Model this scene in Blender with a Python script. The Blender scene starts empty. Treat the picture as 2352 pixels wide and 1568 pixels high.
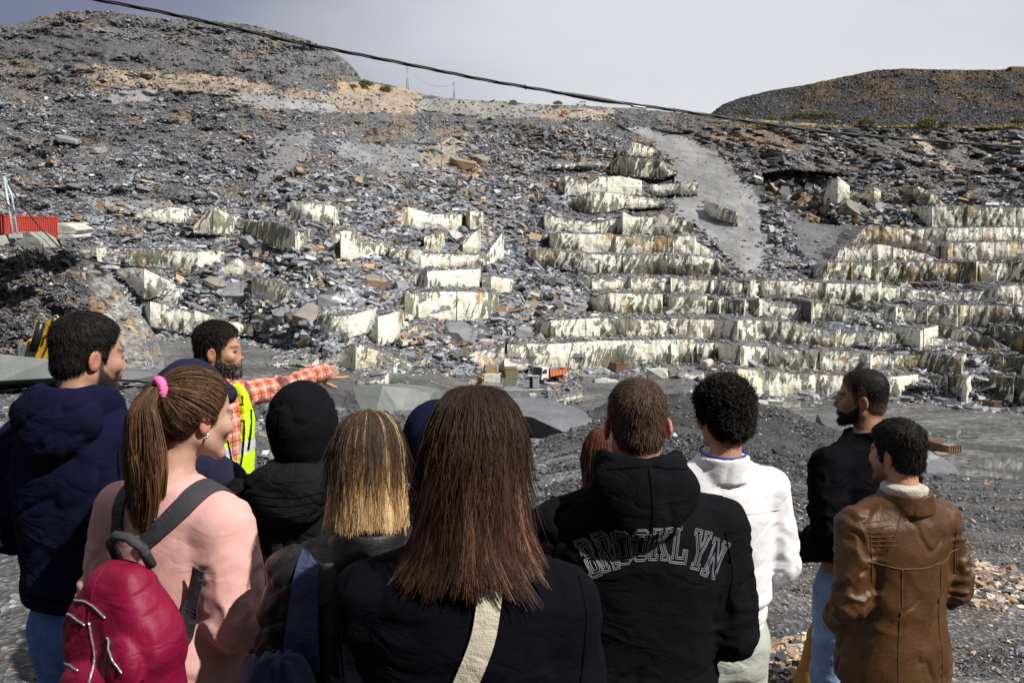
import bpy, bmesh, math, random
import numpy as np
from mathutils import Vector, Matrix, Euler
scene = bpy.context.scene
COL = scene.collection
R = math.radians
# ------------------------------------------------------------------ camera, sky, sun, exposure
CAMZ = 1.95; FV = 1829.0; PITCH = math.atan(210.0/1829.0)
cam = bpy.data.cameras.new('camera'); cam.lens = 28.0; cam.sensor_width = 36.0
cam.clip_start = 0.05; cam.clip_end = 6000
camo = bpy.data.objects.new('camera', cam); COL.objects.link(camo)
camo.location = (0, 0, CAMZ); camo.rotation_euler = (R(90)-PITCH, 0, 0)
scene.camera = camo
SUN_AZ = R(58); SUN_EL = R(47)          # azimuth measured from behind the camera towards the right
sdir = Vector((math.cos(SUN_EL)*math.sin(SUN_AZ), -math.cos(SUN_EL)*math.cos(SUN_AZ), math.sin(SUN_EL)))
sl = bpy.data.lights.new('sun', 'SUN'); sl.energy = 4.4; sl.angle = R(0.9); sl.color = (1.0, 0.955, 0.88)
so = bpy.data.objects.new('sun', sl); COL.objects.link(so)
so.rotation_euler = (-sdir).to_track_quat('-Z', 'Y').to_euler()
world = bpy.data.worlds.new('World'); scene.world = world; world.use_nodes = True
def build_world():
    nt = world.node_tree; nt.nodes.clear(); N = nt.nodes.new; L = nt.links.new
    out = N('ShaderNodeOutputWorld'); bg1 = N('ShaderNodeBackground'); bg2 = N('ShaderNodeBackground'); mix = N('ShaderNodeMixShader')
    sky = N('ShaderNodeTexSky'); sky.sky_type = 'NISHITA'; sky.sun_disc = False
    sky.sun_elevation = SUN_EL; sky.sun_rotation = math.pi - SUN_AZ
    bg1.inputs[1].default_value = 0.07; L(sky.outputs[0], bg1.inputs[0])
    tc = N('ShaderNodeTexCoord'); sep = N('ShaderNodeSeparateXYZ'); L(tc.outputs['Generated'], sep.inputs[0])
    mp = N('ShaderNodeMapping'); mp.inputs['Scale'].default_value = (1, 1, 2.6); L(tc.outputs['Generated'], mp.inputs[0])
    nz = N('ShaderNodeTexNoise'); nz.inputs['Scale'].default_value = 2.3; nz.inputs['Detail'].default_value = 5; nz.inputs['Roughness'].default_value = .45
    L(mp.outputs[0], nz.inputs['Vector'])
    # a dark rain cloud to the left, a bright bank ahead, greyer overhead and behind
    dist = N('ShaderNodeVectorMath'); dist.operation = 'DISTANCE'; L(tc.outputs['Generated'], dist.inputs[0])
    c = Vector((-0.62, 0.74, 0.27)).normalized(); dist.inputs[1].default_value = c
    r1 = N('ShaderNodeMapRange'); r1.inputs[1].default_value = 0.0; r1.inputs[2].default_value = 0.95; r1.interpolation_type = 'SMOOTHERSTEP'; L(dist.outputs['Value'], r1.inputs[0])
    r2 = N('ShaderNodeMapRange'); r2.inputs[1].default_value = 1.3; r2.inputs[2].default_value = 0.35; L(N_abs(nt, sep, 'Y', -1), r2.inputs[0])
    add = N('ShaderNodeMath'); add.operation = 'MULTIPLY_ADD'; L(nz.outputs[0], add.inputs[0]); add.inputs[1].default_value = 0.9; add.inputs[2].default_value = -.45
    s2 = N('ShaderNodeMath'); s2.operation = 'ADD'; L(r1.outputs[0], s2.inputs[0]); L(add.outputs[0], s2.inputs[1])
    ramp = N('ShaderNodeValToRGB'); e = ramp.color_ramp.elements
    e[0].position = 0.0; e[0].color = (0.15, 0.155, 0.24, 1); e[1].position = 1.0; e[1].color = (0.61, 0.615, 0.645, 1)
    m = e.new(0.5); m.color = (0.37, 0.375, 0.425, 1)
    L(s2.outputs[0], ramp.inputs[0])
    mul = N('ShaderNodeMixRGB'); mul.blend_type = 'MULTIPLY'; mul.inputs[0].default_value = 1; L(ramp.outputs[0], mul.inputs[1]); L(r2.outputs[0], mul.inputs[2])
    L(mul.outputs[0], bg2.inputs[0]); bg2.inputs[1].default_value = 1.0
    mix.inputs[0].default_value = .9
    L(bg1.outputs[0], mix.inputs[1]); L(bg2.outputs[0], mix.inputs[2]); L(mix.outputs[0], out.inputs[0])
def N_abs(nt, sep, ax, sign):
    # 1 towards the scene (+Y), growing to 2 behind the camera; used to darken the sky behind and overhead
    a = nt.nodes.new('ShaderNodeMath'); a.operation = 'MULTIPLY_ADD'; nt.links.new(sep.outputs[ax], a.inputs[0]); a.inputs[1].default_value = -0.62; a.inputs[2].default_value = 0.85
    return a.outputs[0]
build_world()
vs = scene.view_settings; scene.display_settings.display_device = 'sRGB'
vs.view_transform = 'Standard'; vs.look = 'None'; vs.exposure = 0.35; vs.gamma = 1.0; vs.use_curve_mapping = False
scene.cycles.max_bounces = 5; scene.cycles.diffuse_bounces = 2; scene.cycles.glossy_bounces = 2; scene.cycles.transparent_max_bounces = 6
# ------------------------------------------------------------------ picture point (2352 px wide) -> place at forward distance d
CT, ST = math.cos(PITCH), math.sin(PITCH)
def P(x, y, d):
    xc = (x-1176.0)/FV; yc = (784.0-y)/FV
    f = CT + yc*ST; u = -ST + yc*CT; s = d/f
    return Vector((xc*s, d, CAMZ + u*s))
def Pn(x, y, d):
    xc = (x-1176.0)/FV; yc = (784.0-y)/FV
    f = CT + yc*ST; u = -ST + yc*CT; s = d/f
    return np.stack([xc*s, d+0*s, CAMZ + u*s], -1)
def IP(x, y):   # region-local traces -> picture coordinates
    return x, y
K = 1/1.68/1.7415
RG = {'1': (0, 0), '2': (1350, 0), '3': (2696, 200), '4': (0, 700), '5': (1250, 800), '6': (2696, 1000)}
def rg(k, x, y):
    ox, oy = RG[k]; return ox/1.7415 + x*K, oy/1.7415 + y*K
# ------------------------------------------------------------------ tags
def tag(o, label=None, cat=None, group=None, kind=None):
    if label: o['label'] = label
    if cat: o['category'] = cat
    if group: o['group'] = group
    if kind: o['kind'] = kind
    return o
def empty(name, loc, rz=0.0, rot=None, scale=1.0):
    o = bpy.data.objects.new(name, None); COL.objects.link(o); o.location = loc
    o.rotation_euler = rot if rot is not None else (0, 0, rz); o.scale = (scale,)*3
    o.empty_display_size = .2
    return o
def link(name, me, mat, parent=None, smooth=False):
    o = bpy.data.objects.new(name, me); COL.objects.link(o)
    if mat is not None:
        for m in (mat if isinstance(mat, (list, tuple)) else [mat]): me.materials.append(m)
    if parent is not None: o.parent = parent
    if smooth: me.polygons.foreach_set('use_smooth', np.ones(len(me.polygons), dtype=bool))
    return o
def np_mesh(name, V, F=None, loops=None, sizes=None, cols=None, attrs=None):
    """V (n,3); F (m,k) array, or loops+sizes. cols per-vertex (n,3)."""
    me = bpy.data.meshes.new(name)
    V = np.ascontiguousarray(V, dtype=np.float32)
    if F is not None:
        F = np.asarray(F, dtype=np.int32); loops = F.ravel(); sizes = np.full(len(F), F.shape[1], dtype=np.int32)
    me.vertices.add(len(V)); me.vertices.foreach_set('co', V.ravel())
    me.loops.add(len(loops)); me.loops.foreach_set('vertex_index', np.ascontiguousarray(loops, dtype=np.int32))
    me.polygons.add(len(sizes)); st = np.zeros(len(sizes), dtype=np.int32); st[1:] = np.cumsum(sizes)[:-1]
    me.polygons.foreach_set('loop_start', st); me.polygons.foreach_set('loop_total', np.ascontiguousarray(sizes, dtype=np.int32))
    me.polygons.foreach_set('use_smooth', np.zeros(len(sizes), dtype=bool))
    me.update(calc_edges=True)
    if cols is not None:
        a = me.attributes.new('Col', 'FLOAT_COLOR', 'POINT'); c = np.ones((len(V), 4), dtype=np.float32); c[:, :3] = cols
        a.data.foreach_set('color', c.ravel())
    for k, v in (attrs or {}).items():
        a = me.attributes.new(k, 'FLOAT', 'POINT'); a.data.foreach_set('value', np.ascontiguousarray(v, dtype=np.float32))
    return me
def gridF(nr, nc):
    i = np.arange(nr-1)[:, None]*nc + np.arange(nc-1)[None, :]; i = i.ravel()
    return np.stack([i, i+1, i+nc+1, i+nc], -1)
# ------------------------------------------------------------------ numpy noise
def _hash(ix, iy, iz, seed):
    h = (ix*374761393 + iy*668265263 + iz*2147483647 + seed*974634777).astype(np.int64)
    h = (h ^ (h >> 13))*1274126177 & 0x7fffffff
    return ((h ^ (h >> 16)) & 0xffff)/65535.0
def vnoise(x, y, z=0.0, seed=0):
    x, y, z = np.broadcast_arrays(np.asarray(x, float), np.asarray(y, float), np.asarray(z, float))
    fx, fy, fz = np.floor(x), np.floor(y), np.floor(z); ix, iy, iz = fx.astype(np.int64), fy.astype(np.int64), fz.astype(np.int64)
    tx, ty, tz = x-fx, y-fy, z-fz; tx = tx*tx*(3-2*tx); ty = ty*ty*(3-2*ty); tz = tz*tz*(3-2*tz)
    r = 0
    for a in (0, 1):
        for b in (0, 1):
            for c in (0, 1):
                r = r + _hash(ix+a, iy+b, iz+c, seed)*(tx if a else 1-tx)*(ty if b else 1-ty)*(tz if c else 1-tz)
    return r*2-1
def fbm(x, y, z=0.0, seed=0, oct=4, gain=.5):
    r = 0; a = 1; s = 0
    for k in range(oct):
        r = r + a*vnoise(x*2**k, y*2**k, z*2**k, seed+k); s += a; a *= gain
    return r/s
def inpoly(x, y, poly):
    c = np.zeros(np.shape(x), bool); n = len(poly)
    for i in range(n):
        x1, y1 = poly[i]; x2, y2 = poly[(i+1) % n]
        if y1 == y2: continue
        t = ((y1 > y) != (y2 > y)) & (x < (x2-x1)*(y-y1)/(y2-y1)+x1)
        c ^= t
    return c
# ------------------------------------------------------------------ node helper
class NT:
    def __init__(s, name):
        s.m = bpy.data.materials.new(name); s.m.use_nodes = True; s.t = s.m.node_tree
        s.b = s.t.nodes['Principled BSDF']; s.tc = None
    def n(s, typ, **kw):
        nd = s.t.nodes.new('ShaderNode'+typ)
        for k, v in kw.items():
            if k.startswith('i_'):
                key = k[2:]; key = int(key) if key.isdigit() else key.replace('_', ' ')
                if hasattr(v, 'is_linked') or isinstance(v, bpy.types.NodeSocket): s.t.links.new(v, nd.inputs[key])
                else: nd.inputs[key].default_value = v
            else: setattr(nd, k, v)
        return nd
    def link(s, a, b): s.t.links.new(a, b)
    def co(s, kind='Object', scale=(1, 1, 1), rot=(0, 0, 0)):
        if s.tc is None: s.tc = s.n('TexCoord')
        if kind == 'World': src = s.n('NewGeometry').outputs['Position']
        else: src = s.tc.outputs[kind]
        mp = s.n('Mapping'); mp.inputs['Scale'].default_value = scale; mp.inputs['Rotation'].default_value = rot
        s.link(src, mp.inputs[0]); return mp.outputs[0]
    def noise(s, vec, scale, detail=4, rough=.55, dist=0.0, out=0):
        nd = s.n('TexNoise'); nd.inputs['Scale'].default_value = scale; nd.inputs['Detail'].default_value = detail
        nd.inputs['Roughness'].default_value = rough; nd.inputs['Distortion'].default_value = dist; s.link(vec, nd.inputs['Vector']); return nd.outputs[out]
    def vor(s, vec, scale, feature='F1', out='Distance', rand=1.0):
        nd = s.n('TexVoronoi', feature=feature); nd.inputs['Scale'].default_value = scale; nd.inputs['Randomness'].default_value = rand
        s.link(vec, nd.inputs['Vector']); return nd.outputs[out]
    def ramp(s, fac, stops, interp='LINEAR'):
        nd = s.n('ValToRGB'); nd.color_ramp.interpolation = interp; e = nd.color_ramp.elements
        def c4(c): return (c, c, c, 1) if isinstance(c, (int, float)) else (c[0], c[1], c[2], 1)
        e[0].position, e[0].color = stops[0][0], c4(stops[0][1]); e[1].position, e[1].color = stops[-1][0], c4(stops[-1][1])
        for p, c in stops[1:-1]: k = e.new(p); k.color = c4(c)
        s.link(fac, nd.inputs[0]); return nd.outputs[0]
    def mix(s, fac, a, b, mode='MIX'):
        nd = s.n('MixRGB', blend_type=mode)
        for k, v in ((0, fac), (1, a), (2, b)):
            if isinstance(v, bpy.types.NodeSocket): s.link(v, nd.inputs[k])
            elif isinstance(v, (int, float)) and k > 0: nd.inputs[k].default_value = (v, v, v, 1)
            elif k == 0: nd.inputs[0].default_value = v
            else: nd.inputs[k].default_value = (v[0], v[1], v[2], 1)
        return nd.outputs[0]
    def math(s, op, a, b=0.0, c=None):
        nd = s.n('Math', operation=op)
        for k, v in ((0, a), (1, b), (2, c)):
            if v is None: continue
            if isinstance(v, bpy.types.NodeSocket): s.link(v, nd.inputs[k])
            else: nd.inputs[k].default_value = v
        return nd.outputs[0]
    def attr(s, name, out='Color'):
        nd = s.n('Attribute'); nd.attribute_name = name; return nd.outputs[out]
    def bump(s, h, strength=.3, dist=.02, normal=None):
        nd = s.n('Bump'); nd.inputs['Strength'].default_value = strength; nd.inputs['Distance'].default_value = dist
        s.link(h, nd.inputs['Height'])
        if normal is not None: s.link(normal, nd.inputs['Normal'])
        return nd.outputs[0]
    def done(s, col=None, rough=None, normal=None, spec=None, metal=None, **kw):
        for key, v in (('Base Color', col), ('Roughness', rough), ('Normal', normal), ('Specular IOR Level', spec), ('Metallic', metal)):
            if v is None: continue
            if isinstance(v, bpy.types.NodeSocket): s.link(v, s.b.inputs[key])
            elif key == 'Base Color': s.b.inputs[key].default_value = (v[0], v[1], v[2], 1)
            else: s.b.inputs[key].default_value = v
        for k, v in kw.items(): s.b.inputs[k.replace('_', ' ')].default_value = v
        return s.m
def simple(name, col, rough=.6, metal=0.0, var=.15, scale=6.0, bump=.15, bdist=.01, spec=.4, dirt=None):
    t = NT(name); c = t.co('Object'); nz = t.noise(c, scale, 5)
    a = tuple(v*(1-var) for v in col); b = tuple(min(1, v*(1+var)) for v in col)
    cc = t.ramp(nz, [(.3, a), (.7, b)])
    if dirt is not None:
        n2 = t.noise(t.co('Object', (1, 1, .35)), scale*1.7, 6, .65)
        cc = t.mix(t.ramp(n2, [(.48, 0), (.62, 1)]), cc, dirt)
    return t.done(cc, rough, t.bump(t.noise(c, scale*6, 3), bump, bdist), spec, metal)
def tube_curve(name, pts, r, mat, parent=None, sides=6, tag_=None, rtab=None):
    pts = np.array([np.array(p, float) for p in pts]); n = len(pts)
    if n < 2: return None
    T_ = np.gradient(pts, axis=0); T_ /= np.linalg.norm(T_, axis=1, keepdims=True)+1e-9
    ref = np.array((0.13, 0.07, 1.0)) if abs(T_[:, 2]).mean() < .8 else np.array((1.0, .1, 0)); A = np.cross(T_, ref); A /= np.linalg.norm(A, axis=1, keepdims=True)+1e-9; B = np.cross(T_, A)
    rr = np.full(n, r) if rtab is None else np.interp(np.linspace(0, 1, n), np.linspace(0, 1, len(rtab)), rtab)
    V = np.concatenate([(pts+(A*math.cos(q)+B*math.sin(q))*rr[:, None])[:, None] for q in np.arange(sides)*2*math.pi/sides], 1).reshape(-1, 3)
    F = [(i*sides+k, i*sides+(k+1) % sides, (i+1)*sides+(k+1) % sides, (i+1)*sides+k) for i in range(n-1) for k in range(sides)]
    me = bpy.data.meshes.new(name); me.from_pydata([tuple(v) for v in V], [], F+[tuple(range(sides))[::-1], tuple((n-1)*sides+k for k in range(sides))])
    return link(name, me, mat, parent, smooth=True)
# ================================================================== terrain: quarry slope, floor, hills
def interp(tab, x): 
    xs, ys = zip(*tab); return np.interp(x, xs, ys)
YB = [(-200,765),(380,768),(560,775),(640,795),(760,832),(1000,848),(1200,851),(1300,848),(1400,846),(1560,846),(1640,868),(1700,900),(1760,903),(1950,904),(2100,912),(2352,937),(2560,960)]
HF = [(-200,19),(500,20.5),(900,23),(1200,26),(1560,26.5),(1750,30),(2600,30)]
SKY = [(-200,72),(0,58),(40,56),(90,40),(150,27),(240,24),(330,38),(420,45),(520,50),(600,62),(680,84),(740,105),(790,135),(822,168),(830,183),(900,196),(965,216),(1050,228),(1150,233),(1250,241),(1350,244),(1450,249),(1530,257),(1620,264),(1700,272),(1900,287),(2000,290),(2150,291),(2352,290),(2560,290)]
DS = [(-200,330),(700,350),(850,380),(1100,400),(1500,390),(1800,330),(2560,290)]
def Dtab(x, y):
    yb = interp(YB, x); h = interp(HF, x); ys = interp(SKY, x); ds = interp(DS, x)
    db = h*FV/(yb-574); t = np.clip((yb-y)/(yb-ys), 0, 1)
    return np.where(y >= yb, h*FV/(np.maximum(y, yb)-574), db+(ds-db)*t**1.45)
HOLLOW = [(1745,400),(1815,388),(1924,400),(1900,474),(1930,518),(1860,512),(1760,450)]
def Dfull(x, y):
    D = Dtab(x, y); yb = interp(YB, x)
    k = np.clip((yb-y)/30.0, 0, 1)*np.clip((y-interp(SKY, x)+6)/25.0, .15, 1)
    rel = fbm(x/140.0, y/60.0, 0, 3, 4)*.026 + fbm(x/34.0, y/13.0, 0, 11, 3, .5)*.011
    # slate strata dipping to the right, strongest on the upper right face
    st = np.clip((x-1500)/300.0, 0, 1)*np.clip((440-y)/60.0, 0, 1)
    rel = rel + st*fbm(x/60.0, (y-.30*x)/9.0, 0, 21, 4, .6)*.015*np.clip(.6+fbm(x/80.,y/40.,0,22,2)*1.6,.1,1.3)
    hol = inpoly(x, y, HOLLOW)
    sm = np.ones(np.shape(x))
    for poly, c, cov in ZONES:
        if cov < .2: sm = np.where(inpoly(x, y, poly), .25, sm)
    rel = rel*sm
    rel = rel*k + hol*.045
    D = D*(1+rel)
    fl = np.clip((y-yb)/20.0, 0, 1)
    return D*(1+fl*.0035*fbm(x/60.0, y/10.0, 0, 5, 3))
# painted rock kinds: (polygon in picture coordinates, rock colour, scree cover 0..1)
def pg(k, *pts): return [rg(k, a, b) for a, b in pts]
ZONES = [
 (pg('1',(0,190),(700,250),(1250,370),(1700,520),(1200,470),(600,440),(0,400)), (.10,.10,.105), .30),
 (pg('1',(1300,250),(1600,380),(1900,560),(1500,560),(1050,420)), (.115,.115,.12), .35),
 (pg('1',(500,430),(1080,500),(1500,500),(1900,590),(2352,620),(2352,760),(1800,740),(1400,640),(700,560),(480,520)), (.31,.25,.20), .35),
 (pg('1',(1040,590),(1400,640),(1900,740),(2300,760),(2250,700),(1800,640),(1420,640)), (.30,.30,.31), .10),
 (pg('1',(730,600),(1050,600),(1040,680),(740,700)), (.26,.26,.275), .2),
 (pg('2',(0,600),(560,640),(540,760),(0,760)), (.32,.26,.21), .2),
 (pg('2',(560,660),(1400,700),(1400,790),(980,790),(560,740)), (.27,.265,.25), .15),
 (pg('2',(1400,720),(1850,740),(1800,800),(1350,800)), (.36,.30,.25), .25),
 (pg('1',(1850,880),(2110,900),(2050,1100),(1850,1200),(1700,1350),(1660,1370),(1740,1150)), (.21,.21,.22), .12),
 (pg('2',(0,950),(700,970),(700,1140),(450,1190),(0,1050)), (.21,.213,.225), .15),
 (pg('2',(600,990),(870,900),(860,1000),(720,1140),(540,1120)), (.33,.28,.22), .2),
 (pg('1',(480,1310),(1100,1340),(1500,1380),(1400,1420),(900,1440),(700,1420)), (.25,.25,.265), .10),
 (pg('2',(1870,830),(2352,900),(2352,1170),(2300,1140),(2100,950)), (.27,.275,.285), .01),
 (pg('3',(0,570),(260,620),(400,800),(600,1000),(660,1380),(560,1490),(430,1480),(130,1160),(0,1120)), (.28,.285,.295), .01),
 (pg('3',(730,1060),(900,1100),(1280,1200),(1000,1500),(850,1400)), (.13,.135,.145), .03),
 (pg('3',(620,840),(1100,850),(1060,1050),(1100,1180),(800,1100),(580,960)), (.08,.07,.065), .35),
 (pg('3',(0,400),(2352,520),(2352,900),(1500,950),(900,800),(300,700),(0,560)), (.13,.125,.12), .45),
 (pg('3',(200,560),(800,560),(900,660),(500,720),(250,620)), (.22,.16,.115), .35),
 (pg('3',(1560,560),(1640,570),(1950,860),(1900,860)), (.42,.35,.27), .0),
 (pg('3',(350,455),(2352,495),(2352,525),(1400,520),(900,500)), (.42,.33,.17), .05),
 (pg('2',(0,540),(500,610),(560,640),(300,630),(0,600)), (.40,.31,.19), .3),
 (pg('5',(1480,880),(2352,900),(2352,960),(1400,990)), (.15,.15,.155), .5),
]
MISC = {}
def build_slope():
    xs = np.linspace(-150, 2500, 890)
    nr = 560; t = np.linspace(0, 1, nr)
    X = np.repeat(xs[None, :], nr, 0)
    top = interp(SKY, xs)+fbm(xs/9.0, xs*0+3, 0, 9, 4, .6)*2.2; bot = 1150.0
    Y = top[None, :]+(bot-top)[None, :]*(t[:, None])
    D = Dfull(X, Y)
    V = Pn(X, Y, D)
    col = np.zeros(V.shape); base = np.array((.125, .127, .135))
    n1 = fbm(X/40.0, Y/18.0, 0, 31, 4); n2 = fbm(X/9.0, Y/4.0, 0, 32, 3)
    col[:] = base*(1+.35*n1[..., None]+.35*n2[..., None])
    ru = np.clip((fbm(X/70.0, Y/30.0, 0, 33, 4)-.12)*4, 0, 1)
    col = col*(1-ru[..., None]*.6)+np.array((.26, .19, .12))*ru[..., None]*.6
    jx = X+fbm(X/22.0, Y/14.0, 0, 35, 5, .65)*18; jy = Y+fbm(X/22.0, Y/14.0, 0, 36, 5, .65)*12
    smooth = np.zeros(X.shape)
    for poly, c, cov in ZONES:
        mk = inpoly(jx, jy, poly)
        streak = (1+.28*fbm(X/22.0, (Y-.35*X)/3.0, 0, 37, 4))*(1-.45*(np.abs(fbm(X/26., (Y-.5*X)/20., 0, 38, 3)) < .022))*(.8+.4*np.clip(.5+fbm(X/40., Y/30., 0, 39, 3), 0, 1))
        rr = np.array(c)[None, None, :]*(streak[..., None])
        col[mk] = rr[mk]; smooth[mk] = 1-cov
    yb = interp(YB, xs)[None, :]
    fl = Y > yb+1
    wet = np.clip(.5+.9*fbm(X/120.0, Y/16.0, 0, 41, 4), 0, 1)
    tr = fbm(X/300.0, (Y+.06*X)/2.2, 0, 43, 2)
    fc = .72*(np.array((.115, .117, .122))[None, None]*(1-wet[..., None])+np.array((.23, .235, .235))[None, None]*wet[..., None])*(1+.35*tr[..., None])
    col[fl] = fc[fl]
    # sheet continues behind the skyline, falling away
    B = V[0].copy(); B1 = B+np.stack([B[:, 0]*0, B[:, 1]*0+60, B[:, 2]*0-12], -1); B2 = B+np.stack([B[:, 0]*0, B[:, 1]*0+500, B[:, 2]*0-90], -1)
    V = np.concatenate([B2[None], B1[None], V], 0); col = np.concatenate([col[:1], col[:1], col], 0)
    nr += 2
    me = np_mesh('quarry_slope', V.reshape(-1, 3), gridF(nr, len(xs))[:, ::-1], cols=np.clip(col, 0, 1).reshape(-1, 3), attrs={'smooth': np.concatenate([smooth[:1], smooth[:1], smooth]).ravel()})
    t = NT('slate_terrain'); w = t.co('World')
    c = t.attr('Col'); n = t.noise(w, .9, 8, .7); sf = t.math('MULTIPLY_ADD', t.attr('smooth', 'Fac'), -.72, 1.0); c = t.mix(sf, c, t.ramp(n, [(.25, .45), (.5, .95), (.75, 1.6)]), 'MULTIPLY')
    v = t.vor(t.co('World', (1, 1, 2.2)), 1.3, 'F1', 'Color'); sv = t.n('SeparateColor'); t.link(v, sv.inputs[0])
    c = t.mix(sf, c, t.ramp(sv.outputs[0], [(0, .65), (1, 1.4)]), 'MULTIPLY')
    h = t.noise(t.co('World', (1, 1, 3)), 1.6, 8, .72)
    bp = t.n('Bump'); bp.inputs['Distance'].default_value = .5; t.link(h, bp.inputs['Height']); t.link(t.math('MULTIPLY_ADD', t.attr('smooth', 'Fac'), -.55, .75), bp.inputs['Strength'])
    t.done(c, .62, bp.outputs[0], .35)
    o = link('quarry_slope', me, t.m); tag(o, kind='structure')
    g = bpy.data.meshes.new('ground'); s = 5000
    g.from_pydata([(-s, -s, -60), (s, -s, -60), (s, s, -60), (-s, s, -60)], [], [(0, 1, 2, 3)])
    tag(link('ground', g, t.m), kind='structure')
build_slope()
# ---- distant spoil hill on the right and sliver of brown hill far left
def hill(name, sky, ybase, d0, d1, colf, seed):
    xs = np.linspace(sky[0][0], sky[-1][0], 320); nr = 90; t = np.linspace(0, 1, nr)[:, None]
    top = interp(sky, xs)+fbm(xs/7.0, xs*0, 0, seed, 4, .6)*1.6
    yb = interp(ybase, xs); Y = yb+(top-yb)[None, :]*t; X = np.repeat(xs[None], nr, 0)
    D = d0+(d1-d0)*t**.8+fbm(X/60.0, Y/30.0, 0, seed+1, 4)*9
    V = Pn(X, Y, D); col = colf(X, Y, t)
    B = V[-1]+np.array((0, 200, -60)); V = np.concatenate([V, B[None]], 0); col = np.concatenate([col, col[-1:]], 0)
    me = np_mesh(name, V.reshape(-1, 3), gridF(nr+1, len(xs)), cols=np.clip(col, 0, 1).reshape(-1, 3))
    t_ = NT(name+'_rock'); w = t_.co('World'); c = t_.attr('Col')
    c = t_.mix(1.0, c, t_.ramp(t_.noise(w, .35, 8, .8), [(.3, .4), (.5, .9), (.7, 1.9)]), 'MULTIPLY')
    t_.done(c, .8, t_.bump(t_.noise(w, .5, 8, .75), .9, 1.6), .2)
    tag(link(name, me, t_.m), kind='structure'); return
def c_right(X, Y, t):
    b = np.array((.055, .055, .058)); o = np.array((.115, .082, .048))
    m = np.clip(.3+fbm(X/70.0, Y/22.0, 0, 71, 4)*1.6+.9*(t-.55), 0, 1)*np.clip((X-1750)/120, 0, 1)
    c = b*(1-m[..., None])+o*m[..., None]; m2 = np.clip(1-(Y-YFOOT(X)+9)/-9, 0, 1)*0
    return c*(1+.3*fbm(X/8.0, Y/4.0, 0, 72, 3)[..., None])
def YFOOT(X): return 268+X*0
hill('distant_hill', [(1600,272),(1632,262),(1660,240),(1700,225),(1760,210),(1850,195),(1950,174),(2010,161),(2080,158),(2200,161),(2300,160),(2352,156),(2500,150)], [(1600,300),(2500,300)], 395, 520, c_right, 70)
hill('far_hill', [(-200,50),(0,56),(45,61),(80,70)], [(-200,120),(80,120)], 700, 760, lambda X, Y, t: np.zeros(X.shape+(3,))+np.array((.16,.10,.07)), 75)
HILLR = dict(sky=[(1600,272),(1632,262),(1660,240),(1700,225),(1760,210),(1850,195),(1950,174),(2010,161),(2080,158),(2200,161),(2300,160),(2352,156),(2500,150)])
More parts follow.
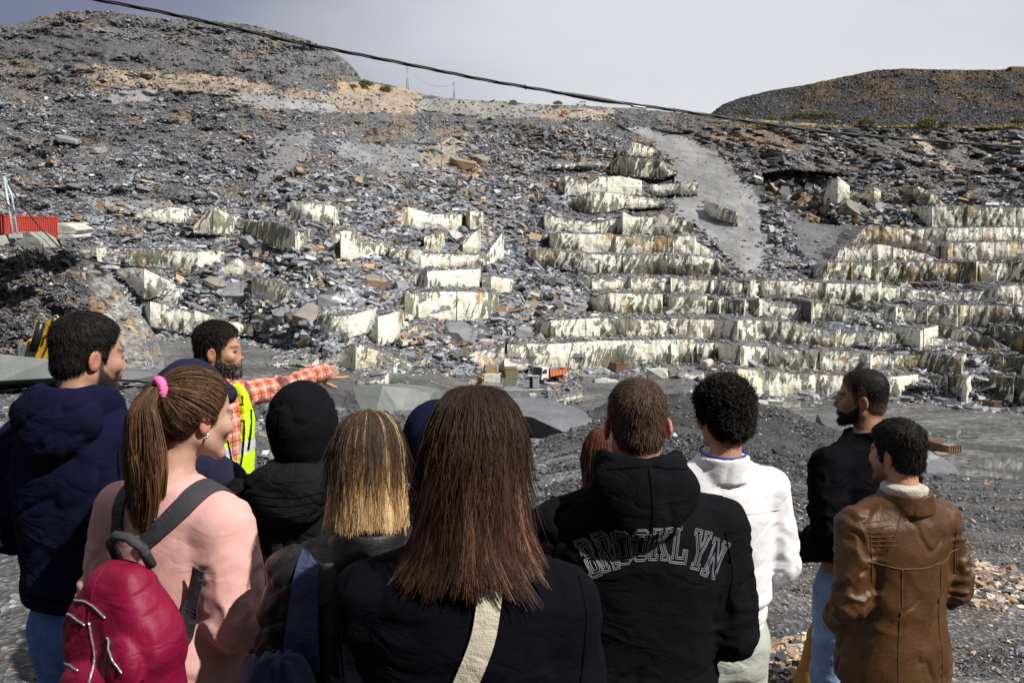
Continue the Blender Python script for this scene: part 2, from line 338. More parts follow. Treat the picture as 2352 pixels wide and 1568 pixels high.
# ================================================================== terraces (sawn bench faces)
def rock_face_mat():
    t = NT('cut_slate_face')
    base = t.co('World', (1, 1, 1))
    wob = t.noise(t.co('World', (.16, .16, .20)), 1.0, 2, .5, 0.0, 1)
    vm = t.n('VectorMath', operation='MULTIPLY_ADD'); t.link(wob, vm.inputs[0]); vm.inputs[1].default_value = (2.8, 2.8, 0); t.link(base, vm.inputs[2])
    sx = t.n('SeparateXYZ'); t.link(vm.outputs[0], sx.inputs[0]); cx = t.n('CombineXYZ')
    t.link(t.math('MULTIPLY_ADD', sx.outputs[2], -.35, sx.outputs[0]), cx.inputs[0]); t.link(sx.outputs[1], cx.inputs[1]); t.link(sx.outputs[2], cx.inputs[2])
    mp = t.n('Mapping'); mp.inputs['Scale'].default_value = (.85, .85, .022); t.link(cx.outputs[0], mp.inputs[0])
    s1 = t.noise(mp.outputs[0], 1.0, 2, .45)
    m3 = t.n('Mapping'); m3.inputs['Scale'].default_value = (2.6, 2.6, .06); t.link(cx.outputs[0], m3.inputs[0]); s1 = t.math('ADD', s1, t.math('MULTIPLY', t.math('SUBTRACT', t.noise(m3.outputs[0], 1.0, 2, .5), .5), .42))
    big = t.noise(t.co('World', (.07, .07, .18)), 1.0, 2, .5)
    s = t.math('ADD', s1, t.math('MULTIPLY', t.math('SUBTRACT', big, .5), .95))
    s = t.math('ADD', s, t.math('MULTIPLY', t.math('SUBTRACT', t.attr('painted_shade', 'Fac'), .5), .40))  # per-face tone: faces turned from the sun painted darker, sunlit returns paler
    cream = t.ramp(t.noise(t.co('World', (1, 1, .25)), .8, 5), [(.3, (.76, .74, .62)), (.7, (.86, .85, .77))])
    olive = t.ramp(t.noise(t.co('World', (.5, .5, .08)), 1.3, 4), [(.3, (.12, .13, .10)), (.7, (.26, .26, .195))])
    olive = t.mix(t.ramp(t.attr('painted_shade', 'Fac'), [(.55, 0), (.82, .85)]), olive, t.ramp(t.noise(t.co('World', (.5, .5, .08)), 1.6, 4), [(.3, (.030, .034, .030)), (.7, (.085, .092, .078))]))
    c = t.mix(t.ramp(s, [(.512, 0), (.528, 1)]), cream, olive)  # raking ledge shadows painted into the face colour as olive streaks
    # bluish grey weathered skins
    skin = t.noise(t.co('World', (.16, .16, .3)), 1.0, 3, .6)
    c = t.mix(t.ramp(skin, [(.66, 0), (.68, 1)]), c, t.ramp(t.noise(t.co('World'), 2.5, 6, .7), [(.3, (.17, .175, .185)), (.7, (.34, .34, .35))]))
    rs = t.noise(t.co('World', (.9, .9, .12)), .7, 4, .6); rb = t.noise(t.co('World', (.06, .06, .1)), 1.0, 2)
    rf = t.ramp(t.math('ADD', t.math('MULTIPLY', rs, .55), t.math('MULTIPLY', rb, .65)), [(.67, 0), (.77, .75)])
    c = t.mix(rf, c, (.52, .33, .13))
    ck = t.vor(t.co('World', (.30, .30, .75)), .62, 'DISTANCE_TO_EDGE')
    c = t.mix(t.math('MULTIPLY', t.ramp(ck, [(.0, .8), (.014, 0)]), t.ramp(t.noise(t.co('World', (.3, .3, .3)), 1.0, 2), [(.48, 0), (.56, 1)])), c, (.07, .07, .065))
    jn = t.n('TexBrick', i_Scale=1.0); jn.offset = .37; jn.squash = 1.0
    jv = t.n('CombineXYZ'); jx_ = t.n('SeparateXYZ'); t.link(base, jx_.inputs[0]); jd = t.noise(t.co('World', (.2, .2, .2)), 1.0, 3, .6)
    t.link(t.math('MULTIPLY_ADD', jd, 3.0, jx_.outputs[0]), jv.inputs[0]); t.link(t.math('ADD', t.math('MULTIPLY', jd, 2.0), t.math('MULTIPLY_ADD', jx_.outputs[0], .08, jx_.outputs[2])), jv.inputs[1]); t.link(jv.outputs[0], jn.inputs['Vector'])
    for nm, vv in (('Mortar Size', .035), ('Brick Width', 3.1), ('Row Height', 1.25), ('Mortar Smooth', .3)): jn.inputs[nm].default_value = vv
    jm = t.math('MULTIPLY', jn.outputs['Fac'], t.ramp(t.noise(t.co('World', (.5, .5, .5)), 1.0, 3), [(.42, 0), (.55, .85)]))
    c = t.mix(jm, c, (.06, .06, .055))
    c = t.mix(1.0, c, t.ramp(t.noise(t.co('World', (1, 1, 2)), 2.5, 7, .7), [(.3, .82), (.6, 1.05)]), 'MULTIPLY')
    # upward facing parts carry dark slate debris
    g = t.n('NewGeometry'); sp = t.n('SeparateXYZ'); t.link(g.outputs['True Normal'], sp.inputs[0])
    up = t.ramp(sp.outputs[2], [(.5, 0), (.62, 1)])
    deb = t.ramp(t.noise(t.co('World'), 2.2, 7, .75), [(.3, (.06, .06, .065)), (.6, (.20, .20, .21)), (.75, (.4, .39, .37))])
    c = t.mix(up, c, deb)
    return t.done(c, .55, t.bump(t.noise(t.co('World', (1, 1, .6)), 1.7, 7, .65), .4, .25), .4)
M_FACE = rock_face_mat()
TERR = []
def terrace(k, chain, painted_shade=.5, depth=13.0, push=0.0, seed=0, name='quarry_terrace'):
    """chain: (x, ytop, ybottom[, extra distance]) along the foot of one sawn face, in region-local trace coordinates."""
    pts = []
    for c in chain:
        x, yt = rg(k, c[0], c[1]); _, yb = rg(k, c[0], c[2]); pts.append((x, yt, max(yb, yt+.6), c[3] if len(c) > 3 else 0.0, c[4] if len(c) > 4 else painted_shade))
    rs = np.random.RandomState(seed+int(pts[0][0]))
    X = []; 
    for a, b in zip(pts[:-1], pts[1:]):
        n = max(2, int(abs(b[0]-a[0])/2.2))
        for i in range(n):
            f = i/n; X.append([a[j]+(b[j]-a[j])*f for j in range(5)])
    X.append(list(pts[-1])); X = np.array(X)
    x, yt, yb, dd, st = X.T
    D = Dtab(x, yb)*(1-.012)+dd-push
    n = len(x)
    yt = yt-.15*(yb-yt)
    yt = yt+fbm(x/5.0, x*0+seed, 0, 51, 3)*1.5; yb = yb+2.5+fbm(x/6.0, x*0+seed, 0, 52, 3)*1.5
    nr = 9; rows = []; sts = []
    blk = np.cumsum(rs.rand(n) < .03)                      # blocks along the face step in and out a little
    off = rs.uniform(-.35, .3, blk.max()+1)[blk]
    for r in range(nr):
        f = r/(nr-1); y = yb+(yt-yb)*f
        bulge = .5*fbm(x/16.0, x*0+f*2.0, 0, 61+seed, 3)+off+f*.9-.5*math.sin(f*3.14)
        rows.append(Pn(x, y, D+bulge))
        # keep each column vertical-ish: distance fixed, height from the picture
        sts.append(st)
    top = rows[-1].copy(); kk = min(25, max(3, n//3)); ker = np.ones(kk)/kk
    for q_ in (1, 2): pad = np.pad(top[:, q_], (kk//2, kk-1-kk//2), mode='edge'); top[:, q_] = np.convolve(pad, ker, 'valid')[:n]
    top[:, 2] = np.minimum(top[:, 2], rows[-1][:, 2]+.1)
    for q, (dy, dz) in enumerate(((1.4, .0), (depth*.4, .15), (depth, .4))):
        rows.append(top+np.stack([0*x, 0*x+dy, fbm(x/8.0, x*0+q, 0, 77, 3)*.35+dz], -1)); sts.append(st)
    low = rows[-1]-np.array((0, 0, 30.0)); rows.append(low); sts.append(st)
    V = np.stack(rows, 0); me = np_mesh(name, V.reshape(-1, 3), gridF(len(rows), n), attrs={'painted_shade': np.concatenate(sts)})
    # close the ends
    bm = bmesh.new(); bm.from_mesh(me); bm.verts.ensure_lookup_table()
    for e in (0, n-1):
        vs_ = [bm.verts[r*n+e] for r in range(len(rows))]
        try: bm.faces.new(vs_ if e == 0 else vs_[::-1])
        except Exception: pass
    bmesh.ops.recalc_face_normals(bm, faces=bm.faces[:]); bm.to_mesh(me); bm.free()
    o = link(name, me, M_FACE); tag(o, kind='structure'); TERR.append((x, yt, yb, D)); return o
T = terrace
# region 6: right-hand amphitheatre, from the pit floor up
T('6', [(-20,825,850),(200,830,870),(430,820,960,0),(640,835,975),(800,850,970),(1100,860,975),(1430,870,990),(1500,868,990),(1640,850,955,2)], .42, seed=1)
T('6', [(1630,850,970,5,.8),(1835,870,1000,1.5,.75),(1840,870,1000,4,.6),(1965,880,1022,0,.5),(2025,845,1000,6,.2)], .75, seed=2)
T('6', [(2015,868,985,6,.8),(2280,880,1030,1,.8),(2284,880,1030,3,.75),(2420,890,1060,1,.8)], .8, seed=3)
T('6', [(-20,650,770),(280,640,745)], .55, seed=4)
T('6', [(270,640,745,2),(330,650,775,0),(800,690,800,0,.5),(1240,700,805,0),(1320,720,805,-1,.5),(1345,700,760,4,.2)], .5, seed=5)
T('6', [(1370,675,720,7,.8),(1650,695,800,3,.75),(1930,740,842,0,.75),(1972,700,800,6,.15)], .8, seed=6)
T('6', [(1965,705,812,6,.75),(2352,745,860,1,.8),(2450,750,870,0,.7)], .8, seed=7)
T('6', [(-20,480,600),(230,490,620),(425,500,632),(452,490,610,4,.2)], .42, seed=8)
T('6', [(452,490,630,5,.6),(760,505,645,2,.5),(1085,572,655,0,.4),(1122,540,650,5,.1)], .5, seed=9)
T('6', [(1310,512,580,7,.55),(1450,520,620,4,.4),(1655,562,672,0,.3),(1680,548,662,4,.1)], .45, seed=10)
T('6', [(1680,548,668,3,.1),(1775,525,642,6,.15)], .1, seed=11)
T('6', [(1775,525,645,7,.8),(2100,590,680,3,.75),(2262,665,692,0,.6)], .8, seed=12)
T('6', [(2270,560,690,3,.8),(2440,570,700,0,.8)], .8, seed=13)
T('6', [(-20,335,445),(205,330,447),(222,325,440,4,.1)], .55, seed=14)
T('6', [(225,330,435,4,.85),(300,345,445,0,.8),(335,330,430,4,.2)], .8, seed=15)
T('6', [(345,345,440,4,.8),(470,355,448,0,.75),(490,345,440,4,.2)], .8, seed=16)
T('6', [(497,350,450,3,.85),(560,350,455,0,.6),(572,340,465,0,.5),(765,445,472,0)], .8, seed=17)
T('6', [(800,350,460,5,.9),(920,365,485,0,.8),(940,345,480,3,.3)], .85, seed=18)
T('6', [(930,345,480,3,.45),(1240,440,495,0,.55),(1325,492,500,0)], .45, seed=19)
T('6', [(1230,388,490,5,.7),(1490,400,497,0,.6),(1512,385,485,4,.1)], .65, seed=20)
T('6', [(1520,400,500,3,.6),(1700,420,502,0,.5),(1705,388,502,1,.4),(1900,388,508,0,.4),(1910,388,512,2,.6),(2300,400,522,0,.6),(2440,410,530,0)], .5, seed=21)
T('6', [(-20,200,300,0,.5),(60,215,305),(430,222,318,0,.5)], .55, seed=22)
T('6', [(440,222,325,5,.9),(515,225,330,0,.8),(550,220,320,4,.2)], .85, seed=23)
T('6', [(555,225,325,4,.6),(610,220,315,0,.2),(900,230,330,0,.35),(1010,240,350,0,.45),(1370,250,368,0,.55),(1398,232,350,4,.1)], .42, seed=24)
T('6', [(1400,250,362,4,.6),(1500,262,362,2,.6),(1840,330,372,0,.5)], .55, seed=25)
T('6', [(2010,250,335,5,.75),(2160,290,382,1,.5),(2175,262,386,0,.25),(2440,258,384,0,.35)], .5, seed=26)
T('6', [(1000,150,205),(1030,100,205),(1310,100,207,0,.7),(1325,98,212,1,.6),(1765,100,218,0,.7)], .68, seed=27)
T('6', [(1775,100,225,6,.9),(2030,100,232,0,.8),(2050,95,225,4,.1)], .85, seed=28)
T('6', [(2060,110,232,2,.2),(2170,170,232,0,.3),(2180,105,232,4,.8),(2440,102,240,0,.75)], .6, seed=29)
T('6', [(-20,55,160,0,.5),(120,55,168,0,.55),(300,75,165),(395,150,162,0)], .5, seed=30)
# region 3: upper right benches
T('3', [(1060,1420,1435),(1130,1335,1436),(1370,1325,1442,0,.5),(1390,1325,1442,1,.45),(1700,1380,1442),(1800,1420,1444)], .48, seed=31)
T('3', [(1840,1318,1432),(2100,1310,1436,0,.35),(2440,1306,1436)], .4, seed=32)
T('3', [(1150,1300,1328),(1290,1205,1322,0,.35),(1440,1205,1330),(1600,1240,1345,0,.3),(1780,1330,1388,-1,.4),(1800,1310,1370,4,.9)], .38, seed=33)
T('3', [(1480,1212,1260),(1800,1215,1312,0,.2),(1830,1215,1318,0,.4),(2440,1204,1306)], .38, depth=9, seed=34)
T('3', [(1735,1075,1205),(1900,1070,1208,0,.6),(2060,1068,1205,1,.5)], .5, seed=35)
T('3', [(2000,1180,1212),(2100,1080,1210,0,.35),(2440,1082,1206)], .4, seed=36)
T('3', [(1600,925,1010,2),(1640,930,1040,0,.5),(1720,970,1055),(1830,1045,1062)], .5, depth=8, seed=37)
T('3', [(0,1165,1260,0,.3),(135,1245,1264)], .3, seed=38)
T('3', [(-20,1270,1392,0,.5),(140,1268,1392),(150,1300,1390,0,.25),(280,1376,1392)], .42, seed=39)
T('3', [(205,1020,1060),(260,1040,1120,0,.35),(420,1100,1165),(430,1120,1165)], .35, depth=2, seed=40)
T('3', [(45,895,958,0,.25),(160,900,958)], .3, depth=6, seed=41)
T('3', [(1050,1000,1018,3),(1100,870,1020,0,.15),(1180,930,1020,1,.4)], .2, depth=6, seed=42)
T('3', [(1305,1000,1016,1),(1345,935,1016,0,.12),(1390,950,1012)], .15, depth=5, seed=43)
# region 5: centre
T('5', [(50,1100,1112,4,.1),(290,985,1142,0,.1),(300,985,1132,2,.5),(560,1070,1132,0,.7),(710,1108,1132,0,.6)], .45, seed=44)
T('5', [(960,1060,1085,3,.7),(1100,1030,1130,2,.55),(1290,1012,1150,0,.3)], .6, seed=45)
T('5', [(1290,1075,1150,-3,.1),(1450,1080,1122,-3,.1)], .1, depth=8, seed=46)
T('5', [(1310,990,1110,0,.35),(1450,985,1122,0,.7),(1580,990,1128,0,.4),(1890,972,1125,0,.4),(1895,970,1125,1,.5),(2352,960,1098,0,.45),(2560,955,1085,0,.5)], .45, seed=47)
T('5', [(1500,840,900,3,.4),(1600,828,948,0,.35),(1925,812,945,0,.3),(1935,812,938,1,.6),(2352,828,942,0,.45),(2500,832,950,0,.45)], .42, seed=48)
T('5', [(1870,680,700,3),(1930,650,745,0,.4),(2000,645,772,0,.45),(2352,652,782,0,.5)], .48, seed=49)
T('5', [(560,705,760,2),(620,650,788,0,.45),(880,640,802,1,.4),(1060,642,800,0,.35),(1180,640,790,0,.45),(1250,655,730,2)], .42, seed=50)
T('5', [(585,532,545,6,.45),(770,482,588,0,.4),(775,492,590,0,.15),(1120,482,602,2,.3)], .35, seed=51)
T('5', [(515,335,402,4,.6),(720,350,442,0,.4),(728,372,448,0,.2),(1160,380,432,0,.35),(1285,235,400,5,.3)], .38, seed=52)
T('5', [(190,236,392,0,.25),(250,240,392,0,.3),(310,290,380,1,.5),(510,300,365,3,.6)], .3, depth=10, seed=53)
T('5', [(545,150,172,2,.2),(640,65,182,0,.3),(820,110,182,0,.15),(1000,110,182,2,.3)], .25, seed=54)
T('5', [(1030,85,150,1,.9),(1060,90,185,0,.25),(1142,98,192,0,.2)], .4, depth=8, seed=55)
T('5', [(750,260,335,1,.3),(865,225,340,0,.1),(880,280,335,1,.5)], .2, depth=6, seed=56)
T('5', [(1010,290,348,1,.2),(1125,210,350,0,.15)], .2, depth=6, seed=57)
T('5', [(30,795,880,1,.5),(240,798,918,0,.5),(245,798,918,0,.1),(400,750,870,4,.15)], .45, seed=58)
T('5', [(380,930,970,3,.3),(440,812,975,0,.25),(570,772,930,0,.3),(590,830,905,3,.6)], .3, depth=8, push=2, seed=59)
T('5', [(1560,112,205,0,.15),(1600,120,215,0,.4),(1760,185,218,0,.4)], .35, seed=60)
T('5', [(2085,100,242,0,.1),(2200,150,245,0,.3),(2352,115,252,0,.3),(2560,170,256)], .3, seed=61)
T('5', [(1600,240,345,0,.5),(1800,245,358),(2025,252,368,0,.35),(2040,262,382,0,.6),(2352,272,392,0,.5),(2560,290,395)], .48, seed=62)
T('5', [(1450,342,380,2),(1500,345,420,0,.6),(1880,382,482,0,.6),(2352,392,497,0,.6),(2560,390,500)], .62, seed=63)
T('5', [(1815,545,575,2),(1880,540,595,0,.5),(2040,540,600,0,.4),(2050,528,605,1,.5),(2120,530,612,2,.7),(2140,530,612,0,.4),(2352,542,622,0,.4),(2460,545,620)], .5, seed=64)
T('5', [(640,862,935,1,.4),(760,850,940,0,.5),(840,905,945,1,.5)], .45, depth=6, seed=65)
T('5', [(1140,535,600,2,.4),(1200,525,618,0,.3),(1350,545,612,1,.4)], .35, depth=6, seed=66)
# region 2
T('2', [(1490,1225,1270),(1530,1200,1302,0,.3),(1700,1245,1312,0,.3),(1760,1205,1312,0,.4),(1900,1200,1306),(2045,1225,1300,0,.4)], .4, seed=67)
T('2', [(2120,1250,1312,1,.3),(2300,1240,1292,0,.4),(2310,1240,1302,0,.2),(2390,1230,1300)], .35, depth=7, seed=68)
T('2', [(1600,1345,1395),(1700,1308,1422,0,.45),(1800,1308,1420),(1920,1320,1392,0,.5),(2200,1352,1382)], .45, seed=69)
T('2', [(1840,1100,1150,0,.7),(1900,1068,1172,0,.75),(2050,1080,1180),(2170,1100,1192,0,.8),(2280,1130,1155)], .75, depth=8, seed=70)
T('2', [(1890,1010,1032),(1985,968,1040,0,.55),(2060,985,1045,0,.7),(2150,1010,1038)], .6, depth=7, seed=71)
T('2', [(1440,1098,1125),(1600,1095,1120,0,.6),(1830,1090,1118)], .5, depth=6, seed=72)
# region 4: left blocks
T('4', [(905,268,282),(1000,230,300,0,.1),(1142,230,312,0,.25),(1250,240,310,2,.6)], .25, depth=10, seed=73)
T('4', [(1300,350,375),(1425,232,388,0,.2),(1435,240,392,0,.45),(1560,290,385,3,.5)], .35, depth=9, seed=74)
T('4', [(1590,310,345,3,.6),(1740,330,425,1,.6),(1860,340,480,0,.5),(1985,400,542,0,.45),(2050,410,515,5,.4)], .5, depth=10, seed=75)
T('4', [(1950,200,290,1,.3),(2030,198,300,0,.3),(2240,222,312,0,.4)], .35, depth=8, seed=76)
T('4', [(2285,400,542,0,.2),(2352,400,565,0,.2)], .25, depth=8, seed=77)
T('4', [(840,520,590,1,.35),(1000,520,612,0,.4),(1110,522,632,0,.35),(1330,542,672,0,.35),(1400,530,665,2,.2),(1485,530,595,5,.15)], .38, seed=78)
T('4', [(1470,622,652,1,.1),(1600,574,672,0,.1),(1775,687,694,0)], .12, depth=10, seed=79)
T('4', [(785,640,655,1,.1),(870,642,725,0,.15),(970,655,822,0,.35),(1080,700,800,0,.45),(1185,740,765,1)], .3, seed=80)
T('4', [(975,860,900,1,.2),(1010,870,1005,0,.2),(1240,930,1045,0,.35),(1435,990,1035,1)], .3, seed=81)
T('4', [(1235,1030,1052,0,.1),(1310,930,1062,0,.25),(1500,990,1062,0,.1),(1700,1010,1062,2,.2)], .2, depth=9, push=1.5, seed=82)
T('4', [(1690,700,845,0,.3),(1850,740,850,0,.5),(1990,790,832,1)], .45, seed=83)
T('4', [(1690,950,1030,0,.7),(1850,950,1035,2,.8)], .75, seed=84)
T('4', [(540,490,522,0,.0),(650,500,532,0,.0)], .0, depth=5, push=3, seed=85)
T('4', [(1100,820,855),(1180,770,860,0,.15),(1240,780,860,2,.5)], .2, depth=6, seed=86)
T('4', [(1860,240,275,0,.05),(1930,250,275,0,.05)], .05, depth=4, seed=87)

T('5', [(1590,1343,1352,0,.2),(1700,1315,1350,0,.2),(1812,1282,1338,0,.1)], .25, depth=5, seed=88)
T('5', [(300,1212,1222,0,.2),(400,1200,1235,0,.2),(495,1186,1240,0,.1)], .25, depth=5, seed=89)
T('4', [(1800,1262,1274),(1960,1240,1282,0,.3),(2100,1268,1288)], .3, depth=5, seed=90)

# continuous rock walls behind the stepped blocks, so that each bench runs on unbroken
for k_, ch in enumerate(([(-20,655,770,3,.45),(800,700,800,3),(1300,722,805,3,.5),(1650,720,818,4,.7),(2440,765,865,4,.75)], [(-20,490,605,3,.4),(450,508,628,3),(1085,580,655,3,.4),(1400,565,665,4,.35),(1700,600,677,4,.5),(2250,660,697,4,.7),(2440,665,702,4,.7)],
     [(-20,345,447,3,.5),(500,362,452,3,.6),(930,385,482,3,.5),(1300,430,500,3,.5),(1700,425,505,3,.5),(2440,425,530,3,.5)], [(-20,215,310,3,.5),(550,240,328,3,.5),(1000,252,350,3,.35),(1400,268,370,3,.4),(1900,300,376,3,.4),(2440,270,388,3,.4)],
     [(1430,878,990,4,.5),(1700,880,1000,4,.7),(2440,895,1062,4,.75)], [(1000,130,207,3,.5),(1775,108,222,3,.6),(2440,112,243,3,.6)])):
    T('6', ch, .5, depth=9, seed=100+k_)
T('3', [(1180,1300,1330,3,.3),(1300,1220,1330,3,.3),(1800,1225,1322,3,.3),(2440,1215,1310,3,.35)], .3, depth=8, seed=107)
T('5', [(1560,125,212,3,.3),(1900,170,232,3,.3),(2100,130,245,3,.25),(2352,140,252,3,.3)], .3, depth=8, seed=108)
# ================================================================== rubble: thousands of broken slate plates
def plates(name, pos, size, tilt, cols, mat, seed=0, flat=.15, kind='stuff', yaw_bias=None, parent=None):
    rs = np.random.RandomState(seed); n = len(pos)
    # irregular five-cornered plates
    m = 5; ang = (np.arange(m)/m*2*np.pi)[None]+rs.uniform(-.45, .45, (n, m)); rad = rs.uniform(.55, 1.1, (n, m))
    el = rs.uniform(.5, 1.0, (n, 1))
    px = np.cos(ang)*rad; py = np.sin(ang)*rad*el
    th = flat*rs.uniform(.4, 1.5, (n, 1))
    skew = rs.uniform(-.12, .12, (n, 2)); shr = rs.uniform(.88, 1.0, (n, 1))
    top = np.stack([px*shr+skew[:, :1], py*shr+skew[:, 1:], th+0*px+rs.uniform(-.1, .1, (n, m))*th], -1)
    bot = np.stack([px, py, -th+0*px], -1)
    V = np.concatenate([top, bot], 1)*np.asarray(size)[:, None, None]*.5
    # rotation: yaw about z, then tilt about a random horizontal axis
    yaw = rs.uniform(0, 2*np.pi, n); c, s = np.cos(yaw), np.sin(yaw)
    x = V[..., 0]*c[:, None]-V[..., 1]*s[:, None]; y = V[..., 0]*s[:, None]+V[..., 1]*c[:, None]; z = V[..., 2]
    ta = rs.uniform(0, 2*np.pi, n); tt = np.abs(rs.normal(0, 1, n))*tilt; tt = np.clip(tt, 0, 1.45)
    if yaw_bias is not None: ta = np.where(rs.rand(n) < .6, yaw_bias+rs.normal(0, .5, n), ta)
    ax, ay = np.cos(ta)[:, None], np.sin(ta)[:, None]; ct, st = np.cos(tt)[:, None], np.sin(tt)[:, None]
    d = (ax*x+ay*y)*(1-ct)
    X = x*ct+ay*z*st+ax*d; Y = y*ct-ax*z*st+ay*d; Z = z*ct+(ax*y-ay*x)*st
    V = np.stack([X, Y, Z], -1)+np.asarray(pos)[:, None, :]
    fl = [0, 1, 2, 3, 4, 9, 8, 7, 6, 5]
    for i in range(m): j = (i+1) % m; fl += [i, 5+i, 5+j, j]
    fl = np.array(fl); sz = np.array([5, 5, 4, 4, 4, 4, 4])
    loops = (np.arange(n)[:, None]*10+fl[None]).ravel(); sizes = np.tile(sz, n)
    me = np_mesh(name, V.reshape(-1, 3), loops=loops, sizes=sizes, cols=np.repeat(cols, 10, 0))
    o = link(name, me, mat, parent)
    if kind: tag(o, kind=kind)
    return o
def slate_mat(name, scale=1.0, rough=.5, contrast=1.0):
    t = NT(name); c = t.attr('Col'); w = t.co('World')
    n = t.noise(w, 1.4*scale, 7, .7); c = t.mix(1.0, c, t.ramp(n, [(.25, 1-.45*contrast), (.5, .98), (.78, 1+.45*contrast)]), 'MULTIPLY')
    return t.done(c, rough, t.bump(t.noise(t.co('World', (1, 1, 2.5)), 3*scale, 6, .7), .5, .12/scale), .45)
M_SLATE = slate_mat('broken_slate')
def palette(rs, n, tan, cream, dark=0.0, base=.30):
    g = rs.gamma(9.0, 1/9.0, n)*base; c = np.stack([g*.93, g*.98, g*1.10], -1)
    u = rs.rand(n)
    t = u < tan; k = rs.rand(n)
    warm = np.stack([.25+.30*k, .18+.20*k, .11+.14*k], -1)*rs.uniform(.6, 1.2, (n, 1)); c[t] = warm[t]
    w = (u >= tan) & (u < tan+cream); cr = np.stack([.68+0*k, .67+0*k, .61+0*k], -1)*rs.uniform(.7, 1.15, (n, 1)); c[w] = cr[w]
    d = (u > 1-dark); c[d] *= .4
    return np.clip(c, .02, .85)
def zone_cover(x, y):
    cov = np.ones(x.shape)
    for poly, c, k in ZONES:
        cov[inpoly(x, y, poly)] = k
    return cov
BOULDER = [(560,500),(720,400),(880,400),(1040,300),(1420,290),(1440,420),(1320,440),(1260,560),(1180,560),(1260,620),(1400,760),(1440,800),(1130,790),(900,790),(640,770),(560,640)]
BOULDER2 = [(1120,560),(1240,570),(1420,760),(1330,790),(1180,780),(1160,700)]
BOULDER3 = [(1900,470),(2010,455),(2110,500),(2090,535),(1930,525)]
def scatter_slope():
    rs = np.random.RandomState(7); n = 150000
    x = rs.uniform(-60, 2420, n); ys = interp(SKY, x); yb = interp(YB, x)
    y = ys+(yb+14-ys)*rs.rand(n)**.93
    cov = zone_cover(x+rs.normal(0, 9, n), y+rs.normal(0, 6, n))
    cov = np.where((cov < .9) & (cov > .05), np.clip(cov+np.clip(fbm(x/18., y/9., 0, 96, 3)*3-.5, 0, .5), 0, 1), cov)
    boul = inpoly(x, y, BOULDER) | inpoly(x, y, BOULDER3)
    keep = rs.rand(n) < cov*np.where(y < 190, .9, 1.0)*np.where(boul, .55, 1); x, y, boul = x[keep], y[keep], boul[keep]; n = len(x)
    lowr = (x > 1500) & (y > 600); keep = ~lowr | (rs.rand(n) < .6); x, y, boul = x[keep], y[keep], boul[keep]; n = len(x)
    D = Dfull(x, y); pos = Pn(x, y, D*.9985)
    ln = np.exp(rs.normal(0, .45, n))
    near = np.clip((y-150)/500.0, 0, 1)
    upr = np.clip((x-1450)/100, 0, 1)*np.clip((450-y)/30, 0, 1)
    size = ln*np.where(boul, 1.55, .68+.34*near)*(1+.1*near)
    size = np.where(y < 180, ln*.75, size)
    right = np.clip((x-1700)/200, 0, 1)
    clump = np.clip(.5+1.5*fbm(x/45.0, y/18.0, 0, 91, 3), 0, 1)
    size *= .6+.8*clump
    big = rs.rand(n) < .015+.07*boul; size = np.where(big, size*rs.uniform(1.7, 3.0, n), size); size = np.minimum(size, 4.8)
    tanp = np.clip(.03+.7*(fbm(x/60.0, y/28.0, 0, 92, 4)-.03)+.22*np.exp(-((x-1180)/190)**2-((y-400)/80)**2)+.10*upr, 0, .8)
    crp = .01+.06*np.clip((y-450)/200, 0, 1)
    c = palette(rs, n, 0, 0, .12); 
    base = palette(rs, n, 1.0, 0); u = rs.rand(n); m = u < tanp; c[m] = base[m]
    cr = palette(rs, n, 0, 1.0); m = (u >= tanp) & (u < tanp+crp); c[m] = cr[m]
    dk = np.clip(1.6*fbm(x/80.0, y/25.0, 0, 93, 3)-.15, 0, .55); c *= (1-dk)[:, None]
    c[y < 190] *= .72
    plates('scree', pos, size*1.12, .5, c, M_SLATE, 5)
    # mid-sized slabs in the tumbled middle and the broken strata of the upper right face
    m = 5200; x = rs.uniform(150, 1460, m); y = rs.uniform(300, 850, m); k = ((x < 1120) | (y < 765)) & (inpoly(x, y, BOULDER) | ((x < 1120) & (y > 470) & (x > 230+.0*y))) & (y < interp(YB, x)) & (fbm(x/40., y/25., 0, 97, 2) > -.1); x, y = x[k], y[k]; m = len(x)
    plates('slab_rubble', Pn(x, y, Dfull(x, y)-.3), rs.uniform(1.7, 4.8, m)*np.where(rs.rand(m) < .1, 1.3, 1), .55, palette(rs, m, .13, .10, .1, .30), M_SLATE, 9, .13)
    m = 2600; x = rs.uniform(1560, 2420, m); y = rs.uniform(292, 470, m); k = (fbm(x/60., (y-.3*x)/18., 0, 98, 3) > .0) & (y > interp(SKY, x)+5) & (y < 470-.0*x); x, y = x[k], y[k]; m = len(x)
    k = zone_cover(x, y) > .2; x, y = x[k], y[k]; m = len(x)
    plates('broken_strata', Pn(x, y, Dfull(x, y)-.4), rs.uniform(2.0, 6.5, m), .28, palette(rs, m, .16, .01, .35, .17), M_SLATE, 10, .13, yaw_bias=1.57)
    m = 260; x = rs.uniform(1745, 1940, m); y = rs.uniform(395, 520, m); k = inpoly(x, y, HOLLOW); x, y = x[k], y[k]; m = len(x)
    plates('hollow_rock', Pn(x, y, Dfull(x, y)-1.0), rs.uniform(2.0, 7.0, m), .7, palette(rs, m, .25, 0, .4, .13), M_SLATE, 11, .3)
    # debris lying along the foot and the ledges of the sawn faces
    P_, S_, C_ = [], [], []
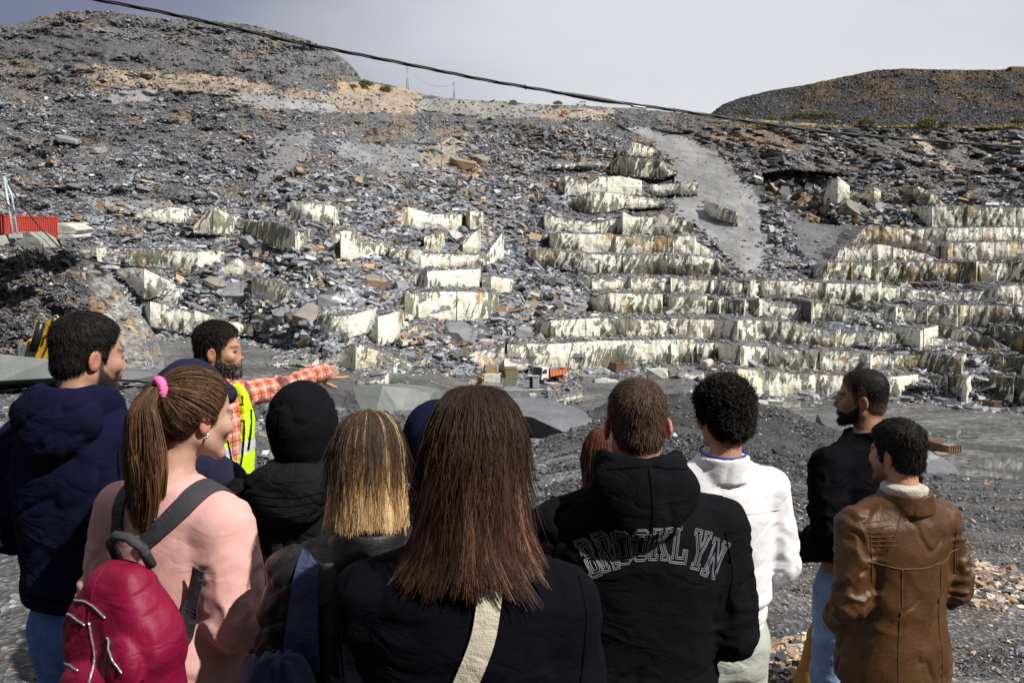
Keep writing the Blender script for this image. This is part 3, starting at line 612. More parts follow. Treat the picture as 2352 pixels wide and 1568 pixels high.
    for k, (tx, ty, tb, tD) in enumerate(TERR):
        L = abs(tx[-1]-tx[0]); m = int(L*(3.6 if tx.mean() < 1500 else 1.1))+8
        u = rs.rand(m)*(len(tx)-1); i = u.astype(int); f = u-i; j = np.minimum(i+1, len(tx)-1)
        X = tx[i]*(1-f)+tx[j]*f; YT = ty[i]*(1-f)+ty[j]*f; DD = tD[i]*(1-f)+tD[j]*f; YBm = tb[i]*(1-f)+tb[j]*f
        q = rs.rand(m); foot = rs.rand(m) < .22
        p = Pn(X, YT, DD+.7); p[:, 1] += 1.3+q*10; p[:, 2] += .15+.06*q*10*.9
        p2 = Pn(X, YBm+2, DD-.4-rs.rand(m)*2.2); p[foot] = p2[foot]
        P_.append(p); S_.append(np.exp(rs.normal(-.5, .45, m))*np.where(foot, .75, 1.0)); C_.append(palette(rs, m, .10+.1*(k % 3 == 0), .12, .2, .25))
    plates('slate_debris', np.concatenate(P_), np.concatenate(S_), .4, np.concatenate(C_), M_SLATE, 6)
    # stones on the pit floor
    m = 3000; x = rs.uniform(330, 2400, m); yb = interp(YB, x); y = yb+3+np.abs(rs.normal(0, 1, m))*9
    k = vnoise(x/30.0, y/9.0, 0, 95) > -.1; x, y = x[k], y[k]; m = len(x)
    plates('pit_rubble', Pn(x, y, Dtab(x, y)), np.exp(rs.normal(-.55, .45, m)), .4, palette(rs, m, .03, .25, .3, .24), M_SLATE, 8)
scatter_slope()
def hill_rubble():
    rs = np.random.RandomState(12); n = 15000; x = rs.uniform(1620, 2400, n); tp = interp(HILLR['sky'], x); y = tp+1+(296-tp)*rs.rand(n); t = (300-y)/(300-tp)
    D = 395+125*np.clip(t, 0, 1)**.8+fbm(x/60., y/30., 0, 71, 4)*9
    o = np.clip(.25+fbm(x/70., y/22., 0, 71, 4)*1.6+.7*(t-.55), 0, 1)*np.clip((x-1750)/120, 0, 1); c = palette(rs, n, 0, 0, .3, .16); w = rs.rand(n) < o*.6; c[w] = np.array((.17, .125, .07))*rs.uniform(.5, 1.4, (w.sum(), 1))
    plates('hill_scree', Pn(x, y, D-.5), np.exp(rs.normal(.1, .4, n)), .5, c*.75, M_SLATE, 14)
hill_rubble()
# ================================================================== near ground (gravel bench the visitors stand on) and left outcrop
CREST = [(-400,870),(-100,868),(350,872),(600,885),(760,940),(1080,950),(1200,1010),(1255,985),(1400,925),(1560,903),(1700,915),(1800,940),(1900,985),(2000,1040),(2120,1085),(2352,1100),(2800,1108)]
DCREST = [(-400,26),(600,26),(760,28),(1080,28),(1200,30),(1255,33),(1400,42),(1560,45),(1700,45),(1900,40),(2120,34),(2352,32),(2800,32)]
D0 = [(-400,3.8),(600,3.8),(1300,4.1),(2000,4.9),(2800,5.5)]
def Dnear(x, y):
    yc = interp(CREST, x); dc = interp(DCREST, x); d0 = interp(D0, x)
    t = np.clip((y-yc)/(1568-yc), 0, 9); return 1/(1/dc+(1/d0-1/dc)*t)
def near_z(wx, wy):
    """height of the near ground under a world point"""
    x = 1176+FV*wx/wy; best = None
    for y in np.linspace(900, 3600, 400):
        d = float(Dnear(x, y))
        if d <= wy: return float(P(x, y, wy)[2])
    return 0.0
def build_near():
    xs = np.linspace(-700, 3050, 520); nr = 420; t = np.linspace(0, 1, nr)[:, None]
    yc = interp(CREST, xs)+fbm(xs/14.0, xs*0, 0, 101, 4, .6)*5
    Y = yc[None]+(3400-yc[None])*t**2.2; X = np.repeat(xs[None], nr, 0)
    D = Dnear(X, Y)
    V = Pn(X, Y, D)
    wx, wy = V[..., 0], V[..., 1]
    # ruts and lumps in world metres
    far = np.clip((wy-6)/14, 0, 1)
    rut = fbm(wx*.25+wy*.06, wy*1.3-wx*.16, 0, 103, 4, .6)
    mound = np.clip((X-1330)/80, 0, 1)*np.clip((2050-X)/120, 0, 1)*far
    V[..., 2] += .10*rut*(.4+far)+.05*fbm(wx*1.7, wy*1.7, 0, 104, 4, .6)*np.clip(wy/5, .3, 1)+mound*.35*fbm(wx*.5, wy*.5, 0, 105, 4, .6)
    g = .085+.05*np.clip(rut*1.5, -1, 1)+.02*fbm(wx*3, wy*3, 0, 106, 3)
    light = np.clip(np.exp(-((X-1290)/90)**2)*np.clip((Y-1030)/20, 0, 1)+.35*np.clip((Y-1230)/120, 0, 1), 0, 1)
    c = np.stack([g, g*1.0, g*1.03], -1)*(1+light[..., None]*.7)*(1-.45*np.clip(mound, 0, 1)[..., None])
    pk = np.clip((fbm(wx*.9, wy*.9, 0, 107, 4)-.05)*3, 0, 1)*np.clip((Y-1150)/200, 0, 1)
    c = c*(1-.5*pk[..., None])+np.array((.20, .16, .13))*.5*pk[..., None]
    # past the crest: bank falls to the pit; in front: carries on under and behind the visitors
    c0 = V[0]; back = [c0+np.array((0, 1.5, -.6)), c0+np.array((0, 14, -9.0)), c0+np.array((0, 40, -24.0))][::-1]
    b = V[-1]; front = [b*np.array((1, 0, 1))+np.array((0, .4, 0)), b*np.array((3, 0, 1))+np.array((0, -12, .3))]
    V = np.concatenate([np.stack(back), V, np.stack(front)], 0); c = np.concatenate([c[:1]]*3+[c]+[c[-1:]]*2, 0)
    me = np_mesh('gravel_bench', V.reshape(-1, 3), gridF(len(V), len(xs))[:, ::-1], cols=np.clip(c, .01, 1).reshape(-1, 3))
    t_ = NT('slate_gravel'); w = t_.co('World'); cc = t_.attr('Col')
    cc = t_.mix(1.0, cc, t_.ramp(t_.noise(w, 9, 9, .8), [(.3, .35), (.5, .9), (.7, 1.9)]), 'MULTIPLY')
    cl = t_.vor(w, 26, 'F1', 'Color'); sp = t_.n('SeparateColor'); t_.link(cl, sp.inputs[0])
    cc = t_.mix(1.0, cc, t_.ramp(sp.outputs[0], [(0, .6), (.8, 1.2), (1, 2.4)]), 'MULTIPLY')
    h = t_.math('ADD', t_.vor(w, 26, 'F1'), t_.noise(w, 12, 8, .75))
    t_.done(cc, .7, t_.bump(h, .8, .04), .35)
    tag(link('gravel_bench', me, t_.m, smooth=True), kind='structure')
    # loose stones: dark flakes on the mound and bank, pale quartz pebbles close by
    rs = np.random.RandomState(21)
    def sc(n, xr, yr, size, pal, name, tilt=.45, dens=None, poly=None, flat=.2, seed=1):
        x = rs.uniform(*xr, n); y = rs.uniform(*yr, n)
        k = y > interp(CREST, x)+1
        if dens is not None: k &= rs.rand(n) < dens(x, y)
        if poly is not None: k &= inpoly(x, y, poly)
        x, y = x[k], y[k]; n = len(x); D = Dnear(x, y); p = Pn(x, y, D)
        s = size(D, n); p[:, 2] += s*.06
        plates(name, p, s, tilt, pal(n), M_GRAV, seed, flat)
    global M_GRAV
    M_GRAV = slate_mat('loose_stone', 8.0, .5)
    sc(60000, (1230, 2160), (900, 1230), lambda D, n: np.exp(rs.normal(0, .5, n))*.0034*D, lambda n: palette(rs, n, .01, .01, .3, .075), 'slate_flakes', .5, seed=31)
    sc(30000, (1740, 2400), (1085, 1600), lambda D, n: np.exp(rs.normal(0, .5, n))*.0036*D, lambda n: palette(rs, n, .12, .03, .3, .15), 'gravel', seed=32, dens=lambda x, y: np.clip(.55+fbm(x/30., y/14., 0, 55, 3)*1.2, 0, 1)*((x < 1960) | (x > 2080)))
    sc(30000, (-60, 1250), (866, 1170), lambda D, n: np.exp(rs.normal(0, .55, n))*.0062*D, lambda n: palette(rs, n, .018, .02, .3, .14), 'slate_shards', .35, flat=.12, seed=33)
    sc(9000, (-20, 2400), (1180, 1600), lambda D, n: np.exp(rs.normal(-.3, .5, n))*.030, lambda n: palette(rs, n, .35, .15, .1, .18), 'quartz_gravel', flat=.5, seed=34, dens=lambda x, y: np.clip(.2+fbm(x/60., y/40., 0, 57, 3)*2, 0, 1))
    sc(6500, (2120, 2400), (1260, 1440), lambda D, n: np.exp(rs.normal(0, .45, n))*.05, lambda n: palette(rs, n, .45, .25, .1, .18)*np.array((1.05, .95, .9)), 'pebble_drift', flat=.5, seed=35,
       poly=[(2190,1270),(2260,1290),(2400,1340),(2400,1430),(2330,1420),(2230,1390),(2190,1330)])
    sc(4500, (1700, 1960), (1380, 1568), lambda D, n: np.exp(rs.normal(0, .45, n))*.042, lambda n: palette(rs, n, .5, .15, .3, .15), 'pebble_heap', flat=.5, seed=36,
       poly=[(1730,1480),(1800,1470),(1900,1440),(1960,1568),(1720,1568)])
build_near()
# ---- rocky outcrop on the left
OUT = [(-400,550),(-100,560),(0,566),(130,567),(165,572),(205,586),(240,615),(272,650),(300,700),(330,730),(352,762),(368,800),(380,838),(388,880)]
def build_outcrop():
    nr, nc = 200, 260
    v = np.linspace(0, 1, nr)[:, None]; xs = np.linspace(-300, 386, nc)[None]
    top = interp(OUT, xs)+fbm(xs/7., xs*0, 0, 121, 4, .6)*3; Y = top+(925-top)*v; X = xs+0*v
    edge = np.clip(1-(388-X)/70.0, 0, 1)
    D = 78-17*v+edge**2*12+fbm(X/60., Y/40., 0, 122, 4, .5)*2.2+fbm(X/10., Y/8., 0, 124, 3, .6)*.22
    Vv = Pn(X, Y, D)
    slab = np.clip((X-(185+.12*(Y-560)))/40, 0, 1)*np.clip((385-X)/10, 0, 1)
    slab = slab*np.clip(1.1+fbm(X/25., Y/25., 0, 123, 3), 0, 1)
    n = fbm(X/12., Y/7., 0, 125, 4)
    c = np.array((.085, .085, .092))*(1+.6*n[..., None]); c = c*(1-slab[..., None])+np.array((.33, .325, .315))*(1+.45*n[..., None])*slab[..., None]
    r = np.clip((fbm(X/30., Y/24., 0, 126, 4)-.12)*5, 0, 1)[..., None]; c = c*(1-.7*r)+np.array((.38, .25, .12))*.7*r
    # flat top running back behind the container
    x0 = X[0]; y0 = Y[0]; d0 = D[0]; dn = np.clip((y0-566)/10, 0, 1); back = [Pn(x0, y0+1+dn*4, d0+3), Pn(x0, y0+3+dn*30, d0+14), Pn(x0, y0+14+dn*90, d0+30)][::-1]
    side = None
    Vv = np.concatenate([np.stack(back), Vv], 0); c = np.concatenate([c[:1], c[:1], c[:1], c], 0)
    me = np_mesh('rock_outcrop', Vv.reshape(-1, 3), gridF(nr+3, nc)[:, ::-1], cols=np.clip(c, .02, 1).reshape(-1, 3))
    m = bpy.data.materials['slate_terrain']; tag(link('rock_outcrop', me, m), kind='structure')
    rs = np.random.RandomState(3); n = 16000; x = rs.uniform(-60, 384, n); tp = interp(OUT, x); y = tp+(900-tp)*rs.rand(n)
    k = rs.rand(n) < np.where(x > 190+.12*(y-560), .03, .95); x, y = x[k], y[k]; n = len(x); v1 = (y-interp(OUT, x))/(925-interp(OUT, x)); e1 = np.clip(1-(388-x)/70, 0, 1)
    D = 78-17*v1+e1**2*12+fbm(x/60., y/40., 0, 122, 4, .5)*2.2+fbm(x/10., y/8., 0, 124, 3, .6)*.22
    plates('outcrop_rubble', Pn(x, y, D-.08), np.exp(rs.normal(-1.25, .5, n)), .7, palette(rs, n, .07, .03, .35, .17), M_SLATE, 41)
build_outcrop()
# ================================================================== rocks, machines and fittings
def rock(name, mat, size, flat=.4, seed=0, cuts=9):
    """angular slate block: a box of plates cut by random planes, roughened"""
    rs = np.random.RandomState(seed); bm = bmesh.new(); bmesh.ops.create_cube(bm, size=1.0)
    bmesh.ops.scale(bm, vec=(1, rs.uniform(.55, .95), flat), verts=bm.verts)
    for k in range(cuts):
        a = rs.uniform(0, 2*math.pi); n = Vector((math.cos(a), math.sin(a), rs.normal(0, .35))).normalized()
        ext = max(v.co.dot(n) for v in bm.verts); g = bm.verts[:]+bm.edges[:]+bm.faces[:]
        r = bmesh.ops.bisect_plane(bm, geom=g, plane_co=n*ext*rs.uniform(.62, .95), plane_no=n, clear_outer=True)
        e = [x for x in r['geom_cut'] if isinstance(x, bmesh.types.BMEdge)]
        if e:
            try: bmesh.ops.contextual_create(bm, geom=e)
            except Exception: pass
    bmesh.ops.triangulate(bm, faces=bm.faces[:]); bmesh.ops.subdivide_edges(bm, edges=bm.edges[:], cuts=2, use_grid_fill=True)
    for v in bm.verts: v.co = v.co*size
    co = np.array([v.co[:] for v in bm.verts]); d = fbm(co[:, 0]*1.3/size*3+seed, co[:, 1]*3/size, co[:, 2]*9/size, seed, 3)*size*.022
    nr = np.array([v.normal[:] for v in bm.verts])
    for v, q, n in zip(bm.verts, d, nr): v.co += Vector(n)*float(q)
    me = bpy.data.meshes.new(name); bm.to_mesh(me); bm.free(); me.polygons.foreach_set('use_smooth', np.zeros(len(me.polygons), bool)); return me
def rock_mat(name, a, b, c=None, sc=.8):
    t = NT(name); w = t.co('Object'); n = t.noise(w, sc, 7, .68); col = t.ramp(n, [(.3, a), (.7, b)])
    if c is not None: col = t.mix(t.ramp(t.noise(t.co('Object', (1, 1, 1.5)), sc*.7, 4, .6), [(.46, 0), (.56, .85)]), col, c)
    col = t.mix(t.ramp(t.vor(t.co('Object', (1, 1, 2)), sc*.9, 'DISTANCE_TO_EDGE'), [(0, .6), (.02, 0)]), col, (.04, .04, .04))
    return t.done(col, .6, t.bump(t.noise(t.co('Object', (1, 1, 4)), sc*3, 7, .7), .6, .12/sc), .35)
RM = [rock_mat('grey_slate', (.13, .135, .15), (.30, .30, .32)), rock_mat('blue_slate', (.17, .175, .20), (.34, .345, .37)), rock_mat('rusty_slate', (.17, .165, .16), (.32, .30, .28), (.40, .26, .13)),
      rock_mat('pale_slate', (.40, .40, .37), (.66, .65, .58)), rock_mat('dark_slate', (.06, .06, .065), (.15, .15, .16))]
def surf_pt(x, y): return P(x, y, float(Dfull(np.array([x*1.0]), np.array([y*1.0]))[0]))
def boulders():
    rs = np.random.RandomState(17); pr = [[rock('slate_boulder', RM[m], 1.0, f, 100+7*m+k) for k, f in enumerate((.32, .45, .6, .25))] for m in range(5)]
    for m, l in enumerate(pr):
        for me in l: me.materials.append(RM[m])
    areas = [(BOULDER, 118, (1.9, 5.2), 'slate boulders tumbled down the middle of the quarry slope', 'large broken slate boulder tumbled among the rubble in the middle of the quarry slope', (.40, .25, .2, .12, .03)),
             ([(560,560),(1000,470),(1130,600),(900,740),(640,740)], 26, (1.6, 3.6), 'slate boulders between the pale blocks on the left', 'broken slate boulder between the pale sawn blocks left of the middle', (.4, .3, .15, .15, .0)),
             (BOULDER2, 34, (1.4, 3.4), 'slate boulders in the rock fall above the truck', 'slate boulder in the narrow rock fall above the orange truck', (.4, .3, .15, .12, .03)),
             (BOULDER3, 22, (2.2, 4.6), 'slate boulders below the dark hollow', 'slate boulder heaped right below the dark hollow in the upper right face', (.25, .35, .3, .1, 0)),
             ([(985,835),(1030,820),(1060,822),(1120,850),(1115,872),(1000,862)], 26, (1.0, 2.4), 'slate boulders piled on the pit floor', 'slate boulder in the pile on the pit floor left of the green skip', (.5, .35, .05, .1, 0)),
             ([(1560,868),(1690,868),(1720,905),(1580,905)], 20, (1.0, 2.6), 'slate boulders spilled on the pit floor below the tank', 'slate boulder spilled on the pit floor below the white tank', (.5, .2, .0, .2, .1))]
    for poly, n, (s0, s1), grp, lab, w in areas:
        xs, ys = zip(*poly); c = 0
        while c < n:
            x, y = rs.uniform(min(xs), max(xs)), rs.uniform(min(ys), max(ys))
            if not inpoly(np.array([x]), np.array([y]), poly)[0]: continue
            m = rs.choice(5, p=np.array(w)/sum(w)); s = s0+(s1-s0)*rs.rand()**2.2
            o = bpy.data.objects.new('slate_boulder', pr[m][rs.randint(4)]); COL.objects.link(o); p = surf_pt(x, y)
            o.location = p+Vector((0, -.6, s*.10)); o.rotation_euler = (rs.normal(.15, .42), rs.normal(0, .42), rs.uniform(0, 6.28)); o.scale = (s, s*rs.uniform(.7, 1.1), s*rs.uniform(.7, 1.3))
            tag(o, lab, 'boulder', grp); c += 1
    big = [(rg('2', 830, 1110), 8.5, 2, .35, (.35, .15, .3), 'huge cracked slate boulder with an orange-brown top face, left half of the twin'),
           (rg('2', 980, 1090), 8.0, 2, .3, (.5, -.2, 1.1), 'huge orange-brown slate boulder leaning on the cracked one beside it'),
           (rg('2', 1430, 1350), 5.4, 1, .45, (.2, .0, .4), 'blue-grey rounded slate boulder right of the tan rubble, below the brown striped face'),
           (rg('2', 880, 870), 6.0, 0, .3, (.3, .1, .2), 'flat grey slate slab lying near the rim under the tan rock band'),
           (rg('3', 1170, 1090), 8.0, 2, .45, (.9, .3, .5), 'big slate block stained tan, leaning below the dark hollow'),
           (rg('3', 1370, 1075), 5.4, 1, .3, (.9, -.2, .2), 'smooth grey slate slab tilted in the heap below the dark hollow'),
           (rg('3', 1340, 1160), 4.2, 3, .3, (.1, 0, .3), 'white slab lying at the foot of the heap below the dark hollow'),
           (rg('2', 1640, 1090), 5.5, 2, .5, (.4, .3, 1.0), 'brown slate boulder stopped above the striped cream faces'),
           (rg('5', 980, 900), 8.2, 0, .28, (.35, .0, .3), 'wide flat grey slate boulder at the foot of the slope above the pit rubble'),
           (rg('5', 1160, 962), 4.0, 3, .3, (.05, 0, .1), 'white slab lying on the ledge above the truck, left'),
           (rg('5', 1420, 910), 4.6, 1, .7, (.5, .2, .2), 'grey triangular boulder above the white truck'),
           (rg('5', 950, 250), 4.2, 3, .5, (.9, .5, .2), 'white wedge-shaped block standing on the ledge over the cream corner'),
           (rg('5', 1790, 760), 5.0, 0, .3, (.3, -.3, .6), 'dark slate slab tipped at the end of the pale bench face'),
           (rg('5', 1690, 690), 3.4, 1, .6, (.6, .4, .1), 'rounded grey boulder left of the pale bench face'),
           (rg('5', 420, 560), 6.2, 2, .35, (.3, .2, .1), 'rust-edged slate block on the left rubble above the cream beam'),
           (rg('5', 110, 700), 5.2, 0, .4, (.4, .1, .9), 'grey slate boulder in the rubble left of the long cream face'),
           (rg('4', 2090, 970), 7.0, 2, .35, (.7, .2, .3), 'large tan-grey slab leaning above the floor behind the pointing man'),
           (rg('4', 1930, 960), 5.4, 1, .5, (.6, -.2, .3), 'grey slate slab leaning left of the large tan-grey slab'),
           (rg('4', 1460, 750), 5.2, 2, .4, (.5, .3, .3), 'streaked tan boulder above the fallen cream blocks on the left'),
           (rg('4', 1600, 800), 6.6, 0, .4, (.6, .0, .2), 'dark grey slab standing left of the cracked cream face'),
           (rg('4', 1980, 70), 5.6, 1, .35, (.4, .1, .5), 'light grey boulder below the grey cliff slab on the upper left'),
           (rg('4', 2110, 260), 4.8, 1, .5, (.5, .3, .6), 'grey boulder in front of the cream block on the upper left'),
           (rg('4', 1220, 280), 4.4, 2, .4, (.4, .2, .3), 'orange-edged boulder right of the cream block on the left ledge'),
           (rg('4', 1350, 140), 4.2, 0, .3, (.3, .1, .6), 'flat boulder at the bottom of the left scree'),
           (rg('1', 480, 960), 9.0, 1, .12, (.35, .1, .5), 'pale grey flat slab lying in the left scree'),
           (rg('1', 670, 1020), 5.2, 0, .3, (.2, .0, .1), 'rectangular grey slab in the left scree'),
           (rg('1', 560, 1140), 4.6, 1, .3, (.3, .2, .9), 'triangular grey slab low in the left scree'),
           (rg('1', 540, 1260), 6.4, 0, .2, (.2, .0, .1), 'long flat grey slab at the foot of the left scree'),
           (rg('2', 1520, 770), 3.2, 2, .8, (.1, 0, .2), 'reddish round boulder on the rim below the white van')]
    for k, ((x, y), s, m, fl, rot, lab) in enumerate(big):
        mt = RM[m] if k != len(big)-1 else rock_mat('red_rock', (.30, .11, .07), (.42, .17, .11))
        o = link('slate_boulder', rock('slate_boulder', mt, 1.0, fl, 300+k, 11), mt); p = surf_pt(x, y); o.location = p+Vector((0, -1.0, s*.08)); o.rotation_euler = rot; o.scale = (s,)*3; tag(o, lab, 'boulder', 'slate boulders')
boulders()
def prism_rock(label, cat, front, dep, back, mat, name='slate_slab', cuts=3, amp=.05, grp=None, seed=1):
    """solid slab whose outline is traced, with its own distance and thickness"""
    bm = bmesh.new(); f = [bm.verts.new(P(x, y, d)) for (x, y), d in zip(front, dep)]; b = [bm.verts.new(v.co+Vector(back)) for v in f]; n = len(f)
    bm.faces.new(f); bm.faces.new(b[::-1])
    for i in range(n): bm.faces.new((f[i], b[i], b[(i+1) % n], f[(i+1) % n]))
    bmesh.ops.recalc_face_normals(bm, faces=bm.faces[:]); bmesh.ops.triangulate(bm, faces=bm.faces[:]); bmesh.ops.subdivide_edges(bm, edges=bm.edges[:], cuts=cuts, use_grid_fill=True, fractal=.0)
    c = sum((v.co for v in bm.verts), Vector())/len(bm.verts); bm.normal_update()
    for v in bm.verts:
        q = float(fbm(v.co.x*1.1, v.co.y*1.1, v.co.z*3.0, seed, 4))*amp; v.co += v.normal*q
    for v in bm.verts: v.co -= c
    me = bpy.data.meshes.new(name); bm.to_mesh(me); bm.free(); me.polygons.foreach_set('use_smooth', np.zeros(len(me.polygons), bool)); o = link(name, me, mat); o.location = c; tag(o, label, cat, grp); return o
SAWN = NT('sawn_slate'); _w = SAWN.co('Object', (1, 1, 1), (0, 0, .0)); _s = SAWN.noise(SAWN.co('Object', (.6, .6, 9)), 1.6, 3, .5, .4)
SAWN = SAWN.done(SAWN.mix(SAWN.ramp(_s, [(.36, .8), (.42, 0)]), SAWN.ramp(SAWN.noise(_w, .8, 5), [(.3, (.115, .13, .128)), (.7, (.165, .18, .178))]), (.12, .13, .13)), .5, SAWN.bump(SAWN.noise(_w, 9, 6), .3, .03), .4)
SKIN_ = rock_mat('slate_skin', (.115, .12, .14), (.19, .195, .215), None, .9)
q5 = lambda *p: [rg('5', a, b) for a, b in p]; q4 = lambda *p: [rg('4', a, b) for a, b in p]
prism_rock('huge flat blue-grey slate slab tilted on the gravel right of the long brown hair', 'boulder', [(1120,930),(1186,913),(1258,914),(1339,944),(1375,976),(1357,1010),(1339,1016),(1267,978),(1222,958),(1130,945)], [29,33,33,31,28.5,27,26.8,26.5,26.7,27.5], (-.15, .25, -.62), SKIN_, amp=.07, cuts=4)
prism_rock('pale sawn face of a split slate block lying behind the black hood', 'boulder', q5((272,1252),(470,1246),(640,1262),(800,1300),(812,1345),(770,1405),(600,1432),(430,1420),(320,1400),(285,1330)), [29.5]*2+[30,30.5,30.5,30,29.3,29,29,29.2], (.3, 2.2, -.28), SAWN, amp=.03, cuts=4)
prism_rock('dark rough half of the split slate block, left of its pale sawn face', 'boulder', q5((-60,1222),(270,1250),(290,1330),(320,1398),(170,1405),(-60,1370)), [29.5,29.4,29.1,28.9,29,29.4], (-.2, 2.2, -.28), RM[4], amp=.12, cuts=4)
prism_rock('grey-green sawn slate slab lying at the left edge in front of the yellow excavator', 'boulder', [(-140,800),(0,812),(120,826),(210,840),(370,860),(300,872),(150,866),(0,874),(-140,890)], [20,20,20.5,21,22,21,20,19.5,19.5], (.4, 1.4, -.35), SAWN, amp=.035, cuts=4, seed=4)
prism_rock('long flat grey slab behind the cropped head of the navy hoodie man', 'boulder', q4((740,1300),(1080,1320),(1560,1400),(1540,1450),(1150,1440),(900,1440),(760,1400)), [25,25.5,26,24.5,24,24,24], (.3, 2.2, -.32), SKIN_, amp=.06, cuts=4, seed=5)
prism_rock('dark angular rock block on the gravel bank beside the bomber jacket man', 'boulder', [(1880,1000),(1888,970),(1925,968),(1960,972),(1965,1005),(1930,1012)], [44,44,45,45,43,43], (.5, 2.0, .1), RM[4], amp=.15, cuts=3, seed=6)
prism_rock('rounded bluish slate slab at the water edge, low right', 'boulder', [(2126,1065),(2160,1050),(2190,1062),(2202,1085),(2170,1092),(2130,1088)], [52,54,54,52,50,50], (.2, 1.2, -.5), SKIN_, amp=.1, cuts=3, seed=7)
prism_rock('split pale block leaning behind the bluish slab, low right', 'boulder', [(2095,1045),(2130,1034),(2160,1048),(2165,1060),(2120,1064)], [56,57,57,55,54], (.2, 1.2, -.3), RM[1], amp=.12, cuts=3, seed=8)
prism_rock('cream half of the split block holding the ladder mast beside the red container', 'boulder', q4((-40,415),(95,388),(100,470),(-40,476)), [69,69,68.6,68.6], (0, 2.0, .1), RM[3], amp=.05, cuts=3, seed=9)
prism_rock('grey half of the split block at the foot of the ladder mast', 'boulder', q4((100,470),(120,388),(190,384),(260,430),(292,488),(200,488)), [68.2]*6, (.2, 2.2, .1), rock_mat('grey_green_slate', (.24, .255, .23), (.36, .37, .34)), amp=.06, cuts=3, seed=10)
prism_rock('white layered slab jutting out right of the red container', 'boulder', q4((385,325),(440,330),(520,372),(505,395),(388,388)), [73]*5, (0, 3, .2), RM[3], amp=.1, cuts=3, seed=11)
prism_rock('lower white slab jutting out right of the red container', 'boulder', q4((388,398),(480,400),(500,420),(430,432),(390,430)), [72.6]*5, (0, 3, .2), RM[3], amp=.08, cuts=3, seed=12)
def MBox(bm, c, s, rot=None, bev=0.0):
    r = bmesh.ops.create_cube(bm, size=1.0); vs_ = r['verts']; M = Matrix.Translation(c) @ (rot.to_4x4() if rot is not None else Matrix.Identity(4)) @ Matrix.Diagonal((s[0], s[1], s[2], 1)); bmesh.ops.transform(bm, matrix=M, verts=vs_)
    if bev > 0: bmesh.ops.bevel(bm, geom=list({e for v in vs_ for e in v.link_edges}), offset=bev, segments=2, affect='EDGES')
def MCyl(bm, c, r, h, axis='Z', seg=24, r2=None):
    q = bmesh.ops.create_cone(bm, cap_ends=True, segments=seg, radius1=r, radius2=r if r2 is None else r2, depth=h); R_ = {'Z': Matrix.Identity(4), 'X': Matrix.Rotation(math.pi/2, 4, 'Y'), 'Y': Matrix.Rotation(math.pi/2, 4, 'X')}[axis]
    bmesh.ops.transform(bm, matrix=Matrix.Translation(c) @ R_, verts=q['verts'])
def MPoly(bm, pts, y0, y1):
    a = [bm.verts.new((x, y0, z)) for x, z in pts]; b = [bm.verts.new((x, y1, z)) for x, z in pts]; n = len(a); bm.faces.new(a); bm.faces.new(b[::-1])
    for i in range(n): bm.faces.new((a[i], b[i], b[(i+1) % n], a[(i+1) % n]))
def part(name, mat, parent, fn):
    bm = bmesh.new(); fn(bm); bmesh.ops.recalc_face_normals(bm, faces=bm.faces[:]); me = bpy.data.meshes.new(name); bm.to_mesh(me); bm.free()
    me.polygons.foreach_set('use_smooth', np.zeros(len(me.polygons), bool)); return link(name, me, mat, parent)
def floor_pt(x, y): return P(x, y, float(Dtab(np.array([x*1.0]), np.array([y*1.0]))[0]))
O_ = {'white': simple('white_paint', (.78, .78, .76), .4, var=.06, dirt=(.45, .43, .40)), 'orange': simple('orange_paint', (.72, .16, .04), .45, dirt=(.45, .22, .12)), 'glass': simple('dark_glass', (.02, .035, .04), .06, bump=0, spec=.8),
      'blk': simple('black_plastic', (.02, .02, .022), .5), 'rub': simple('tyre_rubber', (.05, .05, .05), .85), 'steel': simple('grey_steel', (.35, .35, .35), .4, .5), 'red': simple('red_container_paint', (.46, .055, .04), .55, var=.1, dirt=(.33, .06, .04)),
      'rust': simple('rusty_steel', (.23, .13, .075), .8, var=.3, dirt=(.10, .06, .04)), 'green': simple('weathered_green_steel', (.30, .30, .20), .7, var=.2, dirt=(.30, .15, .07)), 'galv': simple('galvanised_sheet', (.50, .56, .60), .4, .3, var=.05), 'yel': simple('yellow_paint', (.72, .42, .02), .45, var=.1, dirt=(.4, .25, .08)),
      'tank': simple('tank_paint', (.74, .70, .66), .5, var=.05, dirt=(.40, .17, .08)), 'beige': simple('beige_block', (.62, .58, .45), .8), 'wood': simple('weathered_wood', (.34, .18, .07), .85)}
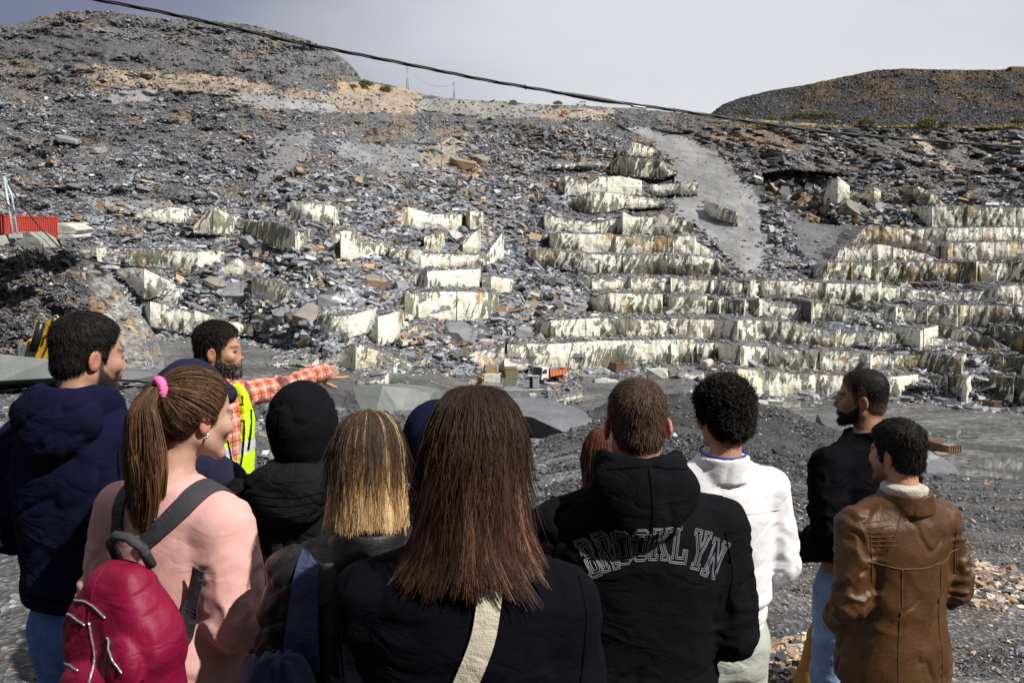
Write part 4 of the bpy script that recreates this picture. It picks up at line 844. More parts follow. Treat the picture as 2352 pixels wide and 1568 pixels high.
def truck():
    r = empty('dump_truck', floor_pt(1262, 876), R(180+48), scale=1.07); tag(r, 'small white dump truck with an orange tipper body parked on the pit floor', 'truck')
    cab = part('cab', O_['white'], r, lambda b: (MPoly(b, [(3.75,.95),(3.75,1.65),(3.45,2.85),(3.25,3.05),(1.85,3.10),(1.75,2.9),(1.75,.95)], -1.2, 1.2), MBox(b, (2.8,0,3.12), (1.3,1.9,.14))))
    part('windscreen', O_['glass'], cab, lambda b: MBox(b, (3.63,0,2.20), (.05,2.1,.95), Matrix.Rotation(-.245, 3, 'Y')))
    for sy in (-1, 1):
        part('side_window', O_['glass'], cab, lambda b: MPoly(b, [(2.2,1.9),(3.25,1.9),(3.12,2.7),(2.2,2.7)], sy*1.205-.01, sy*1.205+.01))
        part('mirror', O_['blk'], cab, lambda b: MBox(b, (3.55,sy*1.45,2.3), (.12,.22,.6)))
        part('headlight', O_['steel'], cab, lambda b: MBox(b, (3.78,sy*.95,1.15), (.06,.38,.2)))
    part('sun_visor', O_['blk'], cab, lambda b: MBox(b, (3.5,0,2.86), (.25,2.2,.16))); part('grille', O_['blk'], cab, lambda b: MBox(b, (3.79,0,1.5), (.06,1.5,.42)))
    part('bumper', O_['blk'], r, lambda b: MBox(b, (3.75,0,.68), (.35,2.45,.45), bev=.05))
    part('chassis', O_['blk'], r, lambda b: (MBox(b, (-.3,0,.85), (6.6,.9,.28)), MBox(b, (1.2,.8,.8), (.8,.5,.45)), MBox(b, (1.2,-.8,.8), (.8,.5,.45))))
    part('tipper_body', O_['orange'], r, lambda b: (MPoly(b, [(-3.4,1.15),(1.2,1.15),(1.35,2.55),(1.15,2.55),(1.05,1.3),(-3.3,1.3),(-3.5,2.3),(-3.6,2.3)], -1.24, 1.24), [MPoly(b, [(-3.5,1.2),(1.2,1.2),(1.3,2.15),(-3.6,2.15)], s*1.25-.04, s*1.25+.04) for s in (-1, 1)], [MBox(b, (x,s*1.33,1.65), (.12,.09,.95)) for s in (-1, 1) for x in (-3.3,-2.3,-1.3,-.3,.7)], MBox(b, (1.25,0,2.4), (.12,2.5,.8)), MBox(b,(1.5,0,2.78),(.55,2.5,.06))))
    for x, n in ((2.75, 0), (-1.35, 1), (-2.75, 2)):
        for sy in (-1, 1):
            w = part('wheel', O_['rub'], r, lambda b: MCyl(b, (x, sy*1.02, .52), .52, .42, 'Y')); part('rim', O_['steel'], w, lambda b: MCyl(b, (x, sy*1.235, .52), .27, .04, 'Y', 16))
    part('mudguard', O_['blk'], r, lambda b: [MBox(b, (2.75, s*1.1, 1.12), (1.25, .3, .12)) for s in (-1, 1)])
    o = link('slate_load', rock('slate_load', RM[0], 1.0, .4, 77), RM[0]); o.location = r.matrix_basis @ Vector((-1.0, 0, 2.1)); o.scale = (3.8, 2.2, 1.6); o.rotation_euler = (0, .06, r.rotation_euler.z); tag(o, 'slate rubble heaped in the orange tipper body', 'rock load')
truck()
def container():
    r = empty('shipping_container', P(46, 566, 71)+Vector((-.9, 1.6, .12)), R(-21)); tag(r, 'red corrugated shipping container on the rock ledge at the left', 'container'); L, W, Hh = 6.06, 2.44, 2.6
    def body(b):
        MBox(b, (0, 0, Hh/2), (W-.12, L-.12, Hh-.1))
        for k in range(11): MBox(b, (-W/2+.16+k*.212, -L/2+.03, Hh/2), (.11, .07, Hh-.3))
        for k in range(27):
            for s in (-1, 1): MBox(b, (s*(W/2-.03), -L/2+.2+k*.218, Hh/2), (.07, .11, Hh-.3))
    part('walls', O_['red'], r, body)
    def fr(b):
        for sx in (-1, 1):
            for sy in (-1, 1): MBox(b, (sx*(W/2-.06), sy*(L/2-.06), Hh/2), (.16, .16, Hh))
            for z in (.08, Hh-.06): MBox(b, (sx*(W/2-.05), 0, z), (.12, L-.1, .14))
        for sy in (-1, 1):
            for z in (.08, Hh-.06): MBox(b, (0, sy*(L/2-.05), z), (W-.1, .12, .14))
    part('frame', O_['red'], r, fr)
container()
def mast():
    a = P(9, 405, 69); b = P(34, 566, 68.4); a2 = P(16, 405, 69); c1 = P(27, 448, 69); d = P(43, 563, 68.4)
    r = empty('ladder_mast', b); tag(r, 'leaning galvanised ladder mast with cables in front of the red container', 'mast'); L = lambda v: v-b
    tube_curve('rail', [L(a), L(b)], .11, O_['galv'], r); tube_curve('rail', [L(a), L(c1), L(d)], .10, O_['galv'], r)
    for f in (.25, .6, .92):
        p1 = a.lerp(b, f); p2 = c1.lerp(d, max(0, (f-.27)/.73)); tube_curve('rung', [L(p1), L(p2)], .07, O_['galv'], r)
    part('clamp_plate', O_['white'], r, lambda bb: MBox(bb, L(P(36, 542, 68.2)), (1.1, .12, .35)))
    def cab(name, pts, rad, label, D=68): 
        q = [P(x, y, D+k*.3) for k, (x, y) in enumerate(pts)]; o = tube_curve(name, [v-q[0] for v in q], rad, O_['blk']); o.location = q[0]; tag(o, label, 'cable')
    cab('cable', [(18,420),(50,470),(90,520),(133,565),(180,590),(240,605),(300,612),(390,618)], .07, 'black cable running from the ladder mast down across the red container')
    cab('cable', [(-20,438),(20,462),(60,486),(110,500)], .035, 'thin black wire behind the top of the ladder mast')
    for k, pp in enumerate(([(40,566),(55,600),(62,630),(80,652)], [(48,568),(75,590),(92,600),(102,585),(98,560)], [(50,566),(72,592),(84,640),(83,660)])):
        cab('hose', pp, .045, ('blue-green hose hanging from the mast foot, longest loop', 'blue-green hose looped right under the mast foot', 'blue-green hose hanging straight below the mast foot')[k], 66.5)
mast()
def twisted(name, pts, D0_, D1_, rad, label):
    x = np.array([p[0] for p in pts], float); y = np.array([p[1] for p in pts], float); t = np.linspace(x[0], x[-1], 520)
    yy = np.interp(t, x, y)
    for _ in range(60): yy[1:-1] = .25*yy[:-2]+.5*yy[1:-1]+.25*yy[2:]
    dd = D0_+(D1_-D0_)*(t-t[0])/(t[-1]-t[0]); C = Pn(t, yy, dd); r = empty(name, C[260]); tag(r, label, 'cable')
    s = np.concatenate([[0], np.cumsum(np.linalg.norm(np.diff(C, axis=0), axis=1))]); T_ = np.gradient(C, axis=0); T_ /= np.linalg.norm(T_, axis=1, keepdims=True); A = np.cross(T_, (0, 0, 1.0)); A /= np.linalg.norm(A, axis=1, keepdims=True); B = np.cross(T_, A)
    for k in range(3):
        ph = s*7.5+k*2.094; tube_curve('strand', C-C[260]+(A*np.cos(ph)[:, None]+B*np.sin(ph)[:, None])*rad*1.05, rad, O_['blk'], r, 8)
    sp = np.argmin(np.abs(t-1400)); i0 = sp-12; tube_curve('splice', (C-C[260])[sp-26:sp+8], rad*2.5, O_['blk'], r, 10, rtab=[.009, .02, .024, .022, .01]); tube_curve('clamp', (C-C[260])[sp+10:sp+18]+np.array((0, -.02, -.02)), rad*1.4, O_['steel'], r, 8)
    for j in (sp-40, sp-4, sp+30): tube_curve('tie', [C[j]-C[260]+np.array((0, 0, .022)), C[j]-C[260]+np.array((.01, 0, -.026))], .006, O_['blk'], r, 6)
twisted('power_cable', [(60,-40),(222,0),(342,22),(444,44),(547,67),(684,99),(775,116),(946,150),(1117,185),(1253,208),(1390,232),(1548,253),(1719,279),(1890,303),(2060,318),(2231,330),(2352,339),(2600,352)], 6.5, 9.0, .0078, 'twisted black power cable sagging across the whole sky from upper left to right')
def poles():
    for k, (x, y0, y1) in enumerate(((936, 154, 216), (1043, 191, 230))):
        b = P(x, y1, 398); h = (y1-y0)/FV*398; r = empty('lattice_pole', b); tag(r, ('taller lattice pole on the ridge right of the spoil hill', 'shorter lattice pole further right on the ridge')[k], 'pole')
        for sx, sy in ((-1,-1),(1,-1),(1,1),(-1,1)): tube_curve('leg', [(sx*.55, sy*.55, -2), (sx*.16, sy*.16, h)], .10, O_['steel'], r, 4)
        def br(bm):
            n = 12
            for i in range(n):
                z0, z1 = h*i/n, h*(i+1)/n; w = lambda z: .55-.39*z/h
                for s in (-1, 1): MBox(bm, (0, s*w(z0), (z0+z1)/2), (w(z0)*2, .06, .10)); MBox(bm, (s*w(z0), 0, z0), (.06, w(z0)*2, .10))
        part('bracing', O_['steel'], r, br); part('crossarm', O_['steel'], r, lambda bm: MBox(bm, (0, 0, h-.2), (1.6, .12, .12)))
    a, b = P(937, 157, 398), P(1042, 193, 398); q = [a.lerp(b, f)+Vector((0, 0, -4.2*4*f*(1-f))) for f in np.linspace(0, 1, 24)]
    o = tube_curve('wire', [v-a for v in q], .055, O_['steel']); o.location = a; tag(o, 'thin wire sagging between the two lattice poles on the ridge', 'wire')
poles()
def van():
    r = empty('van', P(1335, 243.2, 385), R(8)); tag(r, 'tiny white van parked on the ridge below the sagging cable', 'van')
    part('body', O_['white'], r, lambda b: MPoly(b, [(-2.4,.35),(2.3,.35),(2.3,1.6),(2.1,2.0),(-.9,2.0),(-1.5,1.35),(-2.35,1.15)], -.85, .85))
    part('window', O_['glass'], r, lambda b: [MBox(b, (x, -.86, 1.6), (.75, .04, .42)) for x in (-.6, .45, 1.45)])
    for x in (-1.55, 1.5):
        for s in (-1, 1): part('wheel', O_['rub'], r, lambda b: MCyl(b, (x, s*.8, .33), .34, .2, 'Y', 14))
van()
def skip(x, y, w, d, h, rz, mat, label, roll=0.0, open_=True, name='skip'):
    r = empty(name, floor_pt(x, y), rot=(0, roll, R(rz))); tag(r, label, 'skip', 'steel skips on the pit floor')
    part('side_wall', mat, r, lambda b: (MBox(b, (0, -d/2, h/2), (w, .08, h)), [MBox(b, (-w/2+w*(k+.5)/6, -d/2-.07, h/2), (.12, .10, h-.1)) for k in range(6)], MBox(b, (0, -d/2-.08, h-.06), (w+.1, .14, .14))))
    part('end_wall', mat, r, lambda b: (MBox(b, (-w/2, 0, h/2), (.08, d-.1, h)), MBox(b, (0, d/2, h*.52), (w, .08, h*1.04)), MBox(b, (w/2, 0, .12), (.1, d-.1, .2))))
    part('floor_plate', O_['rust'], r, lambda b: MBox(b, (0, 0, .1), (w-.1, d-.1, .1)))
    if open_: 
        o = link('slate_load', rock('slate_load', RM[1], 1.0, .4, int(x)), RM[1]); o.location = r.matrix_basis @ Vector((w*.15, 0, h*.55)); o.scale = (w*.8, d*.7, h*.8); o.rotation_euler = (.1, -.25, R(rz)); tag(o, 'pale slate slabs lying in the '+' '.join(label.split()[:4]), 'rock load', 'slate loads in skips')
skip(1174, 867, 2.5, 2.4, 2.1, 4, O_['green'], 'green rusty steel skip with ribbed wall, left of the white truck')
skip(1417, 853, 2.6, 3.0, 1.9, 24, O_['rust'], 'brown ribbed skip tipped toward the sawn wall, right of the truck', .12)
skip(2168, 1034, 2.9, 3.6, 1.25, 22, O_['rust'], 'low weathered skip with a raised back plate near the puddles, right')
skip(2277, 936, 2.3, 2.2, 1.5, 28, O_['rust'], 'dark brown skip at the foot of the far right wall')
def cabinet():
    r = empty('electrical_cabinet', floor_pt(1222, 892), R(-8)); tag(r, 'pale blue metal cabinet with its door open, in front of the white truck', 'cabinet')
    part('housing', O_['galv'], r, lambda b: (MBox(b, (.75, 0, 1.3), (1.1, 1.1, 2.2)), MBox(b, (.2, 0, 2.44), (2.3, 1.3, .09))))
    part('door', O_['galv'], r, lambda b: (MBox(b, (-1.05, -.35, 1.3), (1.15, .06, 2.1)), MBox(b, (-1.05, -.39, 1.3), (1.1, .04, .06))))
    part('interior', O_['blk'], r, lambda b: MBox(b, (-.15, .1, 1.3), (.68, .9, 2.15)))
    o = link('stone_slab', rock('stone_slab', RM[3], 1, .3, 9, 3), RM[3]); o.location = floor_pt(1228, 894)+Vector((.2, -.8, .05)); o.scale = (3.2, 1.6, .9); tag(o, 'flat white stone slab under the pale blue cabinet', 'slab')
cabinet()
def tank():
    r = empty('tank', P(1624, 849, 171.5), R(58)); tag(r, 'white horizontal steel tank with rust streaks standing on the pit ledge', 'tank')
    part('shell', O_['tank'], r, lambda b: (MCyl(b, (-.2, 0, 1.35), 1.0, 3.3, 'X', 32), MCyl(b, (-1.95, 0, 1.35), .7, .22, 'X', 32, 1.0)))
    part('rust_band', O_['rust'], r, lambda b: [MCyl(b, (x, 0, 1.35), 1.015, .14, 'X', 32) for x in (.9, .2)])
    part('end_cap', O_['white'], r, lambda b: MCyl(b, (-1.86, 0, 1.35), .96, .08, 'X', 32)); part('hatch', O_['steel'], r, lambda b: (MCyl(b, (-2.05, 0, 1.35), .22, .16, 'X', 16), MCyl(b, (0, 0, 2.42), .2, .25)))
    for x in (-1.3, .9): part('stand', O_['white'], r, lambda b: (MBox(b, (x, -.6, .3), (.14, .14, .6)), MBox(b, (x, .6, .3), (.14, .14, .6)), MBox(b, (x, 0, .5), (.14, 1.3, .14))))
tank()
def digger():
    D = 31.0; o0 = P(85, 822, D); r = empty('excavator', o0); tag(r, 'yellow excavator arm with black hydraulic cylinders behind the grey-green slab', 'excavator'); L = lambda x, y, d=D: P(x, y, d)-o0
    def beam(b, a, c, w, dp):
        v = c-a; l = v.length; M = Matrix.Translation((a+c)/2) @ v.to_track_quat('Z', 'Y').to_matrix().to_4x4() @ Matrix.Diagonal((dp, w, l, 1)); q = bmesh.ops.create_cube(b, size=1.0); bmesh.ops.transform(b, matrix=M, verts=q['verts'])
    part('boom', O_['yel'], r, lambda b: (beam(b, L(86,830), L(116,742), .30, .36), beam(b, L(106,832, D-.3), L(142,742, D-.3), .22, .30), beam(b, L(116,744), L(134,736), .22, .4)))
    part('stick', O_['yel'], r, lambda b: (beam(b, L(58,806, D+.3), L(78,784, D+.3), .30, .3), beam(b, L(74,790, D+.4), L(88,738, D+.4), .10, .16)))
    for k, (p1, p2) in enumerate((((76,806),(95,742)), ((116,826),(121,800)))): tube_curve('hydraulic_cylinder', [L(*p1, D-.35), L(*p2, D-.35)], .16 if k == 0 else .07, simple('dark_steel', (.025, .025, .035), .35, .3), r, 14)
    tube_curve('hose', [L(88,742,D-.4), L(92,726,D-.4), L(99,722,D-.4), L(104,730,D-.4), L(102,748,D-.4)], .035, O_['steel'], r); tube_curve('hose', [L(118,745,D-.6), L(122,728,D-.6), L(131,724,D-.6), L(138,736,D-.6)], .045, O_['steel'], r)
    tube_curve('hose', [L(100,816,D-.5), L(112,790,D-.5), L(126,750,D-.5)], .02, O_['blk'], r)
    part('linkage', O_['steel'], r, lambda b: (beam(b, L(56,818), L(60,790), .16, .2), beam(b, L(64,822), L(72,798), .14, .2), beam(b, L(38,815), L(70,818), .06, .08), MBox(b, L(48,800), (.05,.3,.7))))
    part('guard_rail', O_['blk'], r, lambda b: [beam(b, L(x, 800, D+.5), L(x, 765, D+.5), .03, .03) for x in (42, 50, 66)]+[beam(b, L(42, 768, D+.5), L(52, 768, D+.5), .03, .03)])
digger()
def blocks():
    L_ = [((1200,1215),3.2,3,.5,'tan and white stone blocks stacked left of the cabinet, lower white one',(0,0,.2)),((1198,1200),3.0,2,.5,'tan stone block stacked on the white one left of the cabinet',(0,0,.1)),
      ((1852,1216),5.0,0,.28,'dark-ended grey slate block right of the truck',(0,0,.1)),((1945,1222),3.4,3,.25,'pale block with cable scraps right of the dark-ended block',(0,0,.2)),((2008,1222),2.2,3,.2,'small white slab at the end of the row right of the truck',(0,0,.4)),
      ((1352,1305),5.2,0,.25,'flat grey slate slab on the floor above the brown-haired head',(0,0,.1)),((1478,1318),1.9,3,.3,'small beige notched block on the pit floor',(0,0,.1)),((1630,1305),2.0,3,.3,'beige block beside a reddish stone on the pit floor',(0,0,.3)),((1600,1304),1.4,2,.3,'reddish flat stone on the pit floor',(0,0,.3)),
      ((1625,1245),3.4,3,.15,'thin white slab in front of the truck rear wheels',(0,.1,.5)),((1650,1285),2.6,1,.6,'arched grey rock fragment in front of the cabinet',(0,0,.2)),((2310,1190),4.2,3,.5,'stack of pale green slabs left of the ginger head',(0,0,.2)),((2075,1200),1.3,0,.7,'small round grey boulder alone on the wet floor',(0,0,0))]
    for k, ((x, y), s, m, fl, lab, rot) in enumerate(L_):
        X, Y = rg('5', x, y); o = link('stone_block', rock('stone_block', RM[m], 1, fl, 500+k, 5), RM[m]); o.location = floor_pt(X, Y)+Vector((0, 0, s*fl*.35 if k != 1 else 2.0)); o.scale = (s,)*3; o.rotation_euler = rot; tag(o, lab, 'stone block', 'stone blocks on the pit floor')
    L6 = [((820,962),4.5,1,.18,'flat grey slab at the wall foot left of the bearded profile'),((900,985),4.6,0,.2,'second darker slab at the wall foot left of the bearded profile'),((1040,975),2.2,3,.3,'small pale rubble block just left of the bearded profile'),((560,1030),5.0,3,.15,'white flat slab on the wet floor behind the curly head'),((670,1022),3.4,3,.15,'white flat slab right of the larger one behind the curly head'),
      ((1460,1005),4.0,1,.15,'thin slab on the floor right of the cropped head'),((1555,1000),5.0,0,.16,'long dark slab on the floor right of the cropped head'),((1840,1018),4.6,1,.2,'pale slab at the foot of the dark right-hand wall'),((720,1165),4.4,3,.15,'white slab at the top edge of the dark gravel bank'),((800,1180),3.6,3,.15,'lower white slab at the edge of the dark gravel bank'),((2160,1030),1.6,3,.5,'white block lying in the dark brown skip'),((1790,1370),2.6,2,.12,'orange-stained plate beside the low skip')]
    for k, ((x, y), s, m, fl, lab) in enumerate(L6):
        X, Y = rg('6', x, y); o = link('stone_block', rock('stone_block', RM[m], 1, fl, 600+k, 5), RM[m]); o.location = floor_pt(X, Y)+Vector((0, 0, s*fl*.3)); o.scale = (s,)*3; o.rotation_euler = (0, 0, k*.7); tag(o, lab, 'stone block', 'stone blocks on the pit floor')
    X, Y = rg('5', 1667, 1224); r = empty('generator', floor_pt(X, Y), R(10)); tag(r, 'small black generator with a red panel beside the truck', 'generator')
    part('frame', O_['blk'], r, lambda b: [MBox(b, (sx*.55, sy*.4, .5), (.08, .08, 1.0)) for sx in (-1, 1) for sy in (-1, 1)]+[MBox(b, (0, sy*.4, z), (1.1, .08, .08)) for sy in (-1, 1) for z in (.08, 1.0)]); part('engine', O_['orange'], r, lambda b: MBox(b, (0, 0, .5), (.9, .6, .6), bev=.06))
    X, Y = rg('5', 1090, 1255); r = empty('loader_bucket', floor_pt(X, Y), R(30)); tag(r, 'worn excavator bucket with a yellow rim left of the stacked blocks', 'bucket')
    part('shell', O_['rust'], r, lambda b: MPoly(b, [(-1.1,0),(.6,0),(1.2,.6),(1.3,1.6),(1.15,1.6),(1.0,.7),(.5,.15),(-1.1,.12)], -.9, .9)); part('rim', O_['yel'], r, lambda b: MBox(b, (1.2, 0, 1.7), (.3, 1.9, .3)))
    X, Y = rg('3', 2312, 132); r = empty('hopper', P(X, Y+3, 515), 0); tag(r, 'rusty hopper on top of the distant right hill', 'hopper'); part('bin', O_['rust'], r, lambda b: MPoly(b, [(-5,0),(4,0),(6,1.9),(-6,2.2)], -2, 2)); part('support', O_['rust'], r, lambda b: MBox(b, (0, 0, -1), (10, 4, 2)))
blocks()
def puddles():
    w = NT('puddle_water'); w.done((.10, .11, .11), .04, w.bump(w.noise(w.co('World'), 1.5, 3), .03, .05), .9)
    L_ = [('5',[(520,1215),(640,1210),(700,1225),(660,1240),(560,1242)]),('5',[(1190,1200),(1400,1200),(1420,1240),(1300,1262),(1180,1245),(1170,1215)]),('5',[(1700,1175),(1900,1162),(2250,1165),(2352,1175),(2300,1200),(2000,1195),(1800,1210),(1720,1200)]),('5',[(980,1212),(1060,1205),(1130,1222),(1060,1236)]),
      ('6',[(540,1075),(620,1080),(640,1105),(600,1115),(540,1095)]),('6',[(1650,1205),(1800,1198),(2000,1225),(2060,1262),(1900,1270),(1700,1240)]),('6',[(1980,1400),(2200,1390),(2400,1410),(2400,1490),(2250,1510),(2120,1480),(2000,1440)]),('6',[(1850,1490),(2050,1480),(2352,1505),(2352,1545),(2100,1535),(1900,1520)]),('6',[(560,1000),(900,1010),(1000,1050),(760,1060),(600,1030)]),('6',[(1900,1300),(2150,1310),(2352,1330),(2352,1360),(2100,1350),(1950,1330)])]
    for k, pl in L_:
        p = [rg(k, a, b) for a, b in pl]; cx = sum(a for a, b in p)/len(p); cy = sum(b for a, b in p)/len(p); V = []; n = len(p)
        for i in range(n):
            for j in range(8):
                f = j/8; a = p[i][0]*(1-f)+p[(i+1) % n][0]*f; b = p[i][1]*(1-f)+p[(i+1) % n][1]*f; q = 1+.16*float(fbm(np.array([a/9.]), np.array([b/3.]), 0, 5, 3)[0]); V.append((cx+(a-cx)*q, cy+(b-cy)*q))
        m = len(V); pts = []; 
        for rr in (1.0, .6, .25): pts += [floor_pt(cx+(a-cx)*rr, cy+(b-cy)*rr) for a, b in V]
        zt = max(v.z for v in pts)+.03; pts = [Vector((v.x, v.y, v.z+.06)) for v in pts]; pts.append(floor_pt(cx, cy)+Vector((0, 0, .06)))
        F = [(r*m+i, r*m+(i+1) % m, (r+1)*m+(i+1) % m, (r+1)*m+i) for r in range(2) for i in range(m)]+[(2*m+i, 2*m+(i+1) % m, 3*m) for i in range(m)]
        me = bpy.data.meshes.new('puddle'); me.from_pydata([tuple(v) for v in pts], [], F); tag(link('puddle', me, w.m, smooth=True), kind='structure')
puddles()
def bushes():
    L_ = [('2',180,580,10,(.075,.095,.035),'rounded green broom bush at the foot of the spoil hill'),('2',322,610,8,(.13,.13,.04),'low yellow-green bush right of the rounded one'),('2',100,590,6,(.16,.10,.07),'small brown bush left of the rounded green one'),
      ('3',655,472,7,(.12,.12,.035),'small yellow-green bush left of the long green thicket'),('3',760,470,8,(.085,.11,.045),'left end bush of the green thicket under the right hill'),('3',850,462,11,(.085,.11,.05),'second bush of the green thicket under the right hill'),('3',940,462,12,(.08,.11,.05),'tall middle bush of the green thicket under the right hill'),('3',1030,460,12,(.085,.115,.05),'right end bush of the green thicket under the right hill'),
      ('3',1290,500,9,(.12,.12,.03),'yellow-green bush on the grass strip below the right hill'),('3',1700,506,10,(.11,.13,.03),'wide low green bush on the grass strip at right'),('3',1820,506,6,(.09,.10,.03),'dark small bush right of the wide low one'),('3',2310,490,7,(.07,.11,.03),'green bush at the far right of the grass strip'),
      ('3',490,432,8,(.09,.09,.04),'dark green bush at the left foot of the right hill'),('2',1480,702,6,(.10,.08,.04),'brown bush on the ridge left of the white van'),('2',1180,692,5,(.12,.10,.04),'tiny dry bush on the middle ridge')]
    lm = NT('bush_leaf'); lm.done(lm.attr('Col'), .7)
    for k, (g, x, y, s, c, lab) in enumerate(L_):
        X, Y = rg(g, x, y); rs = np.random.RandomState(900+k); D = float(Dfull(np.array([X]), np.array([max(Y, float(interp(SKY, X))+2)]))[0])-1.5 if not (g == '3' and y < 475) else 388.0
        b = P(X, Y, D); s = s*.62; r = empty('bush', b); tag(r, lab, 'bush', 'bushes along the quarry rim'); n = 900; q = rs.normal(0, 1, (n, 3)); q /= np.linalg.norm(q, axis=1, keepdims=True); q *= rs.uniform(.45, 1, (n, 1))**.5*(1+.3*rs.normal(0, 1, (n, 1))*.5); q[:, 2] = np.abs(q[:, 2])
        pos = q*np.array((s*.62, s*.4, s*.42)); o = plates('foliage', pos, rs.uniform(.3, .8, n)*s/6, 1.2, np.array(c)*rs.uniform(.5, 1.7, (n, 1)), lm.m, k, .05, kind=None, parent=r)
        tube_curve('stem', [(0, 0, -1), (0, 0, s*.3)], .15, O_['wood'], r, 5)
    rs = np.random.RandomState(5); n = 2600; x = rs.uniform(1640, 2400, n); y = 290+rs.normal(0, 1.5, n)+(x-1650)*.004; D = Dfull(x, np.maximum(y, interp(SKY, x)+1)); p = Pn(x, y, D-.5)
    plates('dry_grass', p, rs.uniform(.4, 1.4, n), 1.1, np.array((.40, .31, .14))*rs.uniform(.6, 1.4, (n, 1)), lm.m, 3, .06)
    sp = [('6',520,200,900,160,6,(.30,.19,.08)),('6',1500,210,1900,225,60,(.32,.22,.10)),('2',600,1330,640,1370,30,(.16,.16,.05)),('2',1300,1400,1560,1420,40,(.14,.15,.05)),('6',1500,180,1520,215,16,(.14,.17,.04)),('3',1800,1390,1835,1430,26,(.12,.13,.04)),('6',250,140,300,170,20,(.12,.14,.04)),('2',2080,1160,2140,1190,24,(.12,.16,.04)),('6',1900,650,2200,680,40,(.30,.24,.13)),('6',1400,90,1800,215,20,(.15,.17,.05))]
    P_, C_ = [], []
    for g, x0, y0, x1, y1, m, c in sp:
        m *= 4; X, Y = zip(*[rg(g, rs.uniform(x0, x1), max(y0, y1)+rs.normal(0, 3)) for _ in range(m)]); X, Y = np.array(X), np.array(Y); P_.append(Pn(X, Y, Dtab(X, Y)-3.2)); C_.append(np.array(c)*rs.uniform(.6, 1.5, (m, 1)))
    P_ = np.concatenate(P_); plates('ledge_grass', P_, rs.uniform(.3, .9, len(P_)), 1.3, np.concatenate(C_), lm.m, 4, .05)
bushes()
# ================================================================== figures: distance fields -> one continuous surface each
from mathutils.bvhtree import BVHTree
def smin(a, b, k):
    h = np.clip(.5+.5*(b-a)/k, 0, 1); return b*(1-h)+a*h-k*h*(1-h)
def smax(a, b, k): return -smin(-a, -b, k)
def ell(p, c, r):
    x, y, z = (p[0]-c[0])/r[0], (p[1]-c[1])/r[1], (p[2]-c[2])/r[2]
    k0 = np.sqrt(x*x+y*y+z*z)+1e-9; k1 = np.sqrt((x/r[0])**2+(y/r[1])**2+(z/r[2])**2)+1e-9
    return k0*(k0-1)/k1
def seg_t(p, a, b):
    a = np.asarray(a, float); b = np.asarray(b, float); d = b-a; L2 = max(float(d@d), 1e-9)
    return np.clip(((p[0]-a[0])*d[0]+(p[1]-a[1])*d[1]+(p[2]-a[2])*d[2])/L2, 0, 1)
def cone(p, a, b, r1, r2):
    t = seg_t(p, a, b)
    dx = p[0]-(a[0]+(b[0]-a[0])*t); dy = p[1]-(a[1]+(b[1]-a[1])*t); dz = p[2]-(a[2]+(b[2]-a[2])*t)
    return np.sqrt(dx*dx+dy*dy+dz*dz)-(r1+(r2-r1)*t)
def tube(p, tab, n=2.4):
    """upright body section table: (z, half width, half depth, y centre)"""
    tb = np.array(tab, float); z = p[2]
    a = np.interp(z, tb[:, 0], tb[:, 1]); b = np.interp(z, tb[:, 0], tb[:, 2]); c = np.interp(z, tb[:, 0], tb[:, 3])
    q = (np.abs(p[0]/a)**n+np.abs((p[1]-c)/b)**n)**(1/n)
    d = (q-1)*np.minimum(a, b)*.92
    return smax(smax(d, tb[0, 0]-z, .02), z-tb[-1, 0], .02)
def surfnet(F, xs, ys, zs):
    nx, ny, nz = F.shape; ins = F < 0
    c = [ins[i:nx-1+i, j:ny-1+j, k:nz-1+k] for i in (0, 1) for j in (0, 1) for k in (0, 1)]
    s = sum(q.astype(np.int8) for q in c); act = (s > 0) & (s < 8)
    idx = -np.ones(act.shape, np.int64); I = np.argwhere(act); idx[act] = np.arange(len(I))
    cor = np.array([[i, j, k] for i in (0, 1) for j in (0, 1) for k in (0, 1)])
    f = np.stack([F[I[:, 0]+a, I[:, 1]+b, I[:, 2]+d] for a, b, d in cor], 1)
    gx, gy, gz = xs, ys, zs
    px = np.stack([np.stack([gx[I[:, 0]+a], gy[I[:, 1]+b], gz[I[:, 2]+d]], -1) for a, b, d in cor], 1)
    acc = np.zeros((len(I), 3)); cnt = np.zeros(len(I))
    for e0 in range(8):
        for bit in (1, 2, 4):
            e1 = e0 ^ bit
            if e1 < e0: continue
            m = (f[:, e0] < 0) != (f[:, e1] < 0); t = f[:, e0]/(f[:, e0]-f[:, e1]+1e-12)
            q = px[:, e0]+(px[:, e1]-px[:, e0])*t[:, None]; acc[m] += q[m]; cnt[m] += 1
    V = acc/cnt[:, None]
    Q = []
    for ax in range(3):
        sl = [slice(1, nx-1), slice(1, ny-1), slice(1, nz-1)]; sl[ax] = slice(0, F.shape[ax]-1); sl = tuple(sl)
        nxt = list(sl); nxt[ax] = slice(1, F.shape[ax]); a = ins[sl]; b = ins[tuple(nxt)]
        E = np.argwhere(a != b); off = [1, 1, 1]; off[ax] = 0; E = E+np.array(off)
        o1, o2 = [i for i in range(3) if i != ax]
        def g(d1, d2):
            K_ = E.copy(); K_[:, o1] -= d1; K_[:, o2] -= d2; return idx[K_[:, 0], K_[:, 1], K_[:, 2]]
        q = np.stack([g(0, 0), g(1, 0), g(1, 1), g(0, 1)], 1)
        fl = ins[E[:, 0], E[:, 1], E[:, 2]]
        if ax == 1: fl = ~fl
        q[fl] = q[fl][:, ::-1]; Q.append(q[:, ::-1])
    return V, np.concatenate(Q)
def vnormals(V, Q):
    n = np.zeros_like(V); fn = np.cross(V[Q[:, 2]]-V[Q[:, 0]], V[Q[:, 3]]-V[Q[:, 1]])
    for k in range(4): np.add.at(n, Q[:, k], fn)
    return n/(np.linalg.norm(n, axis=1, keepdims=True)+1e-12)
